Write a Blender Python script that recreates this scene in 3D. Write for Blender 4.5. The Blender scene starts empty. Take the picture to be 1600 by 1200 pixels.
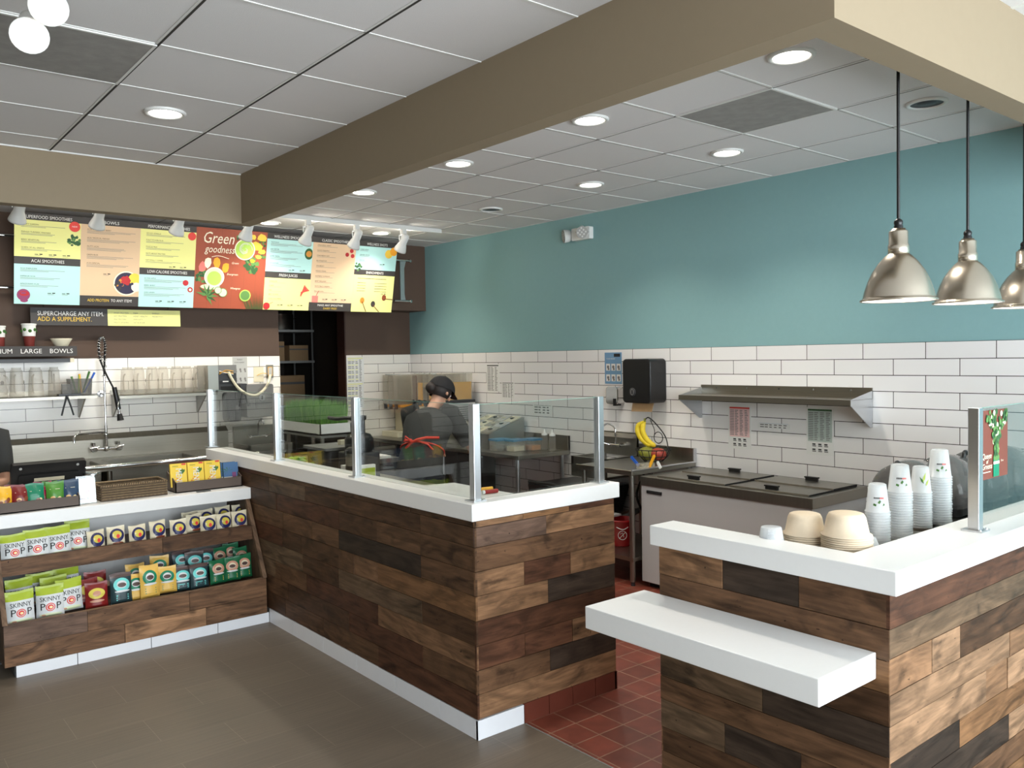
import bpy, math, random
from math import pi, sin, cos, radians as R
from mathutils import Vector as V, Matrix, noise as NZ
random.seed(7)
S = bpy.context.scene
COL = S.collection

# ------------------------------------------------------------ camera, world, exposure
FPX = 1314.17
YAW, PITCH, ROLL, CH = R(39.1934), R(-1.85745), R(-0.96343), 1.725
_fwd = V((sin(YAW)*cos(PITCH), cos(YAW)*cos(PITCH), sin(PITCH)))
_rt = V((cos(YAW), -sin(YAW), 0)); _up = _rt.cross(_fwd)
RT = _rt*cos(ROLL)+_up*sin(ROLL); UP = _up*cos(ROLL)-_rt*sin(ROLL)
CAM = V((0, 0, CH))
cd = bpy.data.cameras.new('camera'); cam = bpy.data.objects.new('camera', cd); COL.objects.link(cam)
cam.matrix_world = Matrix(((RT.x, UP.x, -_fwd.x, 0), (RT.y, UP.y, -_fwd.y, 0), (RT.z, UP.z, -_fwd.z, CH), (0, 0, 0, 1)))
cd.sensor_fit = 'HORIZONTAL'; cd.sensor_width = 36; cd.lens = 36*FPX/1600; cd.clip_start = .05
S.camera = cam
S.view_settings.view_transform = 'Standard'; S.view_settings.look = 'None'
S.view_settings.gamma = 1; S.view_settings.use_curve_mapping = False
S.view_settings.exposure = 0.14
w = bpy.data.worlds.new('daylight'); S.world = w; w.use_nodes = True
bgn = w.node_tree.nodes['Background']; bgn.inputs[0].default_value = (.90, .94, 1, 1); bgn.inputs[1].default_value = 14.5

def area(name, loc, rot, sx, sy, power, col=(1, 1, 1), portal=False):
    l = bpy.data.lights.new(name, 'AREA'); l.shape = 'RECTANGLE'; l.size = sx; l.size_y = sy; l.energy = power; l.color = col
    if portal: l.cycles.is_portal = True
    o = bpy.data.objects.new(name, l); COL.objects.link(o); o.location = loc; o.rotation_euler = rot; return o
area('window_portal', (1.9, -2.95, 1.5), (R(90), 0, 0), 6.8, 2.9, 1, portal=True)

def P(ax, val, px, py):
    """point of the world plane ax=val seen at a pixel of the photograph"""
    d = _fwd+RT*((px-800)/FPX)-UP*((py-600)/FPX)
    i = 'xyz'.index(ax); return CAM+d*((val-CAM[i])/d[i])

# ------------------------------------------------------------ materials
def lin(c):
    return tuple((x/255/12.92 if x/255 <= .04045 else ((x/255+.055)/1.055)**2.4) for x in c)
def mat(name, col=(.5, .5, .5), rough=.5, metal=0, spec=.5, nscale=0, namt=.15, bump=0, trans=0, ior=1.45, alpha=1, emit=None, estr=0, stretch=None, coat=0, srgb=True, aniso=0):
    m = bpy.data.materials.new(name); m.use_nodes = True; nt = m.node_tree; b = nt.nodes['Principled BSDF']
    c = lin(col) if srgb and max(col) > 1 else col
    b.inputs['Base Color'].default_value = (*c, 1); b.inputs['Roughness'].default_value = rough; b.inputs['Metallic'].default_value = metal
    b.inputs['Specular IOR Level'].default_value = spec; b.inputs['IOR'].default_value = ior
    b.inputs['Transmission Weight'].default_value = trans; b.inputs['Alpha'].default_value = alpha; b.inputs['Coat Weight'].default_value = coat
    if aniso: b.inputs['Anisotropic'].default_value = aniso
    if emit: b.inputs['Emission Color'].default_value = (*emit, 1); b.inputs['Emission Strength'].default_value = estr
    if nscale:
        tc = nt.nodes.new('ShaderNodeTexCoord'); mp = nt.nodes.new('ShaderNodeMapping'); n = nt.nodes.new('ShaderNodeTexNoise')
        n.inputs['Scale'].default_value = nscale; n.inputs['Detail'].default_value = 4
        if stretch: mp.inputs['Scale'].default_value = stretch
        nt.links.new(tc.outputs['Object'], mp.inputs[0]); nt.links.new(mp.outputs[0], n.inputs['Vector'])
        mx = nt.nodes.new('ShaderNodeMix'); mx.data_type = 'RGBA'
        mx.inputs[6].default_value = (*[x*(1-namt) for x in c], 1); mx.inputs[7].default_value = (*[min(1, x*(1+namt)) for x in c], 1)
        nt.links.new(n.outputs[0], mx.inputs[0]); nt.links.new(mx.outputs[2], b.inputs['Base Color'])
        if bump:
            bp = nt.nodes.new('ShaderNodeBump'); bp.inputs['Strength'].default_value = bump; bp.inputs['Distance'].default_value = .004
            nt.links.new(n.outputs[0], bp.inputs['Height']); nt.links.new(bp.outputs[0], b.inputs['Normal'])
    return m
def brick_mat(name, au, av, off, w_, h_, mort, c1, c2, cm, rough=.25, offset=.5, streak=0, bump=.25, tone=0):
    m = bpy.data.materials.new(name); m.use_nodes = True; nt = m.node_tree; b = nt.nodes['Principled BSDF']; L = nt.links.new; N = nt.nodes.new
    tc = N('ShaderNodeNewGeometry'); sx = N('ShaderNodeSeparateXYZ'); L(tc.outputs['Position'], sx.inputs[0])
    cx = N('ShaderNodeCombineXYZ'); L(sx.outputs['XYZ'.index(au)], cx.inputs[0]); L(sx.outputs['XYZ'.index(av)], cx.inputs[1])
    mp = N('ShaderNodeMapping'); mp.inputs['Location'].default_value = (*off, 0); L(cx.outputs[0], mp.inputs[0])
    br = N('ShaderNodeTexBrick'); br.offset = offset; br.offset_frequency = 2; br.squash = 1
    br.inputs['Scale'].default_value = 1; br.inputs['Mortar Size'].default_value = mort; br.inputs['Mortar Smooth'].default_value = .15
    br.inputs['Brick Width'].default_value = w_; br.inputs['Row Height'].default_value = h_; br.inputs['Bias'].default_value = 0
    br.inputs['Color1'].default_value = (*lin(c1), 1); br.inputs['Color2'].default_value = (*lin(c2), 1); br.inputs['Mortar'].default_value = (*lin(cm), 1)
    L(mp.outputs[0], br.inputs['Vector']); out = br.outputs['Color']
    if streak:
        n = N('ShaderNodeTexNoise'); n.inputs['Scale'].default_value = 1; n.inputs['Detail'].default_value = 5
        m2 = N('ShaderNodeMapping'); m2.inputs['Scale'].default_value = (2.5, 90, 1); L(cx.outputs[0], m2.inputs[0]); L(m2.outputs[0], n.inputs['Vector'])
        mr = N('ShaderNodeMapRange'); mr.inputs[1].default_value = .3; mr.inputs[2].default_value = .7; mr.inputs[3].default_value = 1-streak; mr.inputs[4].default_value = 1+streak; L(n.outputs[0], mr.inputs[0])
        mx = N('ShaderNodeMix'); mx.data_type = 'RGBA'; mx.blend_type = 'MULTIPLY'; mx.inputs[0].default_value = 1
        L(out, mx.inputs[6]); L(mr.outputs[0], mx.inputs[7]); out = mx.outputs[2]
    if tone:
        n = N('ShaderNodeTexNoise'); n.inputs['Scale'].default_value = 9; L(cx.outputs[0], n.inputs['Vector'])
        mr = N('ShaderNodeMapRange'); mr.inputs[1].default_value = .3; mr.inputs[2].default_value = .7; mr.inputs[3].default_value = 1-tone; mr.inputs[4].default_value = 1+tone; L(n.outputs[0], mr.inputs[0])
        mx = N('ShaderNodeMix'); mx.data_type = 'RGBA'; mx.blend_type = 'MULTIPLY'; mx.inputs[0].default_value = 1
        L(out, mx.inputs[6]); L(mr.outputs[0], mx.inputs[7]); out = mx.outputs[2]
    L(out, b.inputs['Base Color']); b.inputs['Roughness'].default_value = rough
    bp = N('ShaderNodeBump'); bp.inputs['Strength'].default_value = bump; bp.inputs['Distance'].default_value = .003; bp.invert = True
    L(br.outputs['Fac'], bp.inputs['Height']); L(bp.outputs[0], b.inputs['Normal'])
    return m
def wood_mat(name='reclaimed_wood'):
    m = bpy.data.materials.new(name); m.use_nodes = True; nt = m.node_tree; b = nt.nodes['Principled BSDF']; L = nt.links.new; N = nt.nodes.new
    uv = N('ShaderNodeUVMap'); uv.uv_map = 'UVMap'; at = N('ShaderNodeAttribute'); at.attribute_name = 'tone'
    def nz(sc, s, d, dist=0):
        mp = N('ShaderNodeMapping'); mp.inputs['Scale'].default_value = (*sc, 1); L(uv.outputs[0], mp.inputs[0])
        n = N('ShaderNodeTexNoise'); n.inputs['Scale'].default_value = s; n.inputs['Detail'].default_value = d; n.inputs['Distortion'].default_value = dist; L(mp.outputs[0], n.inputs['Vector']); return n.outputs[0]
    def rng(x, a, b_, c, d):
        r = N('ShaderNodeMapRange'); r.inputs[1].default_value = a; r.inputs[2].default_value = b_; r.inputs[3].default_value = c; r.inputs[4].default_value = d; L(x, r.inputs[0]); return r.outputs[0]
    def mul(a, f, fac=None):
        x = N('ShaderNodeMix'); x.data_type = 'RGBA'; x.blend_type = 'MULTIPLY'; x.inputs[0].default_value = 1; L(a, x.inputs[6]); L(f, x.inputs[7]); return x.outputs[2]
    g1 = rng(nz((4, 70), 1, 8, .8), .3, .7, .76, 1.2)      # fine grain
    g2 = rng(nz((2.4, 8), 1.2, 5, 2.2), .34, .66, .62, 1.3)   # broad figure
    g3 = rng(nz((2.2, 6), 1.5, 6, 1.5), .56, .70, 1, .40)  # dark stains
    g4 = rng(nz((22, 30), 1.5, 2, 0), .72, .76, 1, .25)     # nail holes and knots
    c = mul(mul(mul(mul(at.outputs['Color'], g1), g2), g3), g4)
    L(c, b.inputs['Base Color']); b.inputs['Roughness'].default_value = .52; b.inputs['Specular IOR Level'].default_value = .2
    bp = N('ShaderNodeBump'); bp.inputs['Strength'].default_value = .25; bp.inputs['Distance'].default_value = .002; L(g1, bp.inputs['Height']); L(bp.outputs[0], b.inputs['Normal'])
    return m
def glass_mat(name, tint=(.8, .86, .84), refl=1.0, rough=0):
    """thin sheet glass: what is behind stays in place, sharp mirror by Fresnel"""
    m = bpy.data.materials.new(name); m.use_nodes = True; nt = m.node_tree; L = nt.links.new; N = nt.nodes.new
    nt.nodes.remove(nt.nodes['Principled BSDF']); out = nt.nodes['Material Output']
    t = N('ShaderNodeBsdfTransparent'); t.inputs[0].default_value = (*tint, 1); g = N('ShaderNodeBsdfGlossy'); g.inputs['Roughness'].default_value = rough
    g.inputs[0].default_value = (refl, refl, refl, 1)
    lw = N('ShaderNodeLayerWeight'); lw.inputs[0].default_value = .5; pw = N('ShaderNodeMath'); pw.operation = 'POWER'; pw.inputs[1].default_value = 5; L(lw.outputs['Facing'], pw.inputs[0]); f = N('ShaderNodeMath'); f.operation = 'MULTIPLY_ADD'; f.inputs[1].default_value = .96; f.inputs[2].default_value = .04; L(pw.outputs[0], f.inputs[0]); mx = N('ShaderNodeMixShader'); L(f.outputs[0], mx.inputs[0]); L(t.outputs[0], mx.inputs[1]); L(g.outputs[0], mx.inputs[2]); L(mx.outputs[0], out.inputs[0])
    return m
def frost_mat(name, col, a=.5, rough=.35):
    """cloudy clear plastic"""
    m = bpy.data.materials.new(name); m.use_nodes = True; nt = m.node_tree; L = nt.links.new; N = nt.nodes.new
    b = nt.nodes['Principled BSDF']; out = nt.nodes['Material Output']; b.inputs['Base Color'].default_value = (*lin(col), 1); b.inputs['Roughness'].default_value = rough
    t = N('ShaderNodeBsdfTransparent'); t.inputs[0].default_value = (*[min(1, x*.3+.7) for x in lin(col)], 1)
    lw = N('ShaderNodeLayerWeight'); lw.inputs[0].default_value = .35; mr = N('ShaderNodeMapRange'); mr.inputs[3].default_value = a*.6; mr.inputs[4].default_value = min(1, a*1.7); L(lw.outputs['Facing'], mr.inputs[0])
    mx = N('ShaderNodeMixShader'); L(mr.outputs[0], mx.inputs[0]); L(t.outputs[0], mx.inputs[1]); L(b.outputs[0], mx.inputs[2]); L(mx.outputs[0], out.inputs[0])
    return m

M = {}
M['white'] = mat('white_solid_surface', (228, 228, 226), .32, nscale=60, namt=.015)
M['tan'] = mat('tan_wall_paint', (141, 126, 103), .75, nscale=25, namt=.03, bump=.05)
M['teal'] = mat('teal_wall_paint', (134, 173, 174), .7, nscale=30, namt=.03, bump=.05)
M['brown'] = mat('brown_wall_paint', (88, 69, 57), .7, nscale=30, namt=.04, bump=.05)
M['ceil'] = mat('ceiling_panel', (220, 218, 217), .9, nscale=220, namt=.05, bump=.15)
M['tbar'] = mat('ceiling_grid_white', (222, 222, 218), .6)
M['gap'] = mat('ceiling_gap_dark', (58, 55, 50), .9)
M['grille'] = mat('perforated_return_panel', (150, 148, 144), .8, nscale=14, namt=.25)
M['floor'] = brick_mat('grey_linear_floor_tile', 'X', 'Y', (.32, .016), .58, .284, .0013, (103, 93, 80), (98, 88, 76), (124, 114, 101), .42, .5, streak=.13, bump=.1)
M['quarry'] = brick_mat('red_quarry_tile', 'X', 'Y', (-.012, -.03), .1565, .1565, .0034, (112, 52, 38), (92, 43, 31), (126, 94, 76), .45, 0, tone=.2, bump=.4)
M['tile_r'] = brick_mat('white_wall_tile_right', 'Y', 'Z', (.228, .011), .41, .105, .0025, (238, 236, 234), (232, 230, 228), (62, 54, 48), .2, .5)
M['tile_b'] = brick_mat('white_wall_tile_back', 'X', 'Z', (.144, .011), .41, .105, .0025, (238, 233, 224), (232, 227, 218), (74, 64, 54), .2, .5)
M['tile_c'] = brick_mat('white_wall_tile_corner', 'X', 'Z', (.029, .011), .41, .105, .0025, (238, 233, 224), (232, 227, 218), (74, 64, 54), .2, .5)
M['quarrybase'] = mat('red_quarry_base', (98, 48, 36), .4, nscale=12, namt=.15)
M['basetile'] = mat('white_base_tile', (222, 224, 228), .25, nscale=20, namt=.02)
M['grout'] = mat('grey_grout', (120, 118, 114), .9)
M['wood'] = wood_mat()
M['steel'] = mat('brushed_stainless', (152, 147, 136), .36, 1, nscale=3, namt=.12, stretch=(1, 1, 40))
M['steelh'] = mat('brushed_stainless_top', (150, 145, 134), .3, 1, nscale=2, namt=.15, stretch=(30, 1, 1))
M['darksteel'] = mat('stainless_cross_grain', (158, 156, 148), .34, 1, nscale=2, namt=.12, stretch=(1, 30, 1))  # plain stainless with its grain run another way
M['chrome'] = mat('chrome', (215, 215, 215), .08, 1)
M['alu'] = mat('satin_aluminium', (205, 207, 210), .32, 1, nscale=3, namt=.05, stretch=(1, 1, 60))
M['glass'] = glass_mat('sneeze_guard_glass', (.84, .86, .85))
M['winglass'] = glass_mat('window_glass', (.93, .95, .95))
M['edge'] = mat('glass_edge_green', (120, 165, 150), .15, 0)
M['black'] = mat('black_plastic', (22, 22, 23), .35)
M['blackm'] = mat('matte_black', (18, 17, 17), .7)
M['dark'] = mat('dark_grey_plastic', (52, 52, 54), .4)
M['grey'] = mat('mid_grey_plastic', (112, 112, 110), .45)
M['lgrey'] = mat('light_grey_enamel', (176, 176, 172), .4, nscale=8, namt=.03)
M['paper'] = mat('white_paper', (226, 226, 222), .8)
M['ink'] = mat('black_ink', (38, 36, 36), .8)
M['grayink'] = mat('grey_ink', (120, 118, 116), .8)
M['cream'] = mat('cream_plastic', (212, 204, 178), .45)
M['red'] = mat('red_plastic', (150, 18, 22), .35)
M['redprint'] = mat('red_print', (214, 66, 58), .6)
M['blue'] = mat('blue_plastic', (32, 84, 176), .35)
M['yellow'] = mat('yellow_plastic', (240, 176, 40), .35)
M['lamp'] = mat('lamp_glow', (255, 255, 250), .5, emit=(1, .95, .86), estr=9)
M['whitem'] = mat('white_enamel', (226, 226, 222), .35)
M['backroom'] = mat('back_room_wall', (70, 64, 58), .8)
M['kraft'] = mat('kraft_paper', (186, 152, 112), .8, nscale=40, namt=.08)

# ------------------------------------------------------------ mesh builder
class MB:
    def __init__(s): s.v = []; s.f = []; s.mi = []; s.mats = []; s.sm = []; s.uv = {}; s.col = {}; s.T = None
    def idx(s, m):
        if m not in s.mats: s.mats.append(m)
        return s.mats.index(m)
    def add(s, vs, fs, m, smooth=False, uvs=None, cols=None):
        b = len(s.v); T = s.T
        s.v += [(T @ V(p))[:] if T else tuple(p) for p in vs]
        i = s.idx(M[m] if isinstance(m, str) else m)
        for k, f in enumerate(fs):
            if uvs: s.uv[len(s.f)] = uvs[k]
            if cols: s.col[len(s.f)] = cols[k]
            s.f.append([b+q for q in f]); s.mi.append(i); s.sm.append(smooth)
        return s
    def box(s, a, b, m):
        x0, y0, z0 = [min(a[i], b[i]) for i in range(3)]; x1, y1, z1 = [max(a[i], b[i]) for i in range(3)]
        return s.add([(x0, y0, z0), (x1, y0, z0), (x1, y1, z0), (x0, y1, z0), (x0, y0, z1), (x1, y0, z1), (x1, y1, z1), (x0, y1, z1)],
                     [(3, 2, 1, 0), (4, 5, 6, 7), (0, 1, 5, 4), (1, 2, 6, 5), (2, 3, 7, 6), (3, 0, 4, 7)], m)
    def rbox(s, a, b, m, r=.01, ax='z', n=4):
        """box with rounded edges along one axis"""
        k = 'xyz'.index(ax); i, j = [q for q in range(3) if q != k]
        a, b = [min(a[q], b[q]) for q in range(3)], [max(a[q], b[q]) for q in range(3)]
        pts = []
        for cx, cy, st in ((b[i]-r, b[j]-r, 0), (a[i]+r, b[j]-r, 1), (a[i]+r, a[j]+r, 2), (b[i]-r, a[j]+r, 3)):
            for q in range(n+1):
                t = (st+q/n)*pi/2; p = [0, 0, 0]; p[i] = cx+r*cos(t); p[j] = cy+r*sin(t); p[k] = a[k]; pts.append(p)
        v = [0, 0, 0]; v[k] = b[k]-a[k]; return s.prism(pts, v, m)
    def prism(s, pts, vec, m, smooth=False):
        n = len(pts); vec = V(vec); p2 = [tuple(V(p)+vec) for p in pts]
        fs = [tuple(range(n)), tuple(range(2*n-1, n-1, -1))]+[((i+1) % n, i, n+i, n+(i+1) % n) for i in range(n)]
        return s.add([tuple(p) for p in pts]+p2, fs, m, smooth)
    def quad(s, a, b, c, d, m): return s.add([a, b, c, d], [(0, 1, 2, 3)], m)
    def cyl(s, p0, p1, r0, m, r1=None, n=16, caps=True, smooth=True):
        r1 = r0 if r1 is None else r1; p0 = V(p0); p1 = V(p1); d = (p1-p0).normalized()
        a = d.orthogonal().normalized(); b = d.cross(a); vs = []
        for p, r in ((p0, r0), (p1, r1)):
            for i in range(n): t = 2*pi*i/n; vs.append(tuple(p+(a*cos(t)+b*sin(t))*r))
        s.add(vs, [(i, (i+1) % n, n+(i+1) % n, n+i) for i in range(n)], m, smooth)
        if caps: s.add(vs[:n], [tuple(range(n-1, -1, -1))], m); s.add(vs[n:], [tuple(range(n))], m)
        return s
    def lathe(s, prof, c, m, n=24, cap0=False, cap1=False, ax=None, smooth=True):
        c = V(c); Q = ax.to_track_quat('Z', 'Y').to_matrix() if ax else Matrix.Identity(3); vs = []; K = len(prof)
        for r, z in prof:
            for i in range(n): t = 2*pi*i/n; vs.append(tuple(c+Q @ V((r*cos(t), r*sin(t), z))))
        fs = [(k*n+i, k*n+(i+1) % n, (k+1)*n+(i+1) % n, (k+1)*n+i) for k in range(K-1) for i in range(n)]
        s.add(vs, fs, m, smooth)
        if cap0: s.add(vs[:n], [tuple(range(n-1, -1, -1))], m)
        if cap1: s.add(vs[-n:], [tuple(range(n))], m)
        return s
    def tube(s, pts, r, m, n=8, caps=True):
        pts = [V(p) for p in pts]; rr = r if isinstance(r, (list, tuple)) else [r]*len(pts); vs = []; a = None
        for i, p in enumerate(pts):
            d = (pts[min(i+1, len(pts)-1)]-pts[max(i-1, 0)]).normalized()
            a = d.orthogonal().normalized() if a is None else (a-d*a.dot(d)).normalized(); b = d.cross(a)
            for k in range(n): t = 2*pi*k/n; vs.append(tuple(p+(a*cos(t)+b*sin(t))*rr[i]))
        K = len(pts); s.add(vs, [(k*n+i, k*n+(i+1) % n, (k+1)*n+(i+1) % n, (k+1)*n+i) for k in range(K-1) for i in range(n)], m, True)
        if caps: s.add(vs[:n], [tuple(range(n-1, -1, -1))], m); s.add(vs[-n:], [tuple(range(n))], m)
        return s
    def ball(s, c, r, m, n=14, k=9, sc=(1, 1, 1)):
        pr = [(max(1e-4, sin(pi*i/k)), -cos(pi*i/k)) for i in range(k+1)]; vs = []; c = V(c)
        for q, z in pr:
            for i in range(n): t = 2*pi*i/n; vs.append((c.x+r*sc[0]*q*cos(t), c.y+r*sc[1]*q*sin(t), c.z+r*sc[2]*z))
        return s.add(vs, [(j*n+i, j*n+(i+1) % n, (j+1)*n+(i+1) % n, (j+1)*n+i) for j in range(k) for i in range(n)], m, True)
    def disc(s, c, ux, uy, r, m, n=24, ry=None):
        c = V(c); ux = V(ux); uy = V(uy); ry = ry or r
        return s.add([tuple(c+ux*(r*cos(2*pi*i/n))+uy*(ry*sin(2*pi*i/n))) for i in range(n)], [tuple(range(n))], m)
    def text(s, txt, org, ux, uy, size, m, align='LEFT', shear=0, wmax=None, fn=None, sx=1):
        """flat lettering: org = baseline start, ux/uy unit directions"""
        vs, fs = glyphs(txt, align, shear)
        if not vs: return s
        wd = max(p[0] for p in vs)-min(p[0] for p in vs); k = size*sx
        if wmax and wd*k > wmax: k = wmax/wd
        org = V(org); ux = V(ux); uy = V(uy)
        pts = [(p[0]*k, p[1]*size) for p in vs]
        s.add([tuple(fn(*p)) if fn else tuple(org+ux*p[0]+uy*p[1]) for p in pts], fs, m); return s
    def build(s, name, parent=None, world=True, bevel=0, loc=None, rot=None, seg=2, origin=None):
        me = bpy.data.meshes.new(name); off = V((0, 0, 0))
        if parent is not None:
            if world:
                q = parent
                while q: off = off+q.location; q = q.parent
        elif loc is None and s.v:
            xs = [p[0] for p in s.v]; ys = [p[1] for p in s.v]; off = V(origin) if origin else V(((min(xs)+max(xs))/2, (min(ys)+max(ys))/2, min(p[2] for p in s.v)))
        me.from_pydata([(p[0]-off.x, p[1]-off.y, p[2]-off.z) for p in s.v], [], s.f)
        for m in s.mats: me.materials.append(m)
        me.polygons.foreach_set('material_index', s.mi); me.polygons.foreach_set('use_smooth', s.sm)
        if s.uv:
            ul = me.uv_layers.new(name='UVMap')
            for fi, u in s.uv.items():
                for li, q in zip(me.polygons[fi].loop_indices, u): ul.data[li].uv = q
        if s.col:
            ca = me.color_attributes.new('tone', 'FLOAT_COLOR', 'CORNER')
            for fi, c in s.col.items():
                for li in me.polygons[fi].loop_indices: ca.data[li].color = (*c, 1)
        me.update(); o = bpy.data.objects.new(name, me); COL.objects.link(o)
        if parent is not None: o.parent = parent
        else: o.location = V(loc) if loc is not None else off
        if rot: o.rotation_euler = rot
        if bevel:
            bm = o.modifiers.new('bevel', 'BEVEL'); bm.width = bevel; bm.segments = seg; bm.limit_method = 'ANGLE'; bm.angle_limit = R(50)
        return o
_gc = {}
def glyphs(txt, align='LEFT', shear=0):
    k = (txt, align, shear)
    if k not in _gc:
        cu = bpy.data.curves.new('lettering', 'FONT'); cu.body = txt; cu.align_x = align; cu.shear = shear; cu.resolution_u = 2
        ob = bpy.data.objects.new('lettering', cu); me = ob.to_mesh()
        _gc[k] = ([tuple(v.co) for v in me.vertices], [tuple(p.vertices) for p in me.polygons]); ob.to_mesh_clear()
        bpy.data.objects.remove(ob); bpy.data.curves.remove(cu)
    return _gc[k]
def tag(o, label=None, cat=None, group=None, kind=None):
    if label: o['label'] = label
    if cat: o['category'] = cat
    if group: o['group'] = group
    if kind: o['kind'] = kind
    return o
def thing(name, label, cat, loc=(0, 0, 0), rotz=0, group=None):
    o = bpy.data.objects.new(name, None); COL.objects.link(o); o.location = loc; o.rotation_euler = (0, 0, rotz); o.empty_display_size = .05
    return tag(o, label, cat, group)
def copy_tree(o, parent=None):
    c = o.copy(); COL.objects.link(c)
    if parent: c.parent = parent
    for ch in list(o.children): copy_tree(ch, c)
    return c
def dup(o, loc, label, group=None, rotz=None):
    c = copy_tree(o); c.location = loc
    if rotz is not None: c.rotation_euler = (0, 0, rotz)
    c['label'] = label
    if group: c['group'] = group
    return c
def struct(mb, name, **k): return tag(mb.build(name, **k), kind='structure')
def arc(c, r, a0, a1, n, u, v_):
    c = V(c); u = V(u); v_ = V(v_); return [c+u*(r*cos(a0+(a1-a0)*i/n))+v_*(r*sin(a0+(a1-a0)*i/n)) for i in range(n+1)]
X3, Y3, Z3 = V((1, 0, 0)), V((0, 1, 0)), V((0, 0, 1))

# wood tones
TN = dict(d=(.095, .056, .034), m=(.145, .088, .054), t=(.255, .160, .098), k=(.052, .040, .033), r=(.110, .055, .035), o=(.22, .130, .070), g=(.165, .120, .082), p=(.135, .095, .078), l=(.33, .225, .150))
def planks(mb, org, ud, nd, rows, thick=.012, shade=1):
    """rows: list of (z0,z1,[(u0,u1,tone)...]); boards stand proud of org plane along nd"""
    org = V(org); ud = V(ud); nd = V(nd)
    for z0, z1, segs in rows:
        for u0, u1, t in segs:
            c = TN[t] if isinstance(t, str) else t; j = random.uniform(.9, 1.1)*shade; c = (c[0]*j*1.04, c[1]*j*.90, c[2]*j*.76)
            th = thick-random.uniform(0, .004); g = .0012
            a = [org+ud*(u0+g)+Z3*(z0+g), org+ud*(u1-g)+Z3*(z0+g), org+ud*(u1-g)+Z3*(z1-g), org+ud*(u0+g)+Z3*(z1-g)]
            vs = a+[p+nd*th for p in a]; ou, ov = random.uniform(0, 50), random.uniform(0, 50)
            def q(u, z): return (ou+u, ov+z)
            uvf = [q(u0, z0), q(u1, z0), q(u1, z1), q(u0, z1)]
            flip = ud.cross(Z3).dot(nd) < 0
            F = [(4, 5, 6, 7), (0, 1, 5, 4), (1, 2, 6, 5), (2, 3, 7, 6), (3, 0, 4, 7)]; U = [uvf, [uvf[0], uvf[1], uvf[1], uvf[0]], [uvf[1], uvf[2], uvf[2], uvf[1]], [uvf[2], uvf[3], uvf[3], uvf[2]], [uvf[3], uvf[0], uvf[0], uvf[3]]]
            if flip: F = [tuple(reversed(f)) for f in F]; U = [list(reversed(u)) for u in U]
            mb.add(vs, F, 'wood', uvs=U, cols=[c]*5)
def wbox(mb, a, b, tone, ax=0):
    """single wooden board with grain along axis ax"""
    x0, y0, z0 = [min(a[i], b[i]) for i in range(3)]; x1, y1, z1 = [max(a[i], b[i]) for i in range(3)]
    vs = [(x0, y0, z0), (x1, y0, z0), (x1, y1, z0), (x0, y1, z0), (x0, y0, z1), (x1, y0, z1), (x1, y1, z1), (x0, y1, z1)]
    F = [(3, 2, 1, 0), (4, 5, 6, 7), (0, 1, 5, 4), (1, 2, 6, 5), (2, 3, 7, 6), (3, 0, 4, 7)]; ou, ov = random.uniform(0, 50), random.uniform(0, 50)
    o2 = [i for i in range(3) if i != ax]
    U = [[(ou+vs[i][ax], ov+vs[i][o2[0]]+vs[i][o2[1]]) for i in f] for f in F]
    mb.add(vs, F, 'wood', uvs=U, cols=[TN[tone] if isinstance(tone, str) else tone]*6)
def wpoly(mb, pts, vec, tone, ax=2):
    n = len(pts); vec = V(vec); vs = [V(p) for p in pts]+[V(p)+vec for p in pts]
    F = [tuple(range(n)), tuple(range(2*n-1, n-1, -1))]+[((i+1) % n, i, n+i, n+(i+1) % n) for i in range(n)]; ou, ov = random.uniform(0, 50), random.uniform(0, 50)
    o2 = [i for i in range(3) if i != ax]
    mb.add([tuple(v) for v in vs], F, 'wood', uvs=[[(ou+vs[i][ax], ov+vs[i][o2[0]]+vs[i][o2[1]]) for i in f] for f in F], cols=[TN[tone]]*len(F))
# ------------------------------------------------------------ the room
XT, YB, ZC = 5.33, 8.42, 2.993
XB = 2.224; BI = 2.322; YN0, YN1 = 1.270, 1.383; ZB = 2.66; YS = 5.606
b = MB(); b.box((-4, -3, -.05), (2.496, 8.42, 0), 'floor'); b.box((2.496, -3, -.05), (5.33, 1.25, 0), 'floor'); struct(b, 'floor')
b = MB(); b.box((2.496, 1.25, -.05), (5.33, 8.42, 0), 'quarry'); b.box((3.2, 8.42, -.05), (5.0, 11.2, 0), 'quarry'); b.box((2.490, 1.25, -.02), (2.497, 3.0, .001), 'grout'); struct(b, 'floor_kitchen')
b = MB(); b.box((-4.1, -3.1, ZC), (5.43, 8.57, ZC+.1), 'ceil'); struct(b, 'ceiling')
# ceiling grids: light bars across, dark reveals along
b = MB()
for k in range(-9, 2):
    x = 1.068+.6*k
    if x < -3.98: continue
    b.box((x-.012, -3, ZC-.003), (x+.004, YS, ZC+.001), 'tbar'); b.box((x-.002, -3, ZC-.0045), (x+.007, YS, ZC), 'gap')
for k in range(-10, 4):
    y = 3.505+.6*k
    b.box((-4, y-.006, ZC-.003), (XB, y+.004, ZC+.001), 'tbar')
    if y < YN0-.1: b.box((XB, y-.011, ZC-.003), (XT, y+.011, ZC+.001), 'tbar')
for k in range(2, 8):
    x = 1.068+.6*k
    if x < XT: b.box((x-.012, -3, ZC-.004), (x+.012, YN0, ZC+.001), 'tbar')
b.box((-4, 5.596, ZC-.008), (XB, YS, ZC), 'tbar')
struct(b, 'trim_1')
b = MB()
for k in range(-2, 4):
    x = 3.548+.592*k
    if BI < x < XT: b.box((x-.006, YN1, ZC-.003), (x+.010, YB, ZC+.001), 'ceil'); b.box((x+.010, YN1, ZC-.0045), (x+.014, YB, ZC), 'grout')
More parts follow.
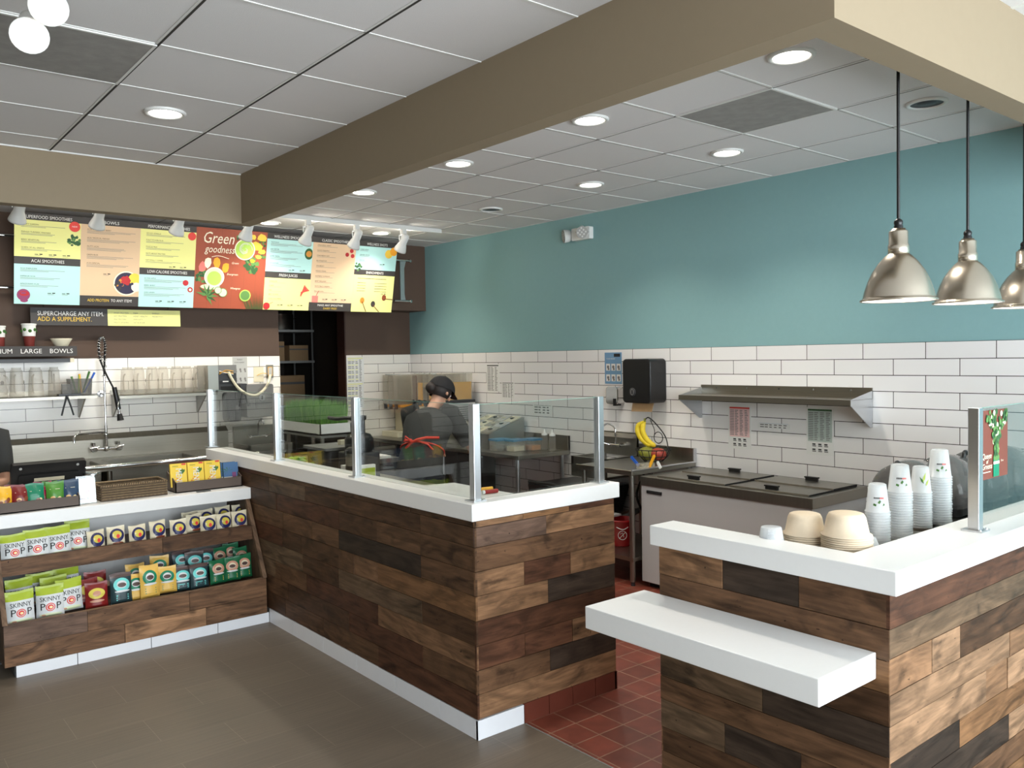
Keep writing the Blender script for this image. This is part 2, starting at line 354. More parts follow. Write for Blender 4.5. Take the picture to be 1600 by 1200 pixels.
for k in range(-1, 11):
    y = 2.35+.588*k
    b.box((BI, y-.004, ZC-.003), (XT, y+.009, ZC+.001), 'tbar'); b.box((BI, y+.009, ZC-.0035), (XT, y+.012, ZC), 'grout')
struct(b, 'trim_2')
def panel(name, x0, x1, y0, y1, label):
    b = MB(); b.box((x0, y0, ZC-.006), (x1, y1, ZC-.001), 'grille'); t = thing(name, label, 'ceiling vent', ((x0+x1)/2, (y0+y1)/2, ZC-.006)); b.build('perforated_panel', t)
    f = MB()
    for a, c in (((x0-.012, y0-.012), (x1+.012, y0)), ((x0-.012, y1), (x1+.012, y1+.012)), ((x0-.012, y0), (x0, y1)), ((x1, y0), (x1+.012, y1))): f.box((*a, ZC-.008), (*c, ZC-.002), 'tbar')
    f.build('frame', t)
panel('ceiling_vent', .5, 1.055, 3.52, 4.09, 'dusty grey return vent panel in the ceiling over the front left of the shop')
panel('ceiling_vent', 3.56, 4.13, 2.362, 2.926, 'grey perforated vent panel in the ceiling above the kitchen near the pendants')
# dropped beam round the kitchen
b = MB(); b.box((XB, YN0, ZB), (BI, YS+.1, ZC), 'tan'); struct(b, 'trim_3')
b = MB(); b.box((BI, YN0, ZB), (XT, YN1, ZC), 'tan'); struct(b, 'trim_4')
b = MB(); b.box((-4, YS, ZB), (XB, YS+.1, ZC), 'tan'); struct(b, 'trim_5')
YL = 8.069
# teal wall with tile wainscot
b = MB(); b.box((XT, -3, 0), (XT+.1, YB+.15, ZC), 'teal'); struct(b, 'wall_right')
b = MB(); b.box((XT-.008, 1.3, 0), (XT+.001, YB, 1.774), 'tile_r'); struct(b, 'wall_right_tile')
# back wall with doorway
b = MB(); b.box((-4, YL, 0), (3.553, YB+.15, ZC), 'brown'); b.box((4.482, YB, 0), (XT, YB+.15, ZC), 'brown'); b.box((3.553, YB, 2.35), (4.482, YB+.15, ZC), 'brown'); struct(b, 'wall_back')
b = MB(); b.box((-4, YL-.008, 0), (3.553, YL+.001, 1.774), 'tile_b'); b.box((4.482, YB-.008, 0), (XT-.008, YB+.001, 1.774), 'tile_c'); struct(b, 'wall_back_tile')
b = MB(); b.box((3.1, 8.57, 0), (3.2, 11.2, 2.7), 'backroom'); b.box((5.0, 8.57, 0), (5.1, 11.2, 2.7), 'backroom'); b.box((3.1, 11.2, 0), (5.1, 11.3, 2.7), 'backroom'); b.box((3.1, 8.57, 2.7), (5.1, 11.3, 2.8), 'backroom'); struct(b, 'wall_back_room')
b = MB(); b.box((4.470, YB-.012, 0), (4.486, YB+.16, 2.35), mat('door_jamb_dark_red', (62, 36, 28), .5)); struct(b, 'door_1')
# brown bulkhead behind the menu
b = MB(); b.box((3.553, YL, 2.263), (XT, YB, ZC), 'brown'); struct(b, 'trim_6')
# far end walls with shop windows (behind and left of the camera)
def glazed(name, n, horiz, fix, a0, a1, cnt):
    fr = MB(); gl = MB(); st = (a1-a0)/cnt
    def bx(mb, u0, u1, z0, z1, t, m):
        if horiz: mb.box((u0, fix-t, z0), (u1, fix+t, z1), m)
        else: mb.box((fix-t, u0, z0), (fix+t, u1, z1), m)
    bx(fr, a0, a1, 0, .12, .05, 'alu'); bx(fr, a0, a1, 2.85, 3.09, .05, 'alu')
    for k in range(cnt+1): bx(fr, a0+st*k-.03, a0+st*k+.03, .12, 2.85, .05, 'alu')
    bx(gl, a0, a1, .12, 2.85, .004, 'winglass')
    w_ = struct(fr, name); g = gl.build('window_pane', w_); return w_
glazed('window_1', 1, True, -3.05, -1.5, 5.33, 5)
b = MB(); b.box((-4.1, -3.1, 0), (-1.55, -3.0, ZC), 'tan'); struct(b, 'wall_front')
b = MB(); b.box((-4.1, -3.0, 0), (-4, 8.57, ZC), 'tan'); struct(b, 'wall_left')

# ------------------------------------------------------------ recessed ceiling lights
def canlight(x, y, lab, on_=True, power=62):
    t = thing('recessed_light', lab, 'ceiling light', (x, y, ZC-.012), group='recessed ceiling lights')
    r = MB(); r.lathe([(.078, .011), (.080, .000), (.094, -.002), (.100, .004), (.101, .011)], (x, y, ZC-.012), 'whitem', 32); r.build('trim_ring', t)
    l = MB()
    if on_: l.disc((x, y, ZC-.006), X3, -Y3, .079, 'lamp', 32)
    else: l.lathe([(.079, .006), (.05, .010), (.045, .004), (.001, .003)], (x, y, ZC-.012), 'dark', 24)
    l.build('lens' if on_ else 'unlit_lamp', t)
    if on_:
        d = bpy.data.lights.new('downlight', 'SPOT'); d.energy = power; d.spot_size = R(125); d.spot_blend = .8; d.shadow_soft_size = .07; d.color = (1, .92, .81)
        o = bpy.data.objects.new('downlight', d); COL.objects.link(o); o.location = (0, 0, -.012); o.parent = t
for x, y, lab, on_ in ((1.376, 4.431, 'glowing recessed ceiling light over the shop floor, left of the beam', 1), (3.24, 2.048, 'glowing recessed ceiling light nearest the camera, beside the beam corner', 1),
                       (3.225, 3.254, 'second glowing recessed ceiling light along the beam, left of the vent panel', 1), (4.448, 3.271, 'glowing recessed ceiling light right of the vent panel toward the teal wall', 1),
                       (3.236, 4.484, 'third glowing recessed ceiling light along the beam', 1), (4.431, 4.474, 'glowing recessed ceiling light above the emergency light on the teal wall', 1),
                       (3.2, 5.664, 'fourth glowing recessed ceiling light along the beam, nearest the menu track', 1), (3.2, 7.40, 'recessed ceiling light partly hidden behind the beam end above the menu', 1),
                       (4.368, 7.403, 'recessed ceiling light glowing just in front of the brown menu bulkhead', 1), (2.0, 6.35, 'added recessed ceiling light, unseen behind the beige soffit, nearer the doorway', 1), (.75, 6.35, 'added recessed ceiling light, unseen behind the beige soffit over the till', 1),  # last two are added, out of sight, to brighten the sink wall
                       (4.422, 2.018, 'unlit dark recessed ceiling light behind the pendant cords', 0),
                       (4.46, 5.716, 'small unlit recessed ceiling light in the rear kitchen ceiling', 0)):
    canlight(x, y, lab, on_)

# ------------------------------------------------------------ track lighting
def spotlamp(t, hx, hy, z0, aim, power, size=.1):
    """lamp head hanging from a track at z0, pointing at aim"""
    a = MB(); a.box((hx-.022, hy-.022, z0-.05), (hx+.022, hy+.022, z0), 'whitem'); a.tube([(hx, hy, z0-.05), (hx-.045, hy, z0-.06), (hx-.045, hy, z0-.11)], .005, 'whitem', 6); a.build('yoke', t)
    c = V((hx, hy, z0-.115)); d = (V(aim)-c).normalized(); s_ = size/.1
    h = MB(); h.lathe([(.002, -.075*s_), (.030*s_, -.072*s_), (.036*s_, -.05*s_), (.036*s_, .02*s_), (.046*s_, .045*s_), (.058*s_, .085*s_), (.060*s_, .10*s_), (.055*s_, .10*s_), (.05*s_, .07*s_)], c, 'whitem', 20, ax=d); h.build('lamp_head', t)
    g = MB(); q = d.orthogonal().normalized(); g.disc(c+d*.088*s_, q, d.cross(q), .054*s_, 'lamp', 20); g.build('bulb', t)
    l = bpy.data.lights.new('track_spot', 'SPOT'); l.energy = power; l.spot_size = R(110); l.spot_blend = .7; l.shadow_soft_size = .04; l.color = (1, .93, .80)
    l2 = bpy.data.lights.new('added_ceiling_glow', 'POINT'); l2.energy = 2.6; l2.shadow_soft_size = .03; l2.color = (1, .95, .86); o = bpy.data.objects.new('added_ceiling_glow', l2); COL.objects.link(o); o.parent = t; o.location = V((.03, .07, -.05))  # extra point light added outside the head to brighten the ceiling
    o = bpy.data.objects.new('track_spot', l); COL.objects.link(o); o.parent = t; o.location = c+d*.11*s_-V(t.location); o.rotation_euler = d.to_track_quat('-Z', 'Y').to_euler()
TY = 6.90
b = MB(); b.box((-1.0, TY-.018, 2.955), (4.75, TY+.018, ZC), 'whitem'); tag(b.build('lighting_track'), 'long white lighting track fixed to the ceiling in front of the menu', 'light track')
nm = ['leftmost track spotlight, over the superfood menu panel', 'second track spotlight from the left, over the bowls panel', 'third track spotlight from the left, over the performance panel', 'track spotlight peeking under the beam end, over the red poster', 'track spotlight right of the beam, over the wellness panel', 'track spotlight over the classic smoothies panel', 'rightmost track spotlight, beside the brown bulkhead end']
for k, (px, py, hy) in enumerate(((30, 318, TY), (155, 328, TY), (280, 342, TY), (388, 350, TY), (481, 345, TY), (557, 350, TY), (630, 358, TY))):
    x = P('y', TY, px, py)[0]
    t = thing('track_spotlight', 'white '+nm[k], 'spotlight', (x, TY, 2.955), group='track spotlights over the menu')
    spotlamp(t, x, TY, 2.957, (x-.06, 7.32, 2.25), 14)
# twin spotlight at the front left
b = MB(); cc = P('z', 2.98, 78, -14); b.box((cc.x-.06, cc.y-.9, 2.965), (cc.x-.024, cc.y+.02, ZC), 'whitem'); tag(b.build('lighting_track'), 'short white lighting track on the ceiling at the front left, mostly above the picture', 'light track')
for (hx_, hy_, hz_), lab in (((46, 52, 2.80), 'bright white spotlight glowing at the top left, lower of the two'), ((76, 8, 2.86), 'bright white spotlight at the top left edge, upper of the two')):
    c = P('z', hz_, hx_, hy_); t = thing('track_spotlight', lab, 'spotlight', (cc.x-.04, cc.y-.04 if hx_ > 60 else cc.y, 2.965), group='spotlights at the front left')
    d = (V((.5, .9, 1.7))-c).normalized(); d = (d+V((-.15, 0, -.3))).normalized()
    a = MB(); a.tube([(cc.x-.04, cc.y-.04, 2.965), c-d*.04+V((.02, 0, .10)), c-d*.04+V((.02, 0, .02))], .007, 'whitem', 8); a.build('yoke', t)
    h = MB(); h.lathe([(.002, -.10), (.030, -.097), (.034, -.06), (.036, -.01), (.05, .02), (.058, .045), (.058, .055), (.052, .05)], c-d*.03, 'whitem', 24, ax=d); h.build('lamp_head', t)
    g = MB(); g.ball(c+d*.012, .05, 'lamp'); g.build('bulb', t)
    l = bpy.data.lights.new('track_spot', 'SPOT'); l.energy = 6; l.spot_size = R(90); l.shadow_soft_size = .05; l.color = (1, .93, .80)
    o = bpy.data.objects.new('track_spot', l); COL.objects.link(o); o.parent = t; o.location = c+d*.08-V(t.location); o.rotation_euler = d.to_track_quat('-Z', 'Y').to_euler()

# ------------------------------------------------------------ pendants over the pick-up counter
def pendant(x, y, z, lab):
    t = thing('pendant_lamp', lab, 'pendant lamp', (x, y, z), group='brushed metal pendant lamps')
    c = MB(); c.cyl((x, y, z+.272), (x, y, ZC), .0055, 'black', n=10); c.build('cord', t)
    g = MB(); g.lathe([(.006, .288), (.011, .284), (.015, .279), (.015, .270), (.013, .266), (.0155, .262), (.0155, .250)], (x, y, z), 'black', 16); g.build('cord_grip', t)
    n = MB(); n.lathe([(.002, .253), (.023, .253), (.024, .247), (.030, .245), (.032, .241), (.032, .198), (.035, .195), (.035, .165), (.033, .163)], (x, y, z), 'nickel', 32); n.build('socket_housing', t)
    s_ = MB(); pr = [(.033, .166), (.046, .155), (.066, .133), (.086, .103), (.102, .068), (.113, .034), (.118, .012), (.120, .006), (.1275, .004), (.1285, -.001), (.1275, -.003), (.119, -.001)]
    s_.lathe(pr, (x, y, z), 'nickel', 64); s_.build('lamp_shade', t)
    i = MB(); i.lathe([(r-.003, q) for r, q in pr[:-2]][::-1], (x, y, z), 'whiteglow', 48); i.build('white_shade_lining', t)
    e = MB(); e.ball((x, y, z+.07), .028, 'lamp'); e.build('bulb', t)
    l = bpy.data.lights.new('pendant_light', 'POINT'); l.energy = 1.5; l.shadow_soft_size = .03; l.color = (1, .93, .8)
    o = bpy.data.objects.new('pendant_light', l); COL.objects.link(o); o.parent = t; o.location = (0, 0, .03)
M['redbrown'] = mat('red_brown_print', (120, 50, 44), .5)
M['nickel'] = mat('brushed_nickel', (206, 196, 180), .27, 1, nscale=2, namt=.12, stretch=(1, 1, 1), aniso=.6)
M['whiteglow'] = mat('white_shade_enamel', (235, 235, 230), .4)
for px, py, lab in ((1404, 470, 'brushed metal dome pendant lamp, leftmost of the three'), (1512, 472, 'brushed metal dome pendant lamp, middle of the three'), (1600, 481, 'brushed metal dome pendant lamp cut by the right edge of the picture')):
    p = P('y', 1.45, px, py); pendant(p.x, 1.45, {1404: 1.902, 1512: 1.909, 1600: 1.906}[px], lab)

# ------------------------------------------------------------ emergency light on the teal wall
c = P('x', XT, 911, 366)
t = thing('emergency_light', 'white twin-head emergency light on the teal wall', 'emergency light', (XT, c.y, c.z-.09))
b = MB(); b.rbox((XT-.05, c.y-.13, c.z-.055), (XT, c.y+.10, c.z+.055), 'whitem', .012, 'x'); b.build('housing', t)
for dy, dx in ((-.09, -.06), (.16, -.02)):
    b = MB(); d = V((-1, -.45 if dy < 0 else .55, -.12)).normalized(); b.lathe([(.002, -.05), (.03, -.048), (.055, -.01), (.060, .03), (.060, .04)], (XT+dx-.02, c.y+dy, c.z), 'whitem', 4 if dy < 0 else 20, ax=d, smooth=dy > 0)
    b.build('lamp_head', t)
    g = MB(); q = d.orthogonal().normalized(); g.disc(V((XT+dx-.02, c.y+dy, c.z))+d*.041, q, d.cross(q), .054, 'lgrey', 20)
    for i in range(-1, 2):
        for j in range(-1, 2): g.disc(V((XT+dx-.02, c.y+dy, c.z))+d*.043+q*i*.026+d.cross(q)*j*.026, q, d.cross(q), .009, 'whitem', 10)
    g.build('lens', t)

# ------------------------------------------------------------ long order counter (pony wall with reclaimed planks)
def yat(px, z, x=2.218):
    lo, hi = -1, 9
    def f(y):
        q = V((x, y, z))-CAM; return 800+FPX*q.dot(RT)/q.dot(_fwd)
    lo, hi = .3, 9.0
    for _ in range(50):
        mid = (lo+hi)/2
        if f(mid) > px: lo = mid
        else: hi = mid
    return (lo+hi)/2
def xat(px, z, y=3.0):
    def f(x):
        q = V((x, y, z))-CAM; return 800+FPX*q.dot(RT)/q.dot(_fwd)
    lo, hi = .3, 9.0
    for _ in range(50):
        mid = (lo+hi)/2
        if f(mid) < px: lo = mid
        else: hi = mid
    return (lo+hi)/2
def rnd_segs(u0, u1, tones='ddmmrrgdm', lo=.35, hi=.9):
    out = []; u = u0
    while u < u1-.02:
        v_ = min(u1, u+random.uniform(lo, hi));
        if u1-v_ < .12: v_ = u1
        out.append((u, v_, random.choice(tones))); u = v_
    return out
ZR = [.093, .206, .316, .427, .540, .653, .763, .873, .963, .99]
YC, YE = 3.003, 6.36
def lrow(z0, z1, cuts, tones, y_end=YE):
    """cuts: px from the corner outwards"""
    zm = (z0+z1)/2; ys = [YC]+[yat(p, zm) for p in cuts]; segs = []
    for i in range(len(cuts)): segs.append((ys[i]-YC, ys[i+1]-YC, tones[i]))
    if len(tones) > len(cuts) and ys[-1] < y_end: segs.append((ys[-1]-YC, y_end-YC, tones[len(cuts)]))
    elif ys[-1] < y_end: segs += rnd_segs(ys[-1]-YC, y_end-YC)
    return (z0, z1, segs)
t = thing('order_counter', 'L-shaped order counter clad in reclaimed wood planks under a white top', 'counter', (2.3, 4.6, 0))
b = MB(); b.box((2.232, 3.018, .0), (2.375, YE-.03, .99), 'grout'); b.box((2.232, 3.018, 0), (3.10, 3.125, .99), 'grout'); b.build('core_wall', t)
b = MB()
rows = [lrow(ZR[0], ZR[1], [591, 505], 'rm'), lrow(ZR[1], ZR[2], [660, 545, 450], 'mrd'), lrow(ZR[2], ZR[3], [590, 479, 430], 'trm'), lrow(ZR[3], ZR[4], [659, 529, 473], 'dgd'), lrow(ZR[4], ZR[5], [590, 553, 529, 470, 440], 'otmdd'),
        lrow(ZR[5], ZR[6], [657, 529, 487], 'mkm'), lrow(ZR[6], ZR[7], [656, 588, 529, 431], 'mmdr'), lrow(ZR[7], ZR[8], [656, 529, 476, 420], 'mddg'), lrow(ZR[8], ZR[9], [640, 560], 'dd')]
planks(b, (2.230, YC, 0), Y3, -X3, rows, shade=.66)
XE = 3.115
def srow(z0, z1, cuts, tones):
    zm = (z0+z1)/2; xs = [2.218]+[xat(p, zm) for p in cuts]+[XE]; return (z0, z1, [(xs[i]-2.218, xs[i+1]-2.218, tones[i]) for i in range(len(tones))])
rows = [srow(ZR[0], ZR[1], [], 't'), srow(ZR[1], ZR[2], [861], 'mk'), srow(ZR[2], ZR[3], [822, 896], 'rrt'), srow(ZR[3], ZR[4], [], 'r'), srow(ZR[4], ZR[5], [858], 'tk'), srow(ZR[5], ZR[6], [820.5, 892.5], 'trt'),
        srow(ZR[6], ZR[7], [], 'm'), srow(ZR[7], ZR[8], [855], 'pt'), srow(ZR[8], ZR[9], [819, 891], 'tor')]
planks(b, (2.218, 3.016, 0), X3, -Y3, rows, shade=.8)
b.build('wood_cladding', t)
b = MB(); y = YC
for k in range(8):
    y1 = min(5.30, 3.003+.405*(k+1)) if k else 3.31
    if k: y1 = min(5.30, 3.31+.405*k)
    b.box((2.219, y, .0), (2.232, y1-.003, .090), 'basetile'); y = y1
    if y >= 5.30: break
b.box((2.219, 3.005, 0), (2.49, 3.018, .088), 'basetile'); b.build('white_base_tile', t)
b = MB()
for k in range(5): b.box((2.493+.1565*k, 3.004, 0), (min(XE-.006, 2.493+.1565*(k+1)-.004), 3.018, .093), 'quarrybase')
b.box((XE-.013, 3.004, 0), (XE-.002, 3.125, .093), 'quarrybase'); b.build('red_base_tile', t)
b = MB(); b.prism([(2.212, 3.010, .99), (3.160, 3.010, .99), (3.160, 3.118, .99), (2.548, 3.118, .99), (2.548, 3.62, .99), (2.386, 3.66, .99), (2.386, 6.40, .99), (2.212, 6.40, .99)], (0, 0, .077), 'white'); b.build('white_countertop', t, bevel=.003)
# sneeze guard posts and glass
def guard_post(x, y, lab, grp='sneeze guard posts'):
    t = thing('sneeze_guard_post', lab, 'post', (x, y, 1.067), group=grp)
    b = MB(); b.box((x-.019, y-.019, 1.070), (x+.019, y+.019, 1.513), 'alu'); b.build('upright', t, bevel=.002)
    f = MB(); f.box((x-.036, y-.036, 1.067), (x+.036, y+.036, 1.073), 'alu'); f.build('foot_plate', t)
    for q in ((x-.027, y-.027, 1.073, x-.027, y-.027, 1.077), (x+.027, y-.027, 1.073, x+.027, y-.027, 1.077), (x+.019, y-.01, 1.10, x+.022, y-.01, 1.10)): s_ = MB(); s_.cyl(q[:3], q[3:], .005, 'chrome', n=8); s_.build('screw', t)
for (px, py), lab in zip(((335, 698), (430, 720), (558, 745)), ('aluminium sneeze guard post at the far end of the long counter', 'second aluminium sneeze guard post from the far end', 'third aluminium sneeze guard post, halfway along the long counter')):
    q = P('z', 1.067, px, py); guard_post(2.288, q.y, lab)
guard_post(2.289, 3.085, 'wide aluminium sneeze guard post at the counter corner'); guard_post(3.085, 3.080, 'aluminium sneeze guard post at the right end of the short counter leg')
def pane(a, b_, lab, z0=1.073, z1=1.508):
    g = MB(); a = V(a); b_ = V(b_); d = (b_-a).normalized(); n = V((-d.y, d.x, 0))*.004
    g.prism([(*(a-n).xy, z0), (*(b_-n).xy, z0), (*(b_+n).xy, z0), (*(a+n).xy, z0)], (0, 0, z1-z0), 'glass')
    o = tag(g.build('glass_panel'), lab, 'glass panel', 'sneeze guard glass')
    e = MB(); e.prism([(*(a-n*.95).xy, z1), (*(b_-n*.95).xy, z1), (*(b_+n*.95).xy, z1), (*(a+n*.95).xy, z1)], (0, 0, .0015), 'edge'); e.build('polished_edge', o)
ps = [P('z', 1.067, *q).y for q in ((335, 698), (430, 720), (558, 745))]+[3.085]
for i, lab in enumerate(('sneeze guard glass panel farthest along the long counter', 'sneeze guard glass panel in front of the grass tray', 'sneeze guard glass panel between the middle post and the corner post')):
    pane((2.296, ps[i]-.02, 0), (2.296, ps[i+1]+.02, 0), lab)
pane((2.31, 3.086, 0), (3.064, 3.086, 0), 'sneeze guard glass panel on the short counter leg')

# ------------------------------------------------------------ pick-up counter at the right with drop shelf
t = thing('pickup_counter', 'pick-up counter at the right, planked front under a thick white top', 'counter', (3.2, 1.5, 0))
b = MB(); b.box((2.468, 1.245, 0), (2.575, 2.13, .99), 'grout'); b.box((2.468, 1.245, 0), (5.31, 1.40, .99), 'grout'); b.build('core_wall', t)
b = MB()
def prow(z0, z1, cuts, tones):
    zm = (z0+z1)/2; ys = [2.135]+[yat(p, zm, 2.454) for p in cuts]+[1.233]; return (z0, z1, [(2.135-ys[i], 2.135-ys[i+1], tones[i]) for i in range(len(tones))])
rows = [prow(.883, .99, [1128, 1247], 'tkm'), prow(.785, .883, [], 'm'), prow(.685, .785, [], 'o'), prow(.585, .685, [], 'd'), prow(.489, .585, [1191], 'gk'), prow(.398, .489, [], 'm'), prow(.290, .398, [1132, 1251], 'gkm'), prow(.196, .290, [1190], 'dr'), prow(.09, .196, [], 'm'), prow(0, .09, [], 'd')]
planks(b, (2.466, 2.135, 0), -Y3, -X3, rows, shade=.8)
def nrow(z0, z1, cuts, tones):
    zm = (z0+z1)/2; xs = [2.456]+[xat(p, zm, 1.231) for p in cuts]+[5.31]; return (z0, z1, [(xs[i]-2.456, xs[i+1]-2.456, tones[i]) for i in range(len(tones))])
rows = [nrow(.883, .99, [], 'r'), nrow(.792, .883, [], 'g'), nrow(.680, .792, [1457, 1501], 'tld'), nrow(.585, .680, [1578], 'lt'), nrow(.470, .585, [1542, 1575], 'ltl'), nrow(.37, .470, [1501], 'ko'), nrow(.27, .37, [1578], 'kl'), nrow(.17, .27, [1500], 'tm'), nrow(.08, .17, [], 'o'), nrow(0, .08, [], 'm')]
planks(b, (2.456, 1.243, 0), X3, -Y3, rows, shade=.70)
planks(b, (2.456, 2.128, 0), X3, Y3, [(z, z+.11, [(0, .115, random.choice('mdt'))]) for z in [k*.11 for k in range(9)]], .006)
b.build('wood_cladding', t)
b = MB(); b.prism([(2.440, 1.204, .992), (5.32, 1.204, .992), (5.32, 1.415, .992), (2.580, 1.415, .992), (2.580, 2.168, .992), (2.440, 2.168, .992)], (0, 0, .075), 'white'); b.build('white_countertop', t, bevel=.003)
b = MB(); b.box((2.582, 1.418, .905), (3.62, 1.80, .945), 'steelh'); b.box((2.585, 1.42, .0), (3.60, 1.78, .905), 'lgrey'); b.build('work_surface', t)
t = thing('drop_shelf', 'thick white drop shelf bracketed to the side of the pick-up counter', 'shelf', (2.3, 1.75, .72))
zs = .805
a_ = P('z', zs, 914, 947); c_ = P('z', zs, 1280, 1061)
b = MB(); b.box((a_.x, c_.y, zs-.082), (2.454, a_.y, zs), 'white'); b.build('shelf_board', t, bevel=.003)
for yb_ in (1.45, 2.0): b = MB(); b.box((2.448, yb_-.016, .60), (2.454, yb_+.016, zs-.082), 'steel'); b.box((2.2, yb_-.016, zs-.088), (2.454, yb_+.016, zs-.082), 'steel'); b.cyl((2.447, yb_, .64), (2.449, yb_, .64), .006, 'chrome', n=10); b.build('bracket', t)
guard_post(3.209, 1.292, 'tall aluminium sneeze guard post on the pick-up counter at the right edge', 'sneeze guard posts')
pane((3.23, 1.30, 0), (5.31, 1.30, 0), 'sneeze guard glass panel on the pick-up counter with a printed card')
# ------------------------------------------------------------ snack display counter on the left
t = thing('display_counter', 'wooden snack display counter with two open shelves under a white top', 'display counter', (1.46, 5.7, 0))
XL, XR = .705, 2.19
b = MB(); b.box((XL, 5.93, .30), (XR, 5.95, .79), 'white'); b.box((XL, 5.60, .0), (XR, 5.95, .06), 'dark'); b.build('white_back_panel', t)
b = MB()
planks(b, (XL, 5.312, 0), X3, -Y3, [(.064, .178, [(0, .62, 'm'), (.62, 1.10, 't'), (1.10, 1.5, 'm')]), (.178, .297, [(0, .42, 'p'), (.42, 1.0, 'm'), (1.0, 1.5, 'm')])], .014, .95)
wbox(b, (XL, 5.312, .283), (XR, 5.335, .297), 'm'); b.build('lower_front_panel', t)
b = MB(); planks(b, (XL+.02, 5.487, 0), X3, -Y3, [(.528, .622, [(0, .88, 'm'), (.88, 1.47, 'd')])], .016, .9); wbox(b, (XL+.02, 5.487, .53), (XR-.01, 5.505, .622), 'd'); b.build('upper_lip_rail', t)
for z, y0, nm in ((.592, 5.505, 'upper_shelf'), (.268, 5.335, 'lower_shelf')):
    b = MB(); wbox(b, (XL+.02, y0, z-.018), (XR-.01, 5.93, z), 'd'); b.build(nm, t)
for x in (XL, XR-.002):
    b = MB(); wpoly(b, [(x, 5.312, .064), (x, 5.93, .064), (x, 5.93, .79), (x, 5.57, .79), (x, 5.335, .297), (x, 5.312, .297)], (.02, 0, 0), 'd'); b.build('side_panel', t)
    b = MB(); wpoly(b, [(x-.004, 5.30, .297), (x-.004, 5.335, .297), (x-.004, 5.60, .79), (x-.004, 5.565, .79)], (.026, 0, 0), 'm'); b.build('slanted_trim', t)
b = MB(); b.box((XL-.02, 5.552, .789), (2.2165, 6.20, .865), 'white'); b.build('white_countertop', t, bevel=.003)
for x0, x1 in ((.76, 1.065), (1.069, 1.47), (1.474, 1.875), (1.879, 2.216)): b = MB(); b.box((x0, 5.300, 0), (x1, 5.312, .064), 'basetile'); b.build('base_tile', t)
b = MB(); b.box((XL+.05, 5.32, 0), (2.2, 5.93, .06), 'dark'); b.build('plinth', t)

# ------------------------------------------------------------ snack bags
def bagmat(n, c, rough=.35, metal=0): M[n] = mat(n, c, rough, metal, nscale=35, namt=.06, bump=.3)
for n, c in (('bag_lime', (158, 176, 44)), ('bag_silver', (205, 208, 208)), ('bag_cream', (214, 204, 176)), ('bag_navy', (36, 38, 84)), ('bag_red', (118, 26, 24)), ('bag_gold', (218, 176, 84)), ('bag_teal', (40, 62, 66)), ('bag_forest', (24, 96, 60)), ('bag_brown', (84, 66, 62)), ('bag_aqua', (110, 205, 200)), ('bag_mustard', (232, 176, 40)), ('bag_maroon', (116, 26, 24)), ('bag_green', (76, 134, 48)), ('bag_jade', (20, 122, 88)), ('bag_magenta', (160, 26, 66)), ('bag_denim', (44, 66, 92)), ('nut', (222, 178, 112)), ('nut_dark', (128, 66, 40)), ('cashew', (236, 214, 158)), ('goldfoil', (206, 190, 80)), ('copperfoil', (190, 140, 116)), ('meadow', (205, 216, 178))):
    bagmat(n, c)
BP = {}
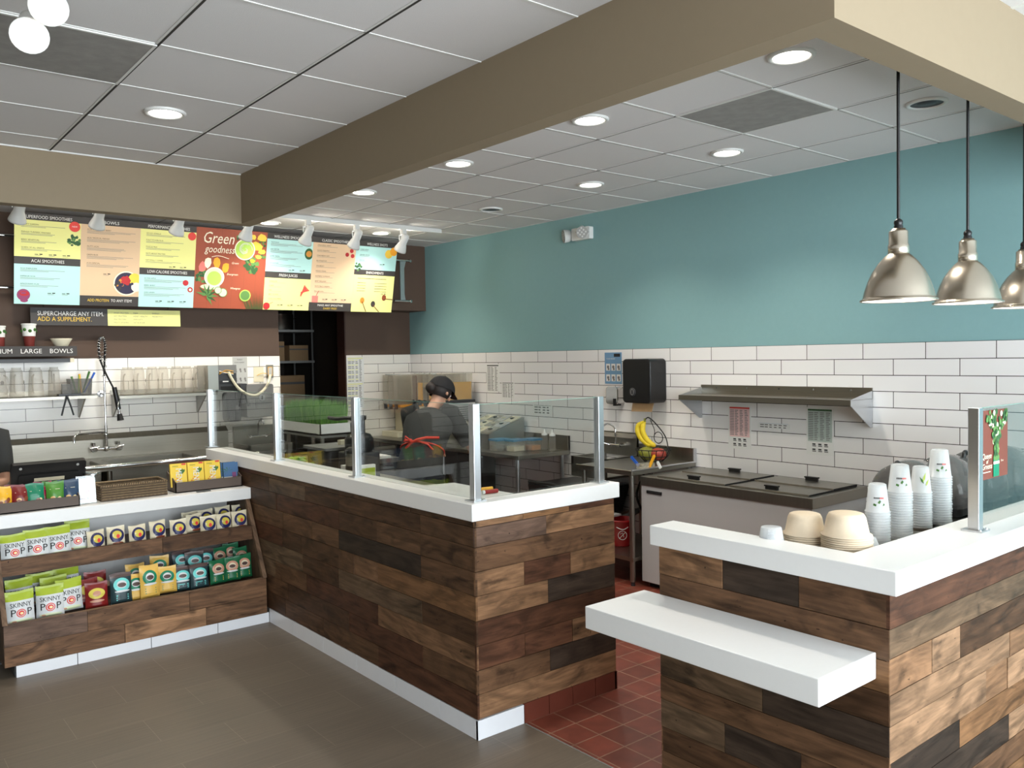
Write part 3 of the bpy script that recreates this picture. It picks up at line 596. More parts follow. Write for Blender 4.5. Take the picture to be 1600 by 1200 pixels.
def bag_mesh(kind, w_=.15, h=.2, d=.05):
    """stand-up pouch, front faces -y, base at z=0; one mesh with its print"""
    key = (kind, w_, h, d)
    if key in BP: return BP[key]
    sch = dict(pop=('bag_silver', 'bag_lime', .74), cookie=('bag_cream', 'bag_cream', 2), crimson=('bag_red', 'bag_red', 2), dusk=('bag_teal', 'bag_brown', .86), gold=('bag_gold', 'bag_gold', 2), forest=('bag_forest', 'bag_forest', 2),
               n_yellow=('bag_mustard', 0, 2), n_maroon=('bag_maroon', 0, 2), n_green=('bag_green', 0, 2), n_jade=('bag_jade', 0, 2), n_magenta=('bag_magenta', 0, 2), n_denim=('bag_denim', 0, 2))[kind]
    nu, nv = 12, 14; rnd = random.Random(hash(kind) % 97 if False else len(kind)*7+ord(kind[0]))
    ph = rnd.uniform(0, 6)
    def prof(u, v_):
        e = (1-abs(2*u-1)**3.2); q = (min(1, v_/.10)**.6)*(1 if v_ < .55 else max(0, 1-(v_-.55)/.36)**.8)
        return d*.5*e*q+.0015
    def pt(u, v_, s=1):
        x = (u-.5)*w_*(1-.04*sin(v_*pi)); wr = .0025*sin(9*u+ph+4*v_)*(1-abs(2*v_-1))
        return (x, -s*(prof(u, v_)+wr), v_*h+.003*sin(5*u+ph)*v_**3)
    b = MB()
    for s in (1, -1):
        for j in range(nv):
            mm = sch[1] if (j+.5)/nv > sch[2] else sch[0]
            vs = []; fs = []
            for i in range(nu+1): vs += [pt(i/nu, j/nv, s), pt(i/nu, (j+1)/nv, s)]
            for i in range(nu): f = (2*i, 2*i+2, 2*i+3, 2*i+1); fs.append(f if s > 0 else tuple(reversed(f)))
            b.add(vs, fs, mm, True)
    def fn(cx, cy, off=.0012):
        def g(a, c):
            x, z = cx+a, cy+c; u = min(1, max(0, x/w_+.5)); v_ = min(1, max(0, z/h)); q = pt(u, v_); return (x, q[1]-off, z)
        return g
    def txt(s_, cx, cz, size, m, wmax=None): b.text(s_, (0, 0, 0), X3, Z3, size, m, 'CENTER', fn=fn(cx, cz, .002), wmax=wmax)
    def dot(cx, cz, rx, rz, m, off=.0012, n=20):
        g = fn(cx, cz, off); R_ = 4
        for k in range(R_):
            a, c = k/R_, (k+1)/R_
            vs = [g(rx*a*cos(2*pi*i/n), rz*a*sin(2*pi*i/n)) for i in range(n)]+[g(rx*c*cos(2*pi*i/n), rz*c*sin(2*pi*i/n)) for i in range(n)]
            b.add(vs, [(i, n+i, n+(i+1) % n, (i+1) % n) for i in range(n)], m)
    if kind == 'pop':
        txt('SKINNY', 0, h*.52, .036, 'ink', w_*.72); txt('P', -w_*.27, h*.26, .055, 'ink'); txt('P', w_*.29, h*.26, .055, 'ink')
        dot(0, h*.335, w_*.17, w_*.16, 'redprint'); dot(0, h*.335, w_*.135, w_*.125, 'bag_silver', .0018); dot(0, h*.335, w_*.11, w_*.10, 'redprint', .0024); dot(.002, h*.33, w_*.06, w_*.05, 'cashew', .003)
        dot(0, h*.10, w_*.40, h*.06, 'meadow'); dot(-w_*.25, h*.10, w_*.08, h*.03, 'copperfoil', .002); txt('', 0, 0, .01, 'ink')
    elif kind == 'cookie':
        dot(.004, h*.52, w_*.40, w_*.40, 'bag_navy'); dot(.004, h*.56, w_*.26, w_*.23, 'goldfoil', .002); dot(.010, h*.48, w_*.10, w_*.12, 'redprint', .0028); dot(.0, h*.25, w_*.26, h*.06, 'bag_navy', .0016); dot(.008, h*.12, w_*.3, h*.07, 'nut_dark', .0016); dot(-.018, h*.57, w_*.05, w_*.05, 'bag_cream', .003)
    elif kind == 'crimson':
        dot(0, h*.58, w_*.36, h*.20, 'goldfoil'); dot(0, h*.58, w_*.18, h*.10, 'copperfoil', .002); dot(0, h*.30, w_*.32, h*.05, 'copperfoil')
    elif kind in ('dusk', 'gold', 'forest'):
        fo = dict(dusk='bag_aqua', gold='bag_jade', forest='copperfoil')[kind]
        dot(0, h*.62, w_*.37, h*.22, fo); dot(0, h*.64, w_*.22, h*.12, 'bag_silver' if kind != 'forest' else 'bag_cream', .002); dot(0, h*.62, w_*.19, h*.07, 'bag_brown', .0028); dot(0, h*.42, w_*.34, h*.035, 'bag_silver', .002)
        for k in range(3): b.add([fn(0, 0)(-w_*.28, h*(.27-.07*k)), fn(0, 0)(w_*.28, h*(.27-.07*k)), fn(0, 0)(w_*.28, h*(.30-.07*k)), fn(0, 0)(-w_*.28, h*(.30-.07*k))], [(0, 1, 2, 3)], 'bag_jade' if kind == 'gold' else ('bag_aqua' if kind == 'dusk' else 'bag_gold'))
    else:
        b.add([fn(0, 0)(-w_*.3, h*.68), fn(0, 0)(w_*.25, h*.68), fn(0, 0)(w_*.25, h*.70), fn(0, 0)(-w_*.3, h*.70)], [(0, 1, 2, 3)], 'bag_cream')
        for k in range(7): a = rnd.uniform(-.3, .3)*w_; c = rnd.uniform(.10, .48)*h; dot(a, c, w_*rnd.uniform(.09, .14), h*rnd.uniform(.05, .08), rnd.choice(['nut', 'cashew', 'nut_dark', 'nut']), .0015+.0006*k, 12)
    o = b.build('snack_bag', loc=(0, 0, 0)); BP[key] = o; o['_src'] = 1
    return o
used_src = set()
def bag(kind, px, y, z, lab, w_=.15, h=.2, d=.05, rz=0, tilt=-8, grp=None, pyr=800):
    src = bag_mesh(kind, w_, h, d); o = src if src.name not in used_src else src.copy()
    if src.name in used_src: COL.objects.link(o)
    used_src.add(src.name)
    x = P('y', y, px, pyr).x
    o.location = (x, y, z); o.rotation_euler = (R(tilt), 0, R(rz)); 
    if '_src' in o: del o['_src']
    return tag(o, lab, 'snack bag', grp)
G1, G2 = 'white and lime popcorn bags', 'cream cookie bags on the upper shelf'
ordn = ['leftmost', 'second', 'third', 'fourth', 'fifth', 'sixth', 'seventh', 'eighth', 'ninth', 'tenth']
for k, (px, hh, rz) in enumerate(((20, .160, 2), (56, .172, -3), (90, .176, 4), (120, .186, -8))):
    bag('pop', px, 5.545+.055*(k == 3), .593, ['leftmost', 'second', 'third', 'fourth'][k]+' white popcorn bag with lime top on the upper display shelf', .138, hh, .05, rz, -6, G1)
for k, (px, dy, rz, z) in enumerate(((149, 0, 10, 0), (180, .01, -4, .02), (214, 0, 3, .0), (246, .02, 8, .018), (278, .01, -5, 0), (303, .05, 6, .035), (325, 0, -6, .0), (350, .01, 5, .0), (374, .01, -3, .008))):
    bag('cookie', px, 5.55+dy, .593+z*.4, ordn[k]+' cream cookie bag from the left in the front row of the upper display shelf', .104, .118, .04, rz, -7, G2)
for k, (px, z) in enumerate(((293, .03), (318, .035), (345, .045), (371, .045))):
    bag('cookie', px+3, 5.68, .593+z*.6, ['cream cookie bag standing behind the front row, leftmost of the back four', 'cream cookie bag in the back row, second of the back four', 'cream cookie bag in the back row, third of the back four', 'cream cookie bag in the back row beside the slanted side board'][k], .104, .118, .04, 2, -4, G2)
for k, (px, y, z, rz, lab) in enumerate(((30, 5.40, .236, 3, 'white popcorn bag at the left end of the lower shelf, front'), (77, 5.42, .236, -6, 'white popcorn bag second in the lower shelf front row'), (108, 5.44, .250, 8, 'white popcorn bag third in the lower shelf front row, next to the red bags'),
                                         (30, 5.56, .27, 5, 'lime-topped popcorn bag behind the leftmost lower one'), (62, 5.60, .275, -5, 'lime-topped popcorn bag in the middle of the lower back row'), (84, 5.52, .26, 2, 'lime-topped popcorn bag in the second row of the lower shelf'), (104, 5.62, .285, 4, 'lime-topped popcorn bag at the right end of the lower back row'))):
    bag('pop', px, y, z+.033, lab, .145, .185, .05, rz, -6, G1, 900)
for k, (px, y, z, rz, lab) in enumerate(((150, 5.42, .250, -4, 'red snack bag with gold oval, front of the red ones'), (136, 5.50, .262, 6, 'red snack bag partly behind, left of the red ones'), (149, 5.56, .285, -2, 'red snack bag at the back of the red ones'))):
    bag('crimson', px, y, z+.02, lab, .125, .155, .045, rz, -6, 'red snack bags', 900)
G3 = 'dark kettle snack bags with aqua badge'
bag('dusk', 189, 5.42, .272, 'dark bag with bright aqua badge between the red and the gold bags', .125, .185, .05, 2, -5, G3, 900)
for px, y, z, rz, lab in ((285, 5.45, .262, -3, 'dark bag with aqua badge right of the gold bags'), (312, 5.42, .268, 5, 'dark bag with aqua badge in the front row beside the green bags'), (285, 5.60, .33, 6, 'dark bag at the back of the lower shelf, left one'), (305, 5.56, .32, -4, 'dark brown bag behind the front row, middle one'), (322, 5.58, .32, 3, 'dark brown bag behind the front row, next to the green ones')):
    bag('dusk', px, y, z+.01, lab, .12, .155, .04, rz, -6, G3, 900)
for px, y, z, rz, h, lab in ((212, 5.44, .248, -3, .165, 'gold snack bag at the left of the gold ones, half hidden'), (234, 5.40, .262, 3, .20, 'tall gold snack bag standing in front of the others'), (261, 5.44, .262, -6, .165, 'gold snack bag beside the dark bags'), (212, 5.54, .29, 2, .16, 'gold snack bag peeking out behind on the left'), (250, 5.58, .31, -10, .16, 'gold snack bag leaning at the back of the shelf')):
    bag('gold', px, y, z+.02, lab, .115, h, .04, rz, -6, 'gold snack bags', 900)
for px, y, z, rz, lab in ((341, 5.42, .285, 6, 'green snack bag, left of the three in front'), (363, 5.43, .285, -6, 'green snack bag, middle of the three in front'), (382, 5.45, .285, 3, 'green snack bag in front beside the slanted side board'), (344, 5.60, .325, 3, 'green snack bag in the back row, left one'), (362, 5.62, .335, -3, 'green snack bag in the back row, middle one'), (378, 5.57, .31, 2, 'green snack bag in the second row on the right')):
    bag('forest', px, y, z, lab, .108, .155, .04, rz, -6, 'green snack bags', 900)

# ------------------------------------------------------------ on the display counter
ZT = .866
M['traybrown'] = mat('brown_display_tray', (86, 74, 66), .6)
def tray(x0, x1, y0, y1, hf, hb, lab):
    t = thing('display_tray', lab, 'tray', ((x0+x1)/2, (y0+y1)/2, ZT)); e = .006
    b = MB(); b.box((x0, y0, ZT), (x1, y0+e, ZT+hf), 'traybrown'); b.box((x0, y1-e, ZT), (x1, y1, ZT+hb), 'traybrown'); b.box((x0, y0, ZT), (x1, y1, ZT+e), 'traybrown'); b.build('tray_body', t)
    for x in (x0, x1-e): s_ = MB(); s_.prism([(x, y0, ZT), (x, y1, ZT), (x, y1, ZT+hb), (x, y0+.04, ZT+hf*1.25), (x, y0, ZT+hf)], (e, 0, 0), 'traybrown'); s_.build('side_panel', t)
xa = P('y', 5.60, 125, 780).x; tray(.45, xa, 5.60, 5.76, .062, .10, 'long brown tray of nut pouches on the display counter')
xb0 = P('y', 5.72, 270, 768).x; tray(xb0, 2.20, 5.66, 5.84, .068, .13, 'brown tray of leaflet packs at the counter end')
for k, (kind, px, dy, lab) in enumerate((('n_yellow', 4, .0, 'yellow nut pouch at the left edge of the picture'), ('n_maroon', 22, .03, 'maroon nut pouch tucked behind its twin'), ('n_maroon', 32, 0, 'maroon nut pouch in the brown tray, front one'), ('n_jade', 55, 0, 'teal green nut pouch in the brown tray'), ('n_magenta', 67, .04, 'magenta nut pouch behind the teal one'), ('n_green', 86, .0, 'leaf green nut pouch in the brown tray, front one'), ('n_green', 81, .04, 'leaf green nut pouch hidden behind its twin'), ('n_denim', 110, 0, 'dark blue nut pouch at the tray end, front one'), ('n_denim', 105, .04, 'dark blue nut pouch hidden behind its twin'))):
    bag(kind, px, 5.64+dy, ZT+.008, lab, .098, .148, .035, random.uniform(-4, 4), -9, 'nut pouches in the brown tray', 750)
# plain promo booklets with MENU
M['menuyel'] = mat('yellow_card', (236, 200, 60), .5); M['leaf'] = mat('leaf_green', (58, 104, 40), .6); M['tropic'] = mat('blue_sky_print', (64, 104, 148), .5); M['purple'] = mat('purple_print', (124, 62, 110), .5)
for k, (px, lab) in enumerate(((280, 'yellow MENU booklet pack, leftmost in the brown tray'), (307, 'yellow MENU booklet pack, middle of three'), (333, 'yellow MENU booklet pack, right one next to the blue packs'))):
    c = P('y', 5.72, px, 738); b = MB(); w_, h, d = .105, .155, .022; b.box((-w_/2, -d/2, 0), (w_/2, d/2, h), 'menuyel')
    b.text('MENU', (-.018, -d/2-.0018, h*.80), -Z3, X3, .056, 'paper', wmax=h*.72); b.text('menu', (-w_*.36, -d/2-.0012, h*.86), X3, Z3, .016, 'leaf')
    for q in range(4): a = R(60+q*35); b.add([(.026, -d/2-.0010, h*.55), (.026+.020*cos(a-.3), -d/2-.0010, h*.55+.026*sin(a-.3)), (.026+.025*cos(a), -d/2-.0010, h*.55+.036*sin(a)), (.026+.020*cos(a+.3), -d/2-.0010, h*.55+.026*sin(a+.3))], [(0, 1, 2, 3)], 'leaf')
    for q in range(5): b.disc((-.03+.009*q, -d/2-.0014, .035+.012*(q % 3)), X3, Z3, .004, 'redprint', 8)
    b.box((w_*.2, -d/2-.0014, h*.92), (w_*.45, -d/2, h*.99), 'redprint')
    tag(b.build('menu_booklet', loc=(c.x, 5.73, ZT+.030), rot=(R(-8), 0, R(-3))), lab, 'booklet', 'yellow menu booklets')
for k, (px, dy, lab) in enumerate(((361, 0, 'blue packet with a palm and drink print at the tray end'), (357, .035, 'blue packet standing behind the first one'))):
    c = P('y', 5.73+dy, px, 738); b = MB(); w_, h, d = .10, .15, .02; b.box((-w_/2, -d/2, 0), (w_/2, d/2, h), 'tropic'); b.box((-w_/2, -d/2-.001, .01), (w_*.1, -d/2, h*.35), 'paper'); b.box((w_*.08, -d/2-.0012, .02), (w_*.34, -d/2, h*.55), 'purple'); b.box((w_*.36, -d/2-.0012, .02), (w_*.44, -d/2, h*.35), 'bag_lime')
    for q in range(6): a = R(20+q*40); b.add([(-.02, -d/2-.0014, h*.6), (-.02+.03*cos(a), -d/2-.0014, h*.6+.03*sin(a)), (-.02+.036*cos(a+.15), -d/2-.0014, h*.6+.03*sin(a+.15))], [(0, 1, 2)], 'leaf')
    tag(b.build('drink_packet', loc=(c.x, 5.73+dy, ZT+.010), rot=(R(-8), 0, R(-4))), lab, 'packet', 'blue packets in the brown tray')
# acrylic sign card
c = P('y', 5.66, 136, 783)
t = thing('counter_card', 'white card with a purple bowl print in a clear acrylic stand', 'sign', (c.x, 5.66, ZT))
b = MB(); b.T = Matrix.Translation((c.x, 5.66, ZT)) @ Matrix.Rotation(R(-9), 4, 'X'); b.rbox((-.05, -.003, .004), (.05, .003, .150), 'paper', .008, 'y')
b.box((-.03, -.0042, .128), (.03, -.003, .131), 'ink'); b.text('menu', (-.012, -.0044, .112), X3, Z3, .010, 'redprint')
for k in range(3): b.box((-.03+.004*k, -.0042, .102-.006*k), (.03-.004*k, -.003, .1035-.006*k), 'grayink')
b.disc((.0, -.0044, .065), X3, Z3, .024, 'purple'); b.disc((.003, -.0048, .070), X3, Z3, .014, 'redprint')
for q, (x, z) in enumerate(((-.036, .03), (-.022, .028), (-.010, .033), (.006, .030), (.022, .034), (.034, .03))): b.disc((x, -.0044, z), X3, Z3, .0075, ('bag_navy', 'nut_dark', 'bag_red')[q % 3], 10)
b.build('printed_card', t)
M['acrylic'] = glass_mat('clear_acrylic', (.93, .95, .95))
b = MB(); b.T = Matrix.Translation((c.x, 5.66, ZT)) @ Matrix.Rotation(R(-9), 4, 'X'); b.box((-.053, -.007, 0), (.053, -.0055, .155), 'acrylic'); b.box((-.053, .0055, 0), (.053, .007, .17), 'acrylic'); b.T = Matrix.Translation((c.x, 5.66, ZT)); b.box((-.053, -.01, 0), (.053, .05, .003), 'acrylic'); b.build('acrylic_stand', t)
# woven basket
M['wicker'] = mat('brown_wicker', (128, 108, 80), .6, nscale=40, namt=.3); M['wickerd'] = mat('dark_wicker', (84, 68, 50), .6, nscale=40, namt=.3)
x0, x1 = P('y', 5.64, 157, 778).x, P('y', 5.64, 264, 768).x
t = thing('wicker_basket', 'low rectangular brown wicker basket on the display counter', 'basket', ((x0+x1)/2, 5.74, ZT)); hb = .092
b = MB(); ya, yb_ = 5.64, 5.86
def wall(p, q):
    L = (V(q)-V(p)).length; n = int(L/.012); d = (V(q)-V(p))/n; nn = V((d.y, -d.x, 0)).normalized()
    for r in range(11):
        z = ZT+.006+r*.0078
        pts = [V((*p, z))+V((d.x, d.y, 0))*i+nn*(.0028 if (i+r) % 2 else -.0028) for i in range(n+1)] if True else 0
        b.tube(pts, .0042, 'wicker' if r % 2 else 'wickerd', 5)
p4 = [V((x0+.01, ya+.01)), V((x1-.01, ya+.01)), V((x1-.004, yb_)), V((x0+.004, yb_))]
for i in range(4): wall(p4[i], p4[(i+1) % 4])
b.box((x0+.006, ya+.008, ZT), (x1-.006, yb_-.004, ZT+.012), 'wickerd'); b.build('woven_body', t)
r_ = MB(); r_.tube([(*p, ZT+hb) for p in p4+p4[:1]], .0075, 'wicker', 8)
L = (x1-x0)
for k in range(int(L/.014)): r_.tube([(x0+.014*k, ya+.002, ZT+hb-.004), (x0+.014*k+.004, ya+.004, ZT+hb+.009), (x0+.014*k+.008, ya+.016, ZT+hb+.002)], .003, 'wickerd', 5)
r_.build('braided_rim', t)
# small dark plate on the counter, register terminal, clear container
c = P('z', ZT, 318, 768); b = MB(); b.box((c.x-.045, c.y-.012, ZT), (c.x+.045, c.y+.012, ZT+.004), 'dark'); tag(b.build('counter_plate'), 'small dark rectangular plate lying on the display counter in front of the tray', 'plate')
t = thing('register_terminal', 'black touch screen till terminal seen from behind', 'till', (1.06, 5.98, ZT))
b = MB(); b.T = Matrix.Translation((1.07, 5.98, ZT+.13)) @ Matrix.Rotation(R(24), 4, 'X'); b.rbox((-.21, -.018, -.10), (.21, .018, .13), 'black', .015, 'y'); b.rbox((-.17, -.030, -.08), (.17, -.016, .06), 'blackm', .01, 'y'); b.build('screen_back', t)
b = MB(); b.T = Matrix.Translation((1.07, 5.98, ZT+.13)) @ Matrix.Rotation(R(24), 4, 'X'); b.box((-.085, -.032, .012), (.085, -.030, .036), 'cream'); b.build('label_sticker', t)
for q in (-.16, .16): b = MB(); b.T = Matrix.Translation((1.07, 5.98, ZT+.13)) @ Matrix.Rotation(R(24), 4, 'X'); b.cyl((q, -.022, .105), (q, -.014, .105), .008, 'lgrey', n=10); b.build('mount_button', t)
b = MB(); b.rbox((.98, 5.94, ZT), (1.16, 6.12, ZT+.02), 'black', .02); b.box((1.03, 5.98, ZT+.02), (1.11, 6.04, ZT+.12), 'black'); b.build('stand', t)
c = P('y', 5.92, 140, 760)
t = thing('clear_canister', 'clear plastic canister with a steel rimmed lid behind the sign card', 'canister', (c.x+.02, 5.95, ZT))
b = MB(); b.lathe([(.05, 0), (.052, .01), (.052, .13), (.048, .145)], (c.x+.02, 5.95, ZT), 'acrylic', 24, cap0=True); b.build('jar', t); b = MB(); b.lathe([(.054, .14), (.055, .155), (.05, .158), (.001, .158)], (c.x+.02, 5.95, ZT), 'chrome', 24); b.build('lid', t)
# ------------------------------------------------------------ menu boards (tilted forward, on chrome rails)
for n, c in (('m_yel', (230, 228, 146)), ('m_blue', (176, 218, 214)), ('m_tan', (212, 182, 148)), ('m_wood', (150, 72, 48)), ('m_dark', (58, 54, 52)), ('m_kale', (44, 84, 44)), ('m_kale2', (86, 128, 66)), ('m_smooth', (168, 204, 88)), ('m_pine', (238, 196, 70)), ('m_berry', (176, 40, 44)), ('m_blueb', (44, 40, 66)), ('m_cream', (240, 232, 206)), ('m_orange', (240, 160, 40)), ('m_pink', (226, 120, 110)), ('m_acai', (140, 60, 100)), ('m_spice', (196, 132, 50)), ('m_gold', (222, 186, 60))): M[n] = mat('print_'+n[2:], c, .55)
YBm, ZBm = 7.80, 2.22; MT = R(13.0); MH = .735
ON = V((0, -cos(MT), -sin(MT))); UPm = V((0, -sin(MT), cos(MT)))
ZRAIL = [P('y', 7.93, 0, 367).z, P('y', 7.93, 0, 449).z]
class Board:
    def __init__(s, name, px0, px1, lab, grp='menu boards', mount=True):
        s.x0 = P('y', YBm, px0, 485).x; s.x1 = P('y', YBm, px1, 485).x; s.w = s.x1-s.x0; s.o = V((s.x0, YBm, ZBm)); s.r = random.Random(int(px0))
        s.t = thing(name, lab, 'menu board', ((s.x0+s.x1)/2, YBm, ZBm), group=grp)
        b = MB(); b.prism([s.p(.001, 0), s.p(s.w-.001, 0), s.p(s.w-.001, MH), s.p(.001, MH)], -ON*.012, 'm_dark'); b.build('board_panel', s.t); s.b = MB()
    def p(s, u, v_, e=0): return s.o+X3*u+UPm*v_+ON*e
    def rect(s, u0, v0, u1, v1, m, e=.0008): s.b.add([s.p(u0, v0, e), s.p(u1, v0, e), s.p(u1, v1, e), s.p(u0, v1, e)], [(0, 1, 2, 3)], m)
    def txt(s, t, u, v_, size, m, al='LEFT', e=.0018, wmax=None, shear=0): s.b.text(t, s.p(u, v_, e), X3, UPm, size, m, al, shear, wmax)
    def blob(s, u, v_, r, m, e=.0015, ry=None, n=18, wob=0, cl=None):
        pts = []
        for i in range(n):
            a = 2*pi*i/n; k = 1+wob*s.r.uniform(-1, 1); uu, vv = u+r*k*cos(a), v_+(ry or r)*k*sin(a)
            pts.append(s.p(min(s.w-.001, max(.001, uu)), min(MH-.001, max(.001, vv)), e))
        s.b.add(pts, [tuple(range(n))], m)
    def items(s, u, v_, n, wid, dv=.052, lines=2, m='grayink', names=()):
        """rows of item names and unreadable small print"""
        for k in range(n):
            vv = v_-dv*k; s.txt(names[k], u, vv, .0155, 'ink', wmax=wid) if k < len(names) else s.rect(u, vv, u+wid*s.r.uniform(.3, .55), vv+.0085, 'ink', .0014)
            for q in range(lines): s.rect(u, vv-.009-.009*q, u+wid*s.r.uniform(.75, 1)*(1 if q < lines-1 else .7), vv-.0062-.009*q, m, .0014)
    def prices(s, u, v_, n, du=.085):
        for k in range(n): s.rect(u+du*k, v_, u+du*k+.026, v_+.005, 'ink', .0014); s.rect(u+du*k+.034, v_, u+du*k+.056, v_+.008, 'ink', .0014); s.rect(u+du*k, v_-.009, u+du*k+.045, v_-.006, 'grayink', .0014)
    def kale(s, u, v_, r, n=26):
        for k in range(n): a = s.r.uniform(0, 6.28); d = r*math.sqrt(s.r.random())*.8; s.blob(u+d*cos(a), v_+d*sin(a), r*s.r.uniform(.14, .28), 'm_kale' if k % 3 else 'm_kale2', .0015+.00006*k, n=9, wob=.3)
    def done(s):
        s.b.build('printed_face', s.t)
        for u in (s.w*.2, s.w*.8):
            for zz in ZRAIL:
                k = (zz-ZBm)/cos(MT); p = s.p(u, k, -.012); a = MB(); a.box((p.x-.012, p.y-.004, zz-.008), (p.x+.012, 7.922, zz+.008), 'alu'); a.box((p.x-.016, 7.914, zz-.017), (p.x+.016, 7.9305, zz+.017), 'alu'); a.build('mount_arm', s.t)
        return s.t
# 1 superfood / acai
q = Board('menu_board', 22, 124.5, 'menu panel headed superfood smoothies over acai smoothies, far left'); w_ = q.w
q.rect(0, MH-.055, w_, MH, 'm_dark'); q.txt('SUPERFOOD SMOOTHIES', w_*.5, MH-.042, .036, 'paper', 'CENTER', wmax=w_*.72)
q.rect(0, .385, w_, MH-.055, 'm_yel'); q.items(w_*.10, MH-.095, 4, w_*.66, .062, names=('MIGHTY GARDEN', 'MANGO TURMERIC MADNESS', 'BERRY BENEFICIAL', 'QUEEN OF ALL GREENS')); q.prices(w_*.30, .405, 3, w_*.21)
q.kale(w_*.90, .53, .06); q.blob(w_*.90, MH-.085, .042, 'redprint', .0035); q.txt('NEW', w_*.90, MH-.09, .018, 'paper', 'CENTER', e=.005)
q.rect(0, .325, w_, .385, 'm_dark'); q.txt('ACAI SMOOTHIES', w_*.5, .342, .036, 'paper', 'CENTER', wmax=w_*.5); q.rect(0, 0, w_, .325, 'm_blue'); q.items(w_*.09, .285, 3, w_*.75, .062, names=('ACAI ENERGIZER', 'EMPEROR ACAI', 'AMAZONIAN ACAI')); q.prices(w_*.5, .09, 2, w_*.22)
q.blob(w_*.14, .075, .048, 'm_acai'); q.blob(w_*.15, .085, .036, 'm_berry', .002, .02); q.blob(w_*.15, .03, .028, 'm_acai', .0022, .016); q.blob(w_*.14, .09, .02, 'm_acai', .003, .008); q.done()
# 2 bowls
q = Board('menu_board', 124.5, 216, 'tan menu panel headed bowls with a fruit bowl picture'); w_ = q.w
q.rect(0, MH-.055, w_, MH, 'm_dark'); q.txt('BOWLS', w_*.5, MH-.042, .036, 'paper', 'CENTER'); q.rect(0, .085, w_, MH-.055, 'm_tan'); q.items(w_*.10, MH-.10, 5, w_*.82, .070, 3, names=('ACAI STRAWBERRY BERRY', 'ACAI TROPICAL MANGO', 'NUTTY ACAI', 'GREEN BLISS', 'ACAI ESPECIAL')); q.prices(w_*.38, .27, 1)
q.blob(w_*.78, .20, .105, 'm_cream', n=32); q.blob(w_*.78, .20, .094, 'm_blueb', .002, n=32); q.blob(w_*.92, .24, .05, 'm_pine', .0026); q.blob(w_*.95, .17, .04, 'm_cream', .0027)
for k in range(22): a = q.r.uniform(0, 6.28); d = q.r.uniform(.02, .078); q.blob(w_*.76+d*cos(a), .19+d*sin(a)*.9, .012, ('m_blueb', 'm_spice', 'm_dark')[k % 3], .0030+.00003*k, n=10)
q.blob(w_*.77, .225, .04, 'm_berry', .0045, wob=.2)
q.txt('ADD PROTEIN', w_*.49, .035, .034, 'm_gold', 'RIGHT', wmax=w_*.36); q.txt('TO ANY ITEM!', w_*.52, .035, .034, 'paper', wmax=w_*.36); q.done()
# 3 performance / low-calorie
q = Board('menu_board', 216, 301.5, 'menu panel headed performance smoothies over low-calorie smoothies'); w_ = q.w
q.rect(0, MH-.055, w_, MH, 'm_dark'); q.txt('PERFORMANCE SMOOTHIES', w_*.5, MH-.042, .036, 'paper', 'CENTER', wmax=w_*.75); q.rect(0, .345, w_, MH-.055, 'm_yel'); q.items(w_*.10, MH-.095, 5, w_*.72, .058, names=('GO-GO GORILLA', 'P-NUT POWER PLUS', 'MUSCLE MILK', 'NUTS ABOUT PROTEIN', 'NATURALLY COFFEE')); q.prices(w_*.52, .36, 2, w_*.2)
q.blob(w_*.92, MH-.09, .036, 'redprint', .003); q.rect(0, .285, w_, .345, 'm_dark'); q.txt('LOW-CALORIE SMOOTHIES', w_*.5, .302, .036, 'paper', 'CENTER', wmax=w_*.72)
q.rect(0, 0, w_, .285, 'm_blue'); q.items(w_*.09, .248, 3, w_*.78, .062, 3, names=('ACTIVE APPLE', 'BERRY BURST', 'LEAN GREEN')); q.prices(w_*.3, .05, 3, w_*.22)
q.blob(w_*.84, .225, .026, 'm_berry'); q.blob(w_*.93, .165, .024, 'm_berry'); q.blob(w_*.93, .165, .012, 'm_cream', .0022); q.done()
# 4 poster
q = Board('menu_poster', 301.5, 410.5, 'wood-red poster lettered Green goodness with green smoothies and kale'); w_ = q.w
q.rect(0, 0, w_, MH, 'm_wood')
for k in range(5): q.rect(w_*(.18+.17*k), 0, w_*(.18+.17*k)+.002, MH, 'm_berry' if 0 else 'nut_dark', .001)
q.kale(w_*.12, .28, .07, 20); q.kale(w_*.80, .42, .09, 34); q.kale(w_*.95, .50, .05, 14); q.kale(w_*.92, .62, .05, 14); q.kale(w_*.62, .66, .06, 14)
for u, v_, r, c in ((.92, .68, .05, 'm_pine'), (.78, .68, .035, 'm_pine'), (.85, .60, .06, 'm_pine'), (.93, .55, .035, 'm_pine'), (.88, .50, .03, 'm_pine'), (.80, .46, .025, 'm_orange')): q.blob(w_*u, v_, r, c, .0035, r*.7, 7, .2)
q.blob(w_*.68, .56, .098, 'm_cream', .005, n=32); q.blob(w_*.68, .56, .088, 'm_smooth', .0055, n=32)
for k in range(4): q.b.tube([q.p(w_*.68+(.07-.016*k)*cos(a*.35+k)*(1-a*.03), .56+(.07-.016*k)*sin(a*.35+k)*(1-a*.03), .006) for a in range(14)], .004, 'meadow', 5)
for u, v_, c in ((.10, .38, 'm_pink'), (.17, .42, 'm_cream'), (.30, .42, 'm_orange'), (.42, .38, 'm_orange')): q.blob(w_*u, v_, .035, c, .004, .05, 8, .15)
q.blob(w_*.27, .29, .092, 'm_cream', .005, n=32); q.blob(w_*.27, .29, .080, 'meadow', .0055, n=32); q.blob(w_*.27, .28, .065, 'm_smooth', .006, n=32)
for k in range(9): a = R(-60+k*28); c = q.p(w_*.18, .12, .004+.0002*k); q.b.add([c, c+X3*.03*cos(a+.5)+UPm*.03*sin(a+.5), c+X3*.11*cos(a)+UPm*.11*sin(a), c+X3*.03*cos(a-.5)+UPm*.03*sin(a-.5)], [(0, 1, 2, 3)], 'm_kale' if k % 2 else 'm_kale2')
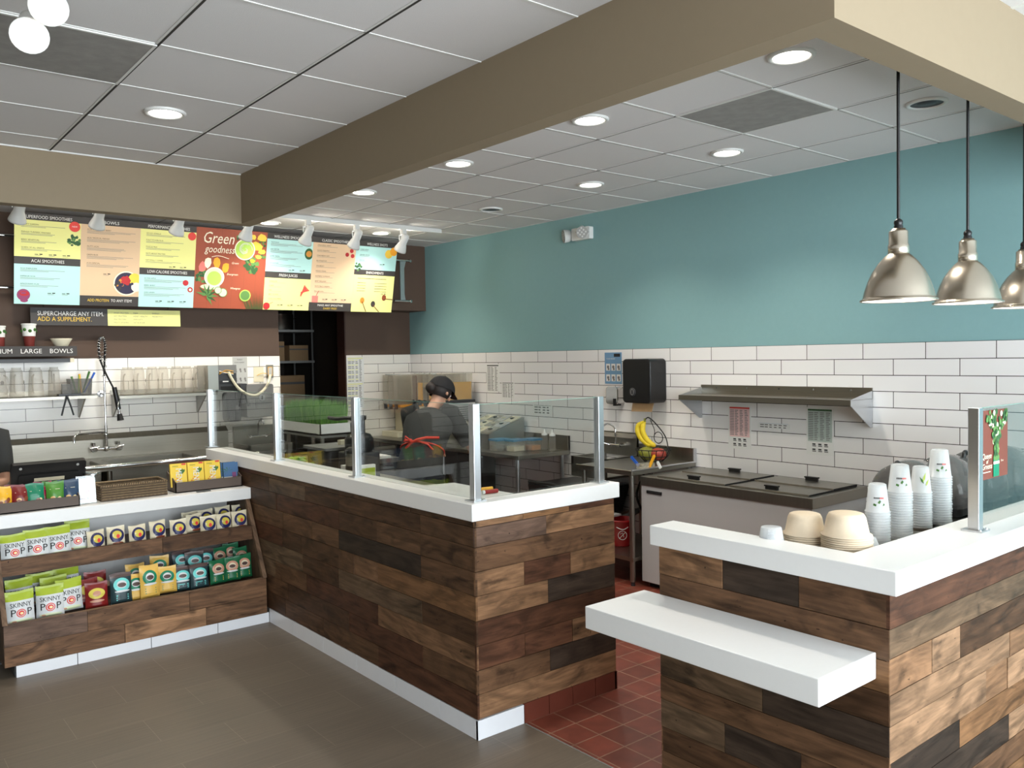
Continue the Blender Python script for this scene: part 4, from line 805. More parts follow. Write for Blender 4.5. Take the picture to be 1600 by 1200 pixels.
q.blob(w_*.22, .20, .09, 'meadow', .0045, .025); q.blob(w_*.40, .15, .042, 'm_kale2', .006); q.blob(w_*.40, .15, .036, 'meadow', .0065); q.blob(w_*.33, .17, .035, 'm_kale2', .0067); q.blob(w_*.33, .17, .029, 'meadow', .007)
for k in range(30): c = q.p(w_*.93, .0+.002, .003+.0001*k); a = R(100+k*2.3); L_ = q.r.uniform(.15, .26); e_ = X3*L_*cos(a)+UPm*L_*sin(a); c = q.p(w_*(.75+.008*k), .002, .003+.0001*k); e_ = X3*(-.10+.004*k)*.8+UPm*L_*.8; q.b.add([c, c+X3*.004, c+e_], [(0, 1, 2)], 'm_kale')
q.blob(w_*.72, .13, .055, 'm_smooth', .007); q.blob(w_*.72, .13, .045, 'm_kale2', .0075); q.kale(w_*.72, .13, .02, 6)
q.txt('Green', w_*.08, .60, .145, 'm_cream', e=.006, wmax=w_*.42, shear=.25); q.txt('goodness', w_*.12, .515, .095, 'm_cream', e=.006, wmax=w_*.42, shear=.25)
q.b.tube([q.p(w_*(.22+.03*k), .475+.012*sin(k*.5), .006) for k in range(9)], .003, 'm_cream', 5)
q.txt('Green', w_*.50, .42, .026, 'm_cream', e=.005, shear=.3); q.txt('Evergreen', w_*.44, .315, .026, 'm_cream', e=.007, wmax=w_*.16, shear=.3); q.txt('Wheatgrass', w_*.50, .185, .026, 'm_cream', e=.005, wmax=w_*.14, shear=.3); q.done()
# 5 wellness / fresh juices
q = Board('menu_board', 410.5, 481.5, 'menu panel headed wellness smoothies over fresh juices'); w_ = q.w
q.rect(0, MH-.055, w_, MH, 'm_dark'); q.txt('WELLNESS SMOOTHIES', w_*.5, MH-.042, .036, 'paper', 'CENTER', wmax=w_*.72); q.rect(0, .37, w_, MH-.055, 'm_blue'); q.items(w_*.08, MH-.09, 4, w_*.7, .066, 3, names=('TROPICALE', 'AGE DEFYER', 'SUPER GREEN', 'FAT BURNER')); q.prices(w_*.5, .39, 2, w_*.24)
q.blob(w_*.92, .56, .045, 'm_kale', .0015, .055); q.blob(w_*.92, .56, .03, 'm_spice', .002, .03); q.rect(0, .31, w_, .37, 'm_dark'); q.txt('FRESH JUICES', w_*.5, .327, .036, 'paper', 'CENTER', wmax=w_*.40)
q.rect(0, 0, w_, .31, 'm_yel'); q.items(w_*.10, .272, 5, w_*.5, .042, 1, names=('ENERGIZER', 'C-BEET', 'ABC', 'BEET TO PINK', 'COOL CUCUMBER')); q.prices(w_*.3, .045, 3, w_*.22)
for k in range(5): q.b.tube([q.p(w_*.80, .14+.01*k, .003), q.p(w_*(.88+.025*k), .25-.012*k, .003)], .006, 'redprint', 5)
q.blob(w_*.07, .035, .035, 'm_berry'); q.b.tube([q.p(w_*.10, .05, .003), q.p(w_*.2, .075, .003)], .002, 'm_berry', 5); q.done()
# 6 classic
q = Board('menu_board', 481.5, 547.8, 'tan menu panel headed classic smoothies'); w_ = q.w
q.rect(0, MH-.055, w_, MH, 'm_dark'); q.txt('CLASSIC SMOOTHIES', w_*.5, MH-.042, .036, 'paper', 'CENTER', wmax=w_*.62); q.rect(0, .085, w_, MH-.055, 'm_tan'); q.items(w_*.10, MH-.085, 10, w_*.72, .051, 1, names=('STRAWBERRY BERRY', 'ISLAND PINEAPPLE', 'STRAWBERRY KIWI', 'BIG SENSATION', 'CRANBERRY', 'MANGO MANIA', 'RASPBERRY ROMANCE', 'BERRY BRILLIANT', 'WHITE PEACH PASSION', 'PINA COLADA')); q.prices(w_*.3, .115, 3, w_*.22)
for u, v_ in ((.90, .62), (.80, .58), (.93, .57)): q.blob(w_*u, v_, .021, 'm_berry')
q.rect(w_*.06, .085, w_*.20, .15, 'm_pink', .0016); q.b.tube([q.p(w_*.15, .15, .002), q.p(w_*.2, .20, .002)], .002, 'm_berry', 5)
q.txt('MAKE ANY SMOOTHIE', w_*.5, .048, .028, 'paper', 'CENTER', wmax=w_*.6); q.txt('DAIRY FREE!', w_*.5, .016, .028, 'm_gold', 'CENTER', wmax=w_*.34); q.done()
# 7 shots / enrichments
q = Board('menu_board', 547.8, 611, 'rightmost menu panel with wellness shots over enrichments'); w_ = q.w
q.rect(0, MH-.055, w_, MH, 'm_dark'); q.txt('WELLNESS SHOTS', w_*.5, MH-.042, .036, 'paper', 'CENTER', wmax=w_*.5); q.rect(0, .44, w_, MH-.055, 'm_blue'); q.items(w_*.1, MH-.095, 3, w_*.35, .055, 1, names=('WHEATGRASS', 'GINGER LEMON', 'IMMUNE')); q.prices(w_*.6, .50, 1)
q.blob(w_*.80, .615, .045, 'm_pine'); q.blob(w_*.92, .645, .045, 'm_orange', .002); q.kale(w_*.08, .47, .05, 16); q.rect(0, .385, w_, .44, 'm_dark'); q.txt('ENRICHMENTS', w_*.5, .40, .034, 'paper', 'CENTER', wmax=w_*.42)
q.rect(0, 0, w_, .385, 'm_yel'); q.rect(w_*.1, .345, w_*.8, .352, 'ink')
for k in range(4): q.rect(w_*.1, .30-.028*k, w_*.30, .306-.028*k, 'ink'); q.rect(w_*.52, .298-.028*k, w_*.82, .304-.028*k, 'ink')
q.prices(w_*.7, .19, 1)
for u, v_, c, ex, ey in ((.25, .12, 'm_spice', .36, .005), (.78, .155, 'nut_dark', .99, .14), (.52, .085, 'm_dark', .68, .005)): q.blob(w_*u, v_, .026, c, .003, .032); q.b.tube([q.p(w_*u, v_-.01, .0025), q.p(w_*ex, ey, .0025)], .004, 'nut_dark', 5)
q.done()
# rails and end bracket
for py, nm in ((367, 'upper'), (449, 'lower')):
    z = P('y', 7.93, 0, py).z; b = MB(); b.cyl((-1.0, 7.93, z), (4.80, 7.93, z), .014, 'chrome', n=12)
    for x in (-.5, 1.0, 2.6, 4.2): b.cyl((x, 7.93, z), (x, 8.069, z), .009, 'chrome', n=8)
    tag(b.build('menu_rail'), nm+' chrome rail holding the menu boards off the brown bulkhead', 'rail', 'menu board rails')
b = MB(); x = P('y', 7.86, 629, 430).x; za, zb_ = P('y', 7.86, 629, 408).z, P('y', 7.86, 629, 471).z
b.prism([(x-.03, 7.86, zb_), (x+.035, 7.86, zb_), (x+.022, 7.86, zb_+.08), (x+.022, 7.86, za-.08), (x+.045, 7.86, za), (x-.03, 7.86, za)], (0, .012, 0), 'alu')
for z in (za, zb_): b.cyl((x-.12, 7.84, z+.005), (x+.075, 7.84, z+.005), .010, 'chrome', n=10); b.cyl((x+.075, 7.84, z+.005), (x+.095, 7.84, z+.005), .018, 'chrome', n=10); b.cyl((x, 7.84, z+.005), (x, 8.069, z+.005), .008, 'chrome', n=8)
tag(b.build('menu_bracket'), 'silver upright bracket at the right end of the menu boards', 'bracket')
# supercharge sign
x0, x1 = P('y', 7.9, 47, 480).x, P('y', 7.9, 281, 480).x; z1, z0 = P('y', 7.9, 47, 480).z, P('y', 7.9, 60, 508).z; xm = P('y', 7.9, 168, 490).x
t = thing('supplement_sign', 'narrow sign under the menu reading supercharge any item', 'sign', ((x0+x1)/2, 7.9, z0))
b = MB(); b.box((x0, 7.9, z0), (x1, 7.912, z1), 'm_dark'); b.build('board_panel', t)
b = MB(); h = z1-z0; b.box((xm, 7.8985, z0), (x1, 7.9, z1-.004), 'm_yel'); b.text('SUPERCHARGE ANY ITEM.', (x0+.05, 7.8985, z0+h*.56), X3, Z3, .052, 'paper', wmax=(xm-x0)*.86); b.text('ADD A SUPPLEMENT.', (x0+.05, 7.8985, z0+h*.24), X3, Z3, .052, 'm_gold', wmax=(xm-x0)*.70)
for c in range(3):
    for k in range(4 if c < 2 else 2): b.text([['WHEY PROTEIN', 'SOY PROTEIN', 'PEA PROTEIN', 'MULTI-VITAMIN'], ['FIBER', 'HEART HEALTH', 'IMMUNITY', 'FAT BURNER'], ['ENERGY', 'PROBIOTICS']][c][k], (xm+.05+.16*c, 7.8975, z1-.04-.028*k), X3, Z3, .017, 'grayink')
b.build('printed_face', t)
for x in (x0+.1, x1-.1): b = MB(); b.cyl((x, 7.915, z1-.01), (x, 7.93, z1+.30), .003, 'chrome', n=6); b.build('hanger_wire', t)
# ------------------------------------------------------------ back wall: sink, shelves, fittings
def steel_leg(mb, x, y, z1, r=.02, m='steel'): mb.cyl((x, y, .03), (x, y, z1), r, m, n=12); mb.cyl((x, y, 0), (x, y, .03), r*.8, 'dark', n=12)
t = thing('compartment_sink', 'long stainless three-compartment sink along the back wall', 'sink', (1.2, 7.55, 0))
sx0, sx1, sy0, sy1 = -.75, 2.985, 7.28, 8.05
b = MB(); xs = [sx0, sx0+.45, sx0+.50, 1.05, 1.10, 1.75, 1.80, 2.45, 2.50, sx1]
b.box((sx0, sy0, .86), (sx1, 7.42, .90), 'steelh'); b.box((sx0, 7.81, .86), (sx1, sy1-.03, .90), 'steelh')
bas = [(.25, .95), (1.02, 1.72), (1.79, 2.49)]
e = sx0
for a, c in bas: b.box((e, 7.42, .86), (a, 7.81, .90), 'steelh'); e = c
b.box((e, 7.42, .86), (sx1, 7.81, .90), 'steelh'); b.build('deck', t)
for a, c in bas:
    b = MB(); th = .008
    b.box((a, 7.42, .55), (c, 7.81, .56), 'steel'); b.box((a, 7.42, .56), (a+th, 7.81, .895), 'steel'); b.box((c-th, 7.42, .56), (c, 7.81, .895), 'steel'); b.box((a, 7.42, .56), (c, 7.42+th, .895), 'steel'); b.box((a, 7.81-th, .56), (c, 7.81, .895), 'steel')
    b.cyl(((a+c)/2, 7.6, .56), ((a+c)/2, 7.6, .565), .04, 'chrome'); b.build('basin', t)
b = MB(); b.tube([(sx0, sy0, .895), (sx1, sy0, .895)], .022, 'chrome', 12); b.build('rolled_rim', t)
b = MB(); b.box((sx0, 8.00, .90), (sx1, 8.015, 1.06), 'steel'); b.prism([(sx0, 8.0, 1.06), (sx0, 8.058, 1.105), (sx0, 8.058, .90), (sx0, 8.015, .90)], (sx1-sx0, 0, 0), 'steelh'); b.build('backsplash', t)
for x in (sx0+.1, .98, 1.76, sx1-.1):
    for y in (7.36, 7.9): b = MB(); steel_leg(b, x, y, .86); b.build('leg', t)
# pre-rinse faucet
c = P('y', 7.98, 165, 700); fx, fz = c.x, c.z
t = thing('prerinse_faucet', 'tall chrome spring pre-rinse faucet with black spray handle', 'faucet', (fx, 7.98, fz))
b = MB()
for s in (-1, 1): b.cyl((fx+s*.10, 8.01, fz), (fx+s*.10, 7.92, fz), .026, 'chrome'); b.cyl((fx+s*.10, 7.96, fz-.02), (fx+s*.10, 7.96, fz+.055), .014, 'chrome'); b.cyl((fx+s*.10-.035, 7.91, fz+.01), (fx+s*.10+.035, 7.91, fz+.02), .007, 'chrome', n=8); b.ball((fx+s*.10, 7.95, fz), .030, 'chrome')
b.cyl((fx-.10, 7.95, fz), (fx+.10, 7.95, fz), .014, 'chrome'); b.ball((fx, 7.95, fz), .026, 'chrome'); b.cyl((fx, 7.95, fz), (fx, 7.95, fz+.20), .013, 'chrome'); b.ball((fx, 7.95, fz+.12), .020, 'chrome'); b.build('valve_body', t)
b = MB(); b.cyl((fx, 7.95, fz+.20), (fx, 7.95, 1.62), .009, 'chrome', n=10)
top = arc((fx-.05, 7.91, 1.86), .05, 0, pi, 12, X3, Z3); b.build('riser_pipe', t)
path = [(fx, 7.95, 1.60), (fx+.005, 7.93, 1.80), (fx+.002, 7.9, 1.90), (fx-.02, 7.88, 1.95), (fx-.05, 7.85, 1.935), (fx-.065, 7.83, 1.86), (fx-.06, 7.8, 1.75), (fx-.02, 7.77, 1.62), (fx+.03, 7.75, 1.50)]
def smooth(ps, n=6):
    ps = [V(p) for p in ps]; out = []
    for i in range(len(ps)-1):
        p0, p1, p2, p3 = ps[max(i-1, 0)], ps[i], ps[i+1], ps[min(i+2, len(ps)-1)]
        for k in range(n):
            u = k/n; out.append(.5*((2*p1)+(p2-p0)*u+(2*p0-5*p1+4*p2-p3)*u*u+(-p0+3*p1-3*p2+p3)*u**3))
    return out+[ps[-1]]
sp = smooth(path, 8); b = MB(); b.tube(sp, .008, 'blackm', 8); b.build('hose', t)
b = MB(); co = []; sp2 = smooth(path[:7], 26)
for i, p in enumerate(sp2): a = i*.9; d = V((0, 1, 0)); co.append(p+X3*.018*cos(a)+Y3*.018*sin(a))
b.tube(co, .0028, 'chrome', 5); b.build('spring', t)
b = MB(); b.cyl((fx+.03, 7.75, 1.52), (fx+.055, 7.73, 1.33), .020, 'black'); b.cyl((fx+.055, 7.73, 1.33), (fx+.06, 7.73, 1.28), .012, 'chrome'); b.cyl((fx+.06, 7.73, 1.29), (fx+.065, 7.72, 1.235), .020, 'black', r1=.028); b.tube([(fx+.05, 7.71, 1.40), (fx+.035, 7.67, 1.36), (fx+.045, 7.69, 1.30)], .005, 'chrome', 6); b.build('spray_handle', t)
b = MB(); b.cyl((fx, 7.95, 1.46), (fx-.01, 8.06, 1.46), .009, 'chrome', n=10); b.cyl((fx-.01, 8.05, 1.46), (fx-.01, 8.061, 1.46), .028, 'chrome'); b.build('wall_bracket', t)
b = MB(); b.tube(smooth([(fx, 7.95, fz+.135), (fx-.10, 7.87, fz+.15), (fx-.26, 7.7, fz+.155), (fx-.30, 7.67, fz+.15), (fx-.315, 7.655, fz+.12), (fx-.315, 7.65, fz+.09)]), .010, 'chrome', 10); b.build('spout', t)
# wall shelves
def wshelf(x0, x1, z, lab, br):
    t = thing('wall_shelf', lab, 'shelf', ((x0+x1)/2, 7.9, z-.2)); b = MB(); b.box((x0, 7.75, z-.004), (x1, 8.06, z), 'steelh'); b.box((x0, 7.75, z-.028), (x1, 7.754, z), 'steel'); b.box((x0, 8.055, z), (x1, 8.06, z+.04), 'steel'); b.build('shelf_plate', t)
    for x in br: b = MB(); b.prism([(x, 7.77, z-.006), (x, 8.06, z-.006), (x, 8.06, z-.20), (x, 8.045, z-.20)], (.012, 0, 0), 'darksteel'); b.build('bracket', t)
s1x1, s2x0, s2x1 = 1.78, 1.955, 2.80
wshelf(-.9, s1x1, 1.462, 'steel wall shelf at the left carrying clear blender jars and a utensil tub', (-.3, .6, 1.69))
wshelf(s2x0, s2x1, 1.447, 'steel wall shelf right of the faucet carrying a row of clear blender jars', (s2x0+.01, s2x1-.09))
b = MB(); b.prism([(s2x0, 7.75, 1.447), (s2x0, 8.06, 1.447), (s2x0, 8.06, 1.50), (s2x0, 7.77, 1.49)], (.004, 0, 0), 'steel')
# clear jars upside down
M['jar'] = frost_mat('scuffed_clear_plastic', (214, 208, 196), .22, .25)
def jar0():
    t = thing('blender_jar', 'x', 'jar', (0, 0, 0)); b = MB()
    def ring(s, z, n=16): 
        o = []
        for i in range(n): a = 2*pi*i/n+pi/8; r = s/max(abs(cos(a-pi/8+pi/4 if 0 else a)), abs(sin(a)))**.75; o.append((r*cos(a), r*sin(a), z))
        return o
    L = [(.046, 0), (.050, .006), (.049, .03), (.041, .19), (.040, .215), (.032, .225), (.032, .24)]; vs = []; n = 16
    for s, z in L: vs += ring(s, z)
    b.add(vs, [(k*n+i, k*n+(i+1) % n, (k+1)*n+(i+1) % n, (k+1)*n+i) for k in range(len(L)-1) for i in range(n)], 'jar', True); b.add(ring(.032, .24), [tuple(range(n))], 'jar'); b.build('jar_body', t, world=False)
    b = MB(); b.tube(smooth([(.045, 0, .03), (.072, 0, .05), (.070, 0, .15), (.040, 0, .18)], 5), .007, 'jar', 8); b.build('handle', t, world=False)
    b = MB(); b.rbox((-.024, -.066, .10), (.024, -.0565, .16), 'lgrey', .004, 'y') if 0 else b.disc((0, -.0535, .12), X3, Z3, .016, 'jarink', 20); b.build('measuring_print', t, world=False)
    return t
M['jarink'] = frost_mat('faded_print_plastic', (96, 90, 84), .5, .5)
proto = jar0(); first = True
spots = [(-2, 1, 20), (27, 1, 95), (56, 1, 100), (86, 1, 80), (199, 2, 100), (219, 2, 85), (238, 2, 95), (257, 2, 80), (276, 2, 100), (294, 2, 90), (311, 2, 95)]
w1 = ['clear blender jar cut by the left edge of the picture', 'clear blender jar second from the left on the left shelf', 'clear blender jar third on the left shelf', 'clear blender jar beside the utensil tub']
w2 = ['clear blender jar at the left end of the right shelf', 'second clear blender jar on the right shelf', 'third clear blender jar on the right shelf', 'fourth clear blender jar on the right shelf', 'fifth clear blender jar on the right shelf', 'sixth clear blender jar on the right shelf', 'clear blender jar at the right end of the right shelf, beside the control box']
for k, (px, s, rz) in enumerate(spots):
    z = 1.463 if s == 1 else 1.448; x = P('y', 7.88, px, 600).x; lab = (w1+w2)[k]
    o = proto if first else copy_tree(proto); first = False; o.location = (x, 7.88+.03*(k % 2), z); o.rotation_euler = (0, 0, R(rz)); o['label'] = lab; o['group'] = 'clear blender jars'
# utensil tub, tongs
c = P('y', 7.87, 124, 603)
t = thing('utensil_tub', 'smoky plastic tub holding coloured spatulas on the left shelf', 'tub', (c.x, 7.87, 1.463))
M['smoke'] = frost_mat('smoky_plastic', (98, 96, 88), .75, .3)
b = MB(); q = .078; b.prism([(c.x-q, 7.8, 1.463), (c.x+q, 7.8, 1.463), (c.x+q+.008, 7.795, 1.60), (c.x-q-.008, 7.795, 1.60)], (0, .14, 0), 'smoke'); b.build('tub_body', t)
for i, (dx, col, dz, lean) in enumerate(((.05, 'blue', .05, .07), (.02, 'yellow', .04, -.02), (-.02, 'bag_lime', .03, .02), (.03, 'leaf', .06, .05), (-.05, 'm_kale2', .02, -.01))):
    u = thing('spatula', ['blue handled spatula standing in the smoky tub', 'yellow handled spatula standing in the smoky tub', 'lime handled spatula standing in the smoky tub', 'dark green handled spatula standing in the smoky tub', 'leaf green handled scraper standing in the smoky tub'][i], 'spatula', (c.x+dx*.6, 7.85, 1.48), group='utensils in the smoky tub')
    b = MB(); b.tube([(c.x+dx*.6, 7.85, 1.48), (c.x+dx+lean, 7.86, 1.60+dz)], [.006, .009], col, 8); b.build('handle', u)
c = P('y', 7.75, 102, 620); t = thing('tongs', 'black tongs hanging over the front edge of the left wall shelf', 'tongs', (c.x, 7.74, 1.28))
b = MB(); b.box((c.x-.05, 7.735, 1.463), (c.x+.12, 7.81, 1.478), 'black'); b.box((c.x-.02, 7.75, 1.478), (c.x+.05, 7.8, 1.56), 'smoke'); b.build('holder', t)
for s in (-1, 1): b = MB(); b.tube([(c.x+.01, 7.738, 1.465), (c.x+.01+s*.03, 7.733, 1.36), (c.x+.01+s*.045, 7.733, 1.30)], .007, 'black', 6); b.build('arm', t)
c2 = P('y', 8.06, 160, 560)
# small cup shelf sign
x1 = P('y', 7.75, 120, 545).x; z1, z0 = P('y', 7.75, 60, 541).z, P('y', 7.75, 60, 557).z
t = thing('cup_size_shelf', 'dark wall shelf strip lettered MEDIUM LARGE BOWLS with sample cups', 'shelf', (x1-.4, 7.85, z0))
b = MB(); b.box((.3, 7.75, z1-.006), (x1, 8.07, z1), 'm_dark'); b.box((.3, 7.745, z0), (x1, 7.75, z1), 'm_dark'); b.build('shelf_strip', t)
b = MB()
for s_, px, al in (('MEDIUM', 20, 'RIGHT'), ('LARGE', 49, 'CENTER'), ('BOWLS', 96, 'CENTER')): c = P('y', 7.744, px, 552); b.text(s_, (c.x, 7.7435, z0+.026), X3, Z3, .052, 'paper', al)
b.build('lettering', t)
b = MB(); b.box((.3, 7.77, z0-.05), (x1-.03, 8.07, z0-.02), 'dark'); b.rbox((x1-.05, 7.76, z0-.05), (x1-.02, 7.78, z0-.015), 'cream', .005, 'y'); b.build('support_rail', t)
for px, lab, s_ in ((-1, 'printed paper cup on the size shelf at the left edge', 1), (46, 'printed paper cup above the word LARGE', 1.12)):
    c = P('y', 7.9, px, 540); t = thing('sample_cup', lab, 'cup', (c.x, 7.9, z1), group='sample cups on the size shelf')
    b = MB(); h = .16*s_; b.lathe([(.034, 0), (.036, .002), (.047*s_, h)], (c.x, 7.9, z1), 'redbrown', 24, cap0=True); b.lathe([(.0415*s_, h*.48), (.0480*s_, h)], (c.x, 7.9, z1), 'paper', 24)
    for a in range(-2, 3): b.ball((c.x+.043*s_*sin(a*.8), 7.9-.043*s_*cos(a*.8), z1+h*(.72+.06*(a % 2))), .014, 'leaf', 8, 5)
    b.build('cup_body', t); b = MB(); b.lathe([(.048*s_, h-.004), (.051*s_, h), (.051*s_, h+.008), (.045*s_, h+.010), (.001, h+.006)], (c.x, 7.9, z1), 'paper', 24); b.build('lid', t)
M_ = 1
c = P('y', 7.9, 96, 541); b = MB(); b.lathe([(.001, .0), (.045, .0), (.05, .004), (.082, .062), (.084, .066), (.079, .064), (.046, .008), (.001, .006)], (c.x, 7.9, z1), 'm_cream', 28); tag(b.build('sample_bowl'), 'cream paper bowl displayed above the word BOWLS', 'bowl')
# control box, conduit, outlet, wall papers
c0, c1 = P('y', 7.85, 320, 571), P('y', 7.85, 367, 611)
t = thing('control_box', 'grey electrical control box with loose wires beside the blender jars', 'control box', ((c0.x+c1.x)/2, 7.9, c1.z))
b = MB(); xm = c0.x+(c1.x-c0.x)*.34; b.box((c0.x, 7.77, c1.z+.02), (xm, 8.06, c0.z), 'darksteel'); b.box((xm, 7.8, c1.z), (c1.x, 8.06, c0.z), 'dark'); b.build('housing', t)
b = MB(); b.box((xm+.02, 7.796, c1.z+.07), (c1.x-.01, 7.8, c1.z+.10), 'black'); b.box((xm+.05, 7.794, c1.z+.09), (c1.x-.08, 7.798, c1.z+.10), 'paper'); b.box((xm+.03, 7.796, c1.z+.0), (c1.x, 7.8, c1.z+.05), 'blackm'); b.box((xm, 7.797, c1.z+.17), (c1.x, 7.8, c0.z), 'grey'); b.build('label_plate', t)
for i, m in enumerate(('yellow', 'black', 'yellow', 'paper')): b = MB(); b.tube(smooth([(xm+.02, 7.795, c1.z+.165+.01*i), (xm+.07, 7.77, c1.z+.20-.008*i), (c1.x-.04, 7.77, c1.z+.19-.01*i)], 5), .003, m, 5); b.build('wire', t)
pth = [P('y', 7.77, *q) for q in ((357, 581), (361, 590), (372, 606), (387, 616), (402, 617), (415, 606), (420, 595), (422, 586))]
t2 = thing('flexible_conduit', 'white ribbed conduit sagging from the control box to the wall outlet', 'conduit', pth[4][:])
b = MB(); sp = smooth([*pth[:-1], P('y', 8.03, 422, 587)], 9); b.tube(sp, [.0125+.0022*(i % 2) for i in range(len(sp))], 'cream', 10); b.build('conduit_tube', t2)
c = P('y', 8.06, 421, 581); b = MB(); b.box((c.x-.035, 8.045, c.z-.06), (c.x+.035, 8.063, c.z+.07), 'steel'); b.box((c.x-.022, 8.041, c.z-.04), (c.x+.022, 8.046, c.z+.05), 'yellow'); b.box((c.x-.018, 8.04, c.z-.035), (c.x+.018, 8.045, c.z+.045), 'lgrey'); tag(b.build('wall_outlet'), 'steel outlet plate where the white conduit ends', 'outlet')
c = P('y', 8.06, 404, 585); b = MB(); b.box((c.x-.05, 8.055, c.z-.075), (c.x+.05, 8.063, c.z+.075), 'cream'); b.tube(smooth([(c.x-.02, 8.05, c.z-.01), (c.x+.03, 8.04, c.z+.012), (c.x+.08, 8.045, c.z+.005)], 5), .003, 'yellow', 5); tag(b.build('blank_wall_plate'), 'cream blank wall plate left of the steel outlet', 'wall plate')
def sheet(name, fixed, ax, pts, lab, draw, cat='notice', m='paper', th=.002):
    """paper sheet on a wall; draw(b,u0..): coordinates from its lower left corner"""
    us = [p[0] if ax == 'y' else p[1] for p in pts]; zs = [p[2] for p in pts]; u0, u1, z0, z1 = min(us), max(us), min(zs), max(zs)
    def q(u, v_, e=0):
        return (u0+u, fixed-th-e, z0+v_) if ax == 'y' else (fixed-th-e, u1-u, z0+v_)
    b = MB(); ux = X3 if ax == 'y' else -Y3; n = -Y3 if ax == 'y' else -X3
    b.prism([q(0, 0), q(u1-u0, 0), q(u1-u0, z1-z0), q(0, z1-z0)], -n*th, m)
    draw(b, q, u1-u0, z1-z0, ux); return tag(b.build(name), lab, cat)
def R4(b, q, u0, v0, u1, v1, m, e=.0006): b.add([q(u0, v0, e), q(u1, v0, e), q(u1, v1, e), q(u0, v1, e)], [(0, 1, 2, 3)], m)
def table_print(head, rows=12, cols=4, foot=0, hm='ink', tint=None, hl=None):
    def d(b, q, w_, h, ux):
        if tint: R4(b, q, w_*.06, h*foot, w_*.94, h*.96, tint, .0004)
        R4(b, q, w_*.06, h*.93, w_*.94, h*.965, hm)
        y1 = h*.91; dy = (y1-h*(foot+.03))/rows
        for r in range(rows):
            for c in range(cols):
                u = w_*(.08+.86*c/cols); R4(b, q, u, y1-dy*(r+.8), u+w_*.86/cols*(.85 if c == 0 else random.uniform(.45, .75)), y1-dy*(r+.35), hl if hl and r % 3 == 0 and c < 3 else 'grayink')
        if foot:
            for r in range(2):
                for c in range(3): R4(b, q, w_*(.22+.22*c), h*(foot-.07-.11*r), w_*(.34+.22*c), h*(foot-.04-.11*r), 'ink'); R4(b, q, w_*(.22+.22*c), h*(foot-.105-.11*r), w_*(.36+.22*c), h*(foot-.08-.11*r), 'grayink')
    return d
def wash_print(bg):
    def d(b, q, w_, h, ux):
        R4(b, q, w_*.55, h*.86, w_*.92, h*.96, 'ink') if bg else b.text('WASH', q(w_*.3, h*.88, .001), ux, Z3, h*.07, 'ink')
        b.text('YOUR HANDS', q(w_*.1, h*.78, .001), ux, Z3, h*.06, 'paper' if bg else 'ink', wmax=w_*.7)
        for r in range(2):
            for c in range(3):
                u, v_ = w_*(.08+.31*c), h*(.42-.34*r); R4(b, q, u, v_, u+w_*.24, v_+h*.22, 'paper' if bg else 'lgrey', .0006); cc = V(q(u+w_*.12, v_+h*.12, .0012)); b.disc(cc, ux, Z3, w_*.07, 'grayink', 10, h*.05); R4(b, q, u+w_*.1, v_+h*.02, u+w_*.2, v_+h*.08, 'grayink', .0014)
    return d
sheet('hand_washing_notice', 8.061, 'y', [P('y', 8.061, 363, 558), P('y', 8.061, 387, 600)], 'grey hand washing instruction sheet beside the control box', wash_print(0), m='lgrey')
sheet('recipe_sheet', 8.411, 'y', [P('y', 8.411, 541, 558), P('y', 8.411, 569, 597)], 'white sheet with yellow highlighted rows, upper one right of the doorway', table_print('', 14, 4, 0, 'm_yel', None, 'm_yel'))
sheet('recipe_sheet', 8.411, 'y', [P('y', 8.411, 541, 598.5), P('y', 8.411, 569, 637)], 'white sheet with yellow highlighted rows, lower one right of the doorway', table_print('', 14, 4, 0, 'm_yel', None, 'm_yel'))
# towel and soap dispensers by the corner hand sink
c0, c1 = P('y', 7.85, 385, 601), P('y', 7.85, 428, 628); z0 = P('y', 7.85, 400, 652).z
t = thing('towel_dispenser', 'grey steel paper towel dispenser left of the doorway', 'dispenser', ((c0.x+c1.x)/2, 7.95, z0))
b = MB(); b.rbox((c0.x, 7.85, z0), (c1.x, 8.06, c0.z), 'grey', .02, 'y'); b.build('cabinet', t, bevel=.004)
b = MB(); cx_ = c0.x+(c1.x-c0.x)*.56; b.cyl((cx_, 7.851, c0.z-.13), (cx_, 7.845, c0.z-.13), .03, 'chrome'); b.box((cx_-.006, 7.843, c0.z-.15), (cx_+.006, 7.847, c0.z-.11), 'black'); b.build('lock', t)
b = MB(); b.box((c0.x+.02, 7.847, z0+.13), (c1.x-.01, 7.851, z0+.14), 'dark'); b.rbox((c0.x-.05, 7.87, c0.z-.18), (c0.x+.02, 8.05, c0.z+.01), 'dark', .02, 'y'); b.build('hinge_end', t)
c0, c1 = P('y', 7.95, 353, 613), P('y', 7.95, 377, 658); t = thing('soap_dispenser', 'dark grey soap dispenser on the back wall tiles', 'dispenser', ((c0.x+c1.x)/2, 8., c1.z))
b = MB(); b.rbox((c0.x, 7.94, c1.z), (c1.x, 8.061, c0.z), 'dark', .035, 'y', 6); b.build('case', t, bevel=.008); b = MB(); b.disc(((c0.x+c1.x)/2+.03, 7.931, c1.z+.13), X3, Z3, .018, 'grey', 16, .03); b.box((c0.x+.02, 7.92, c1.z+.02), (c1.x-.02, 7.95, c1.z+.06), 'dark'); b.build('push_bar', t)
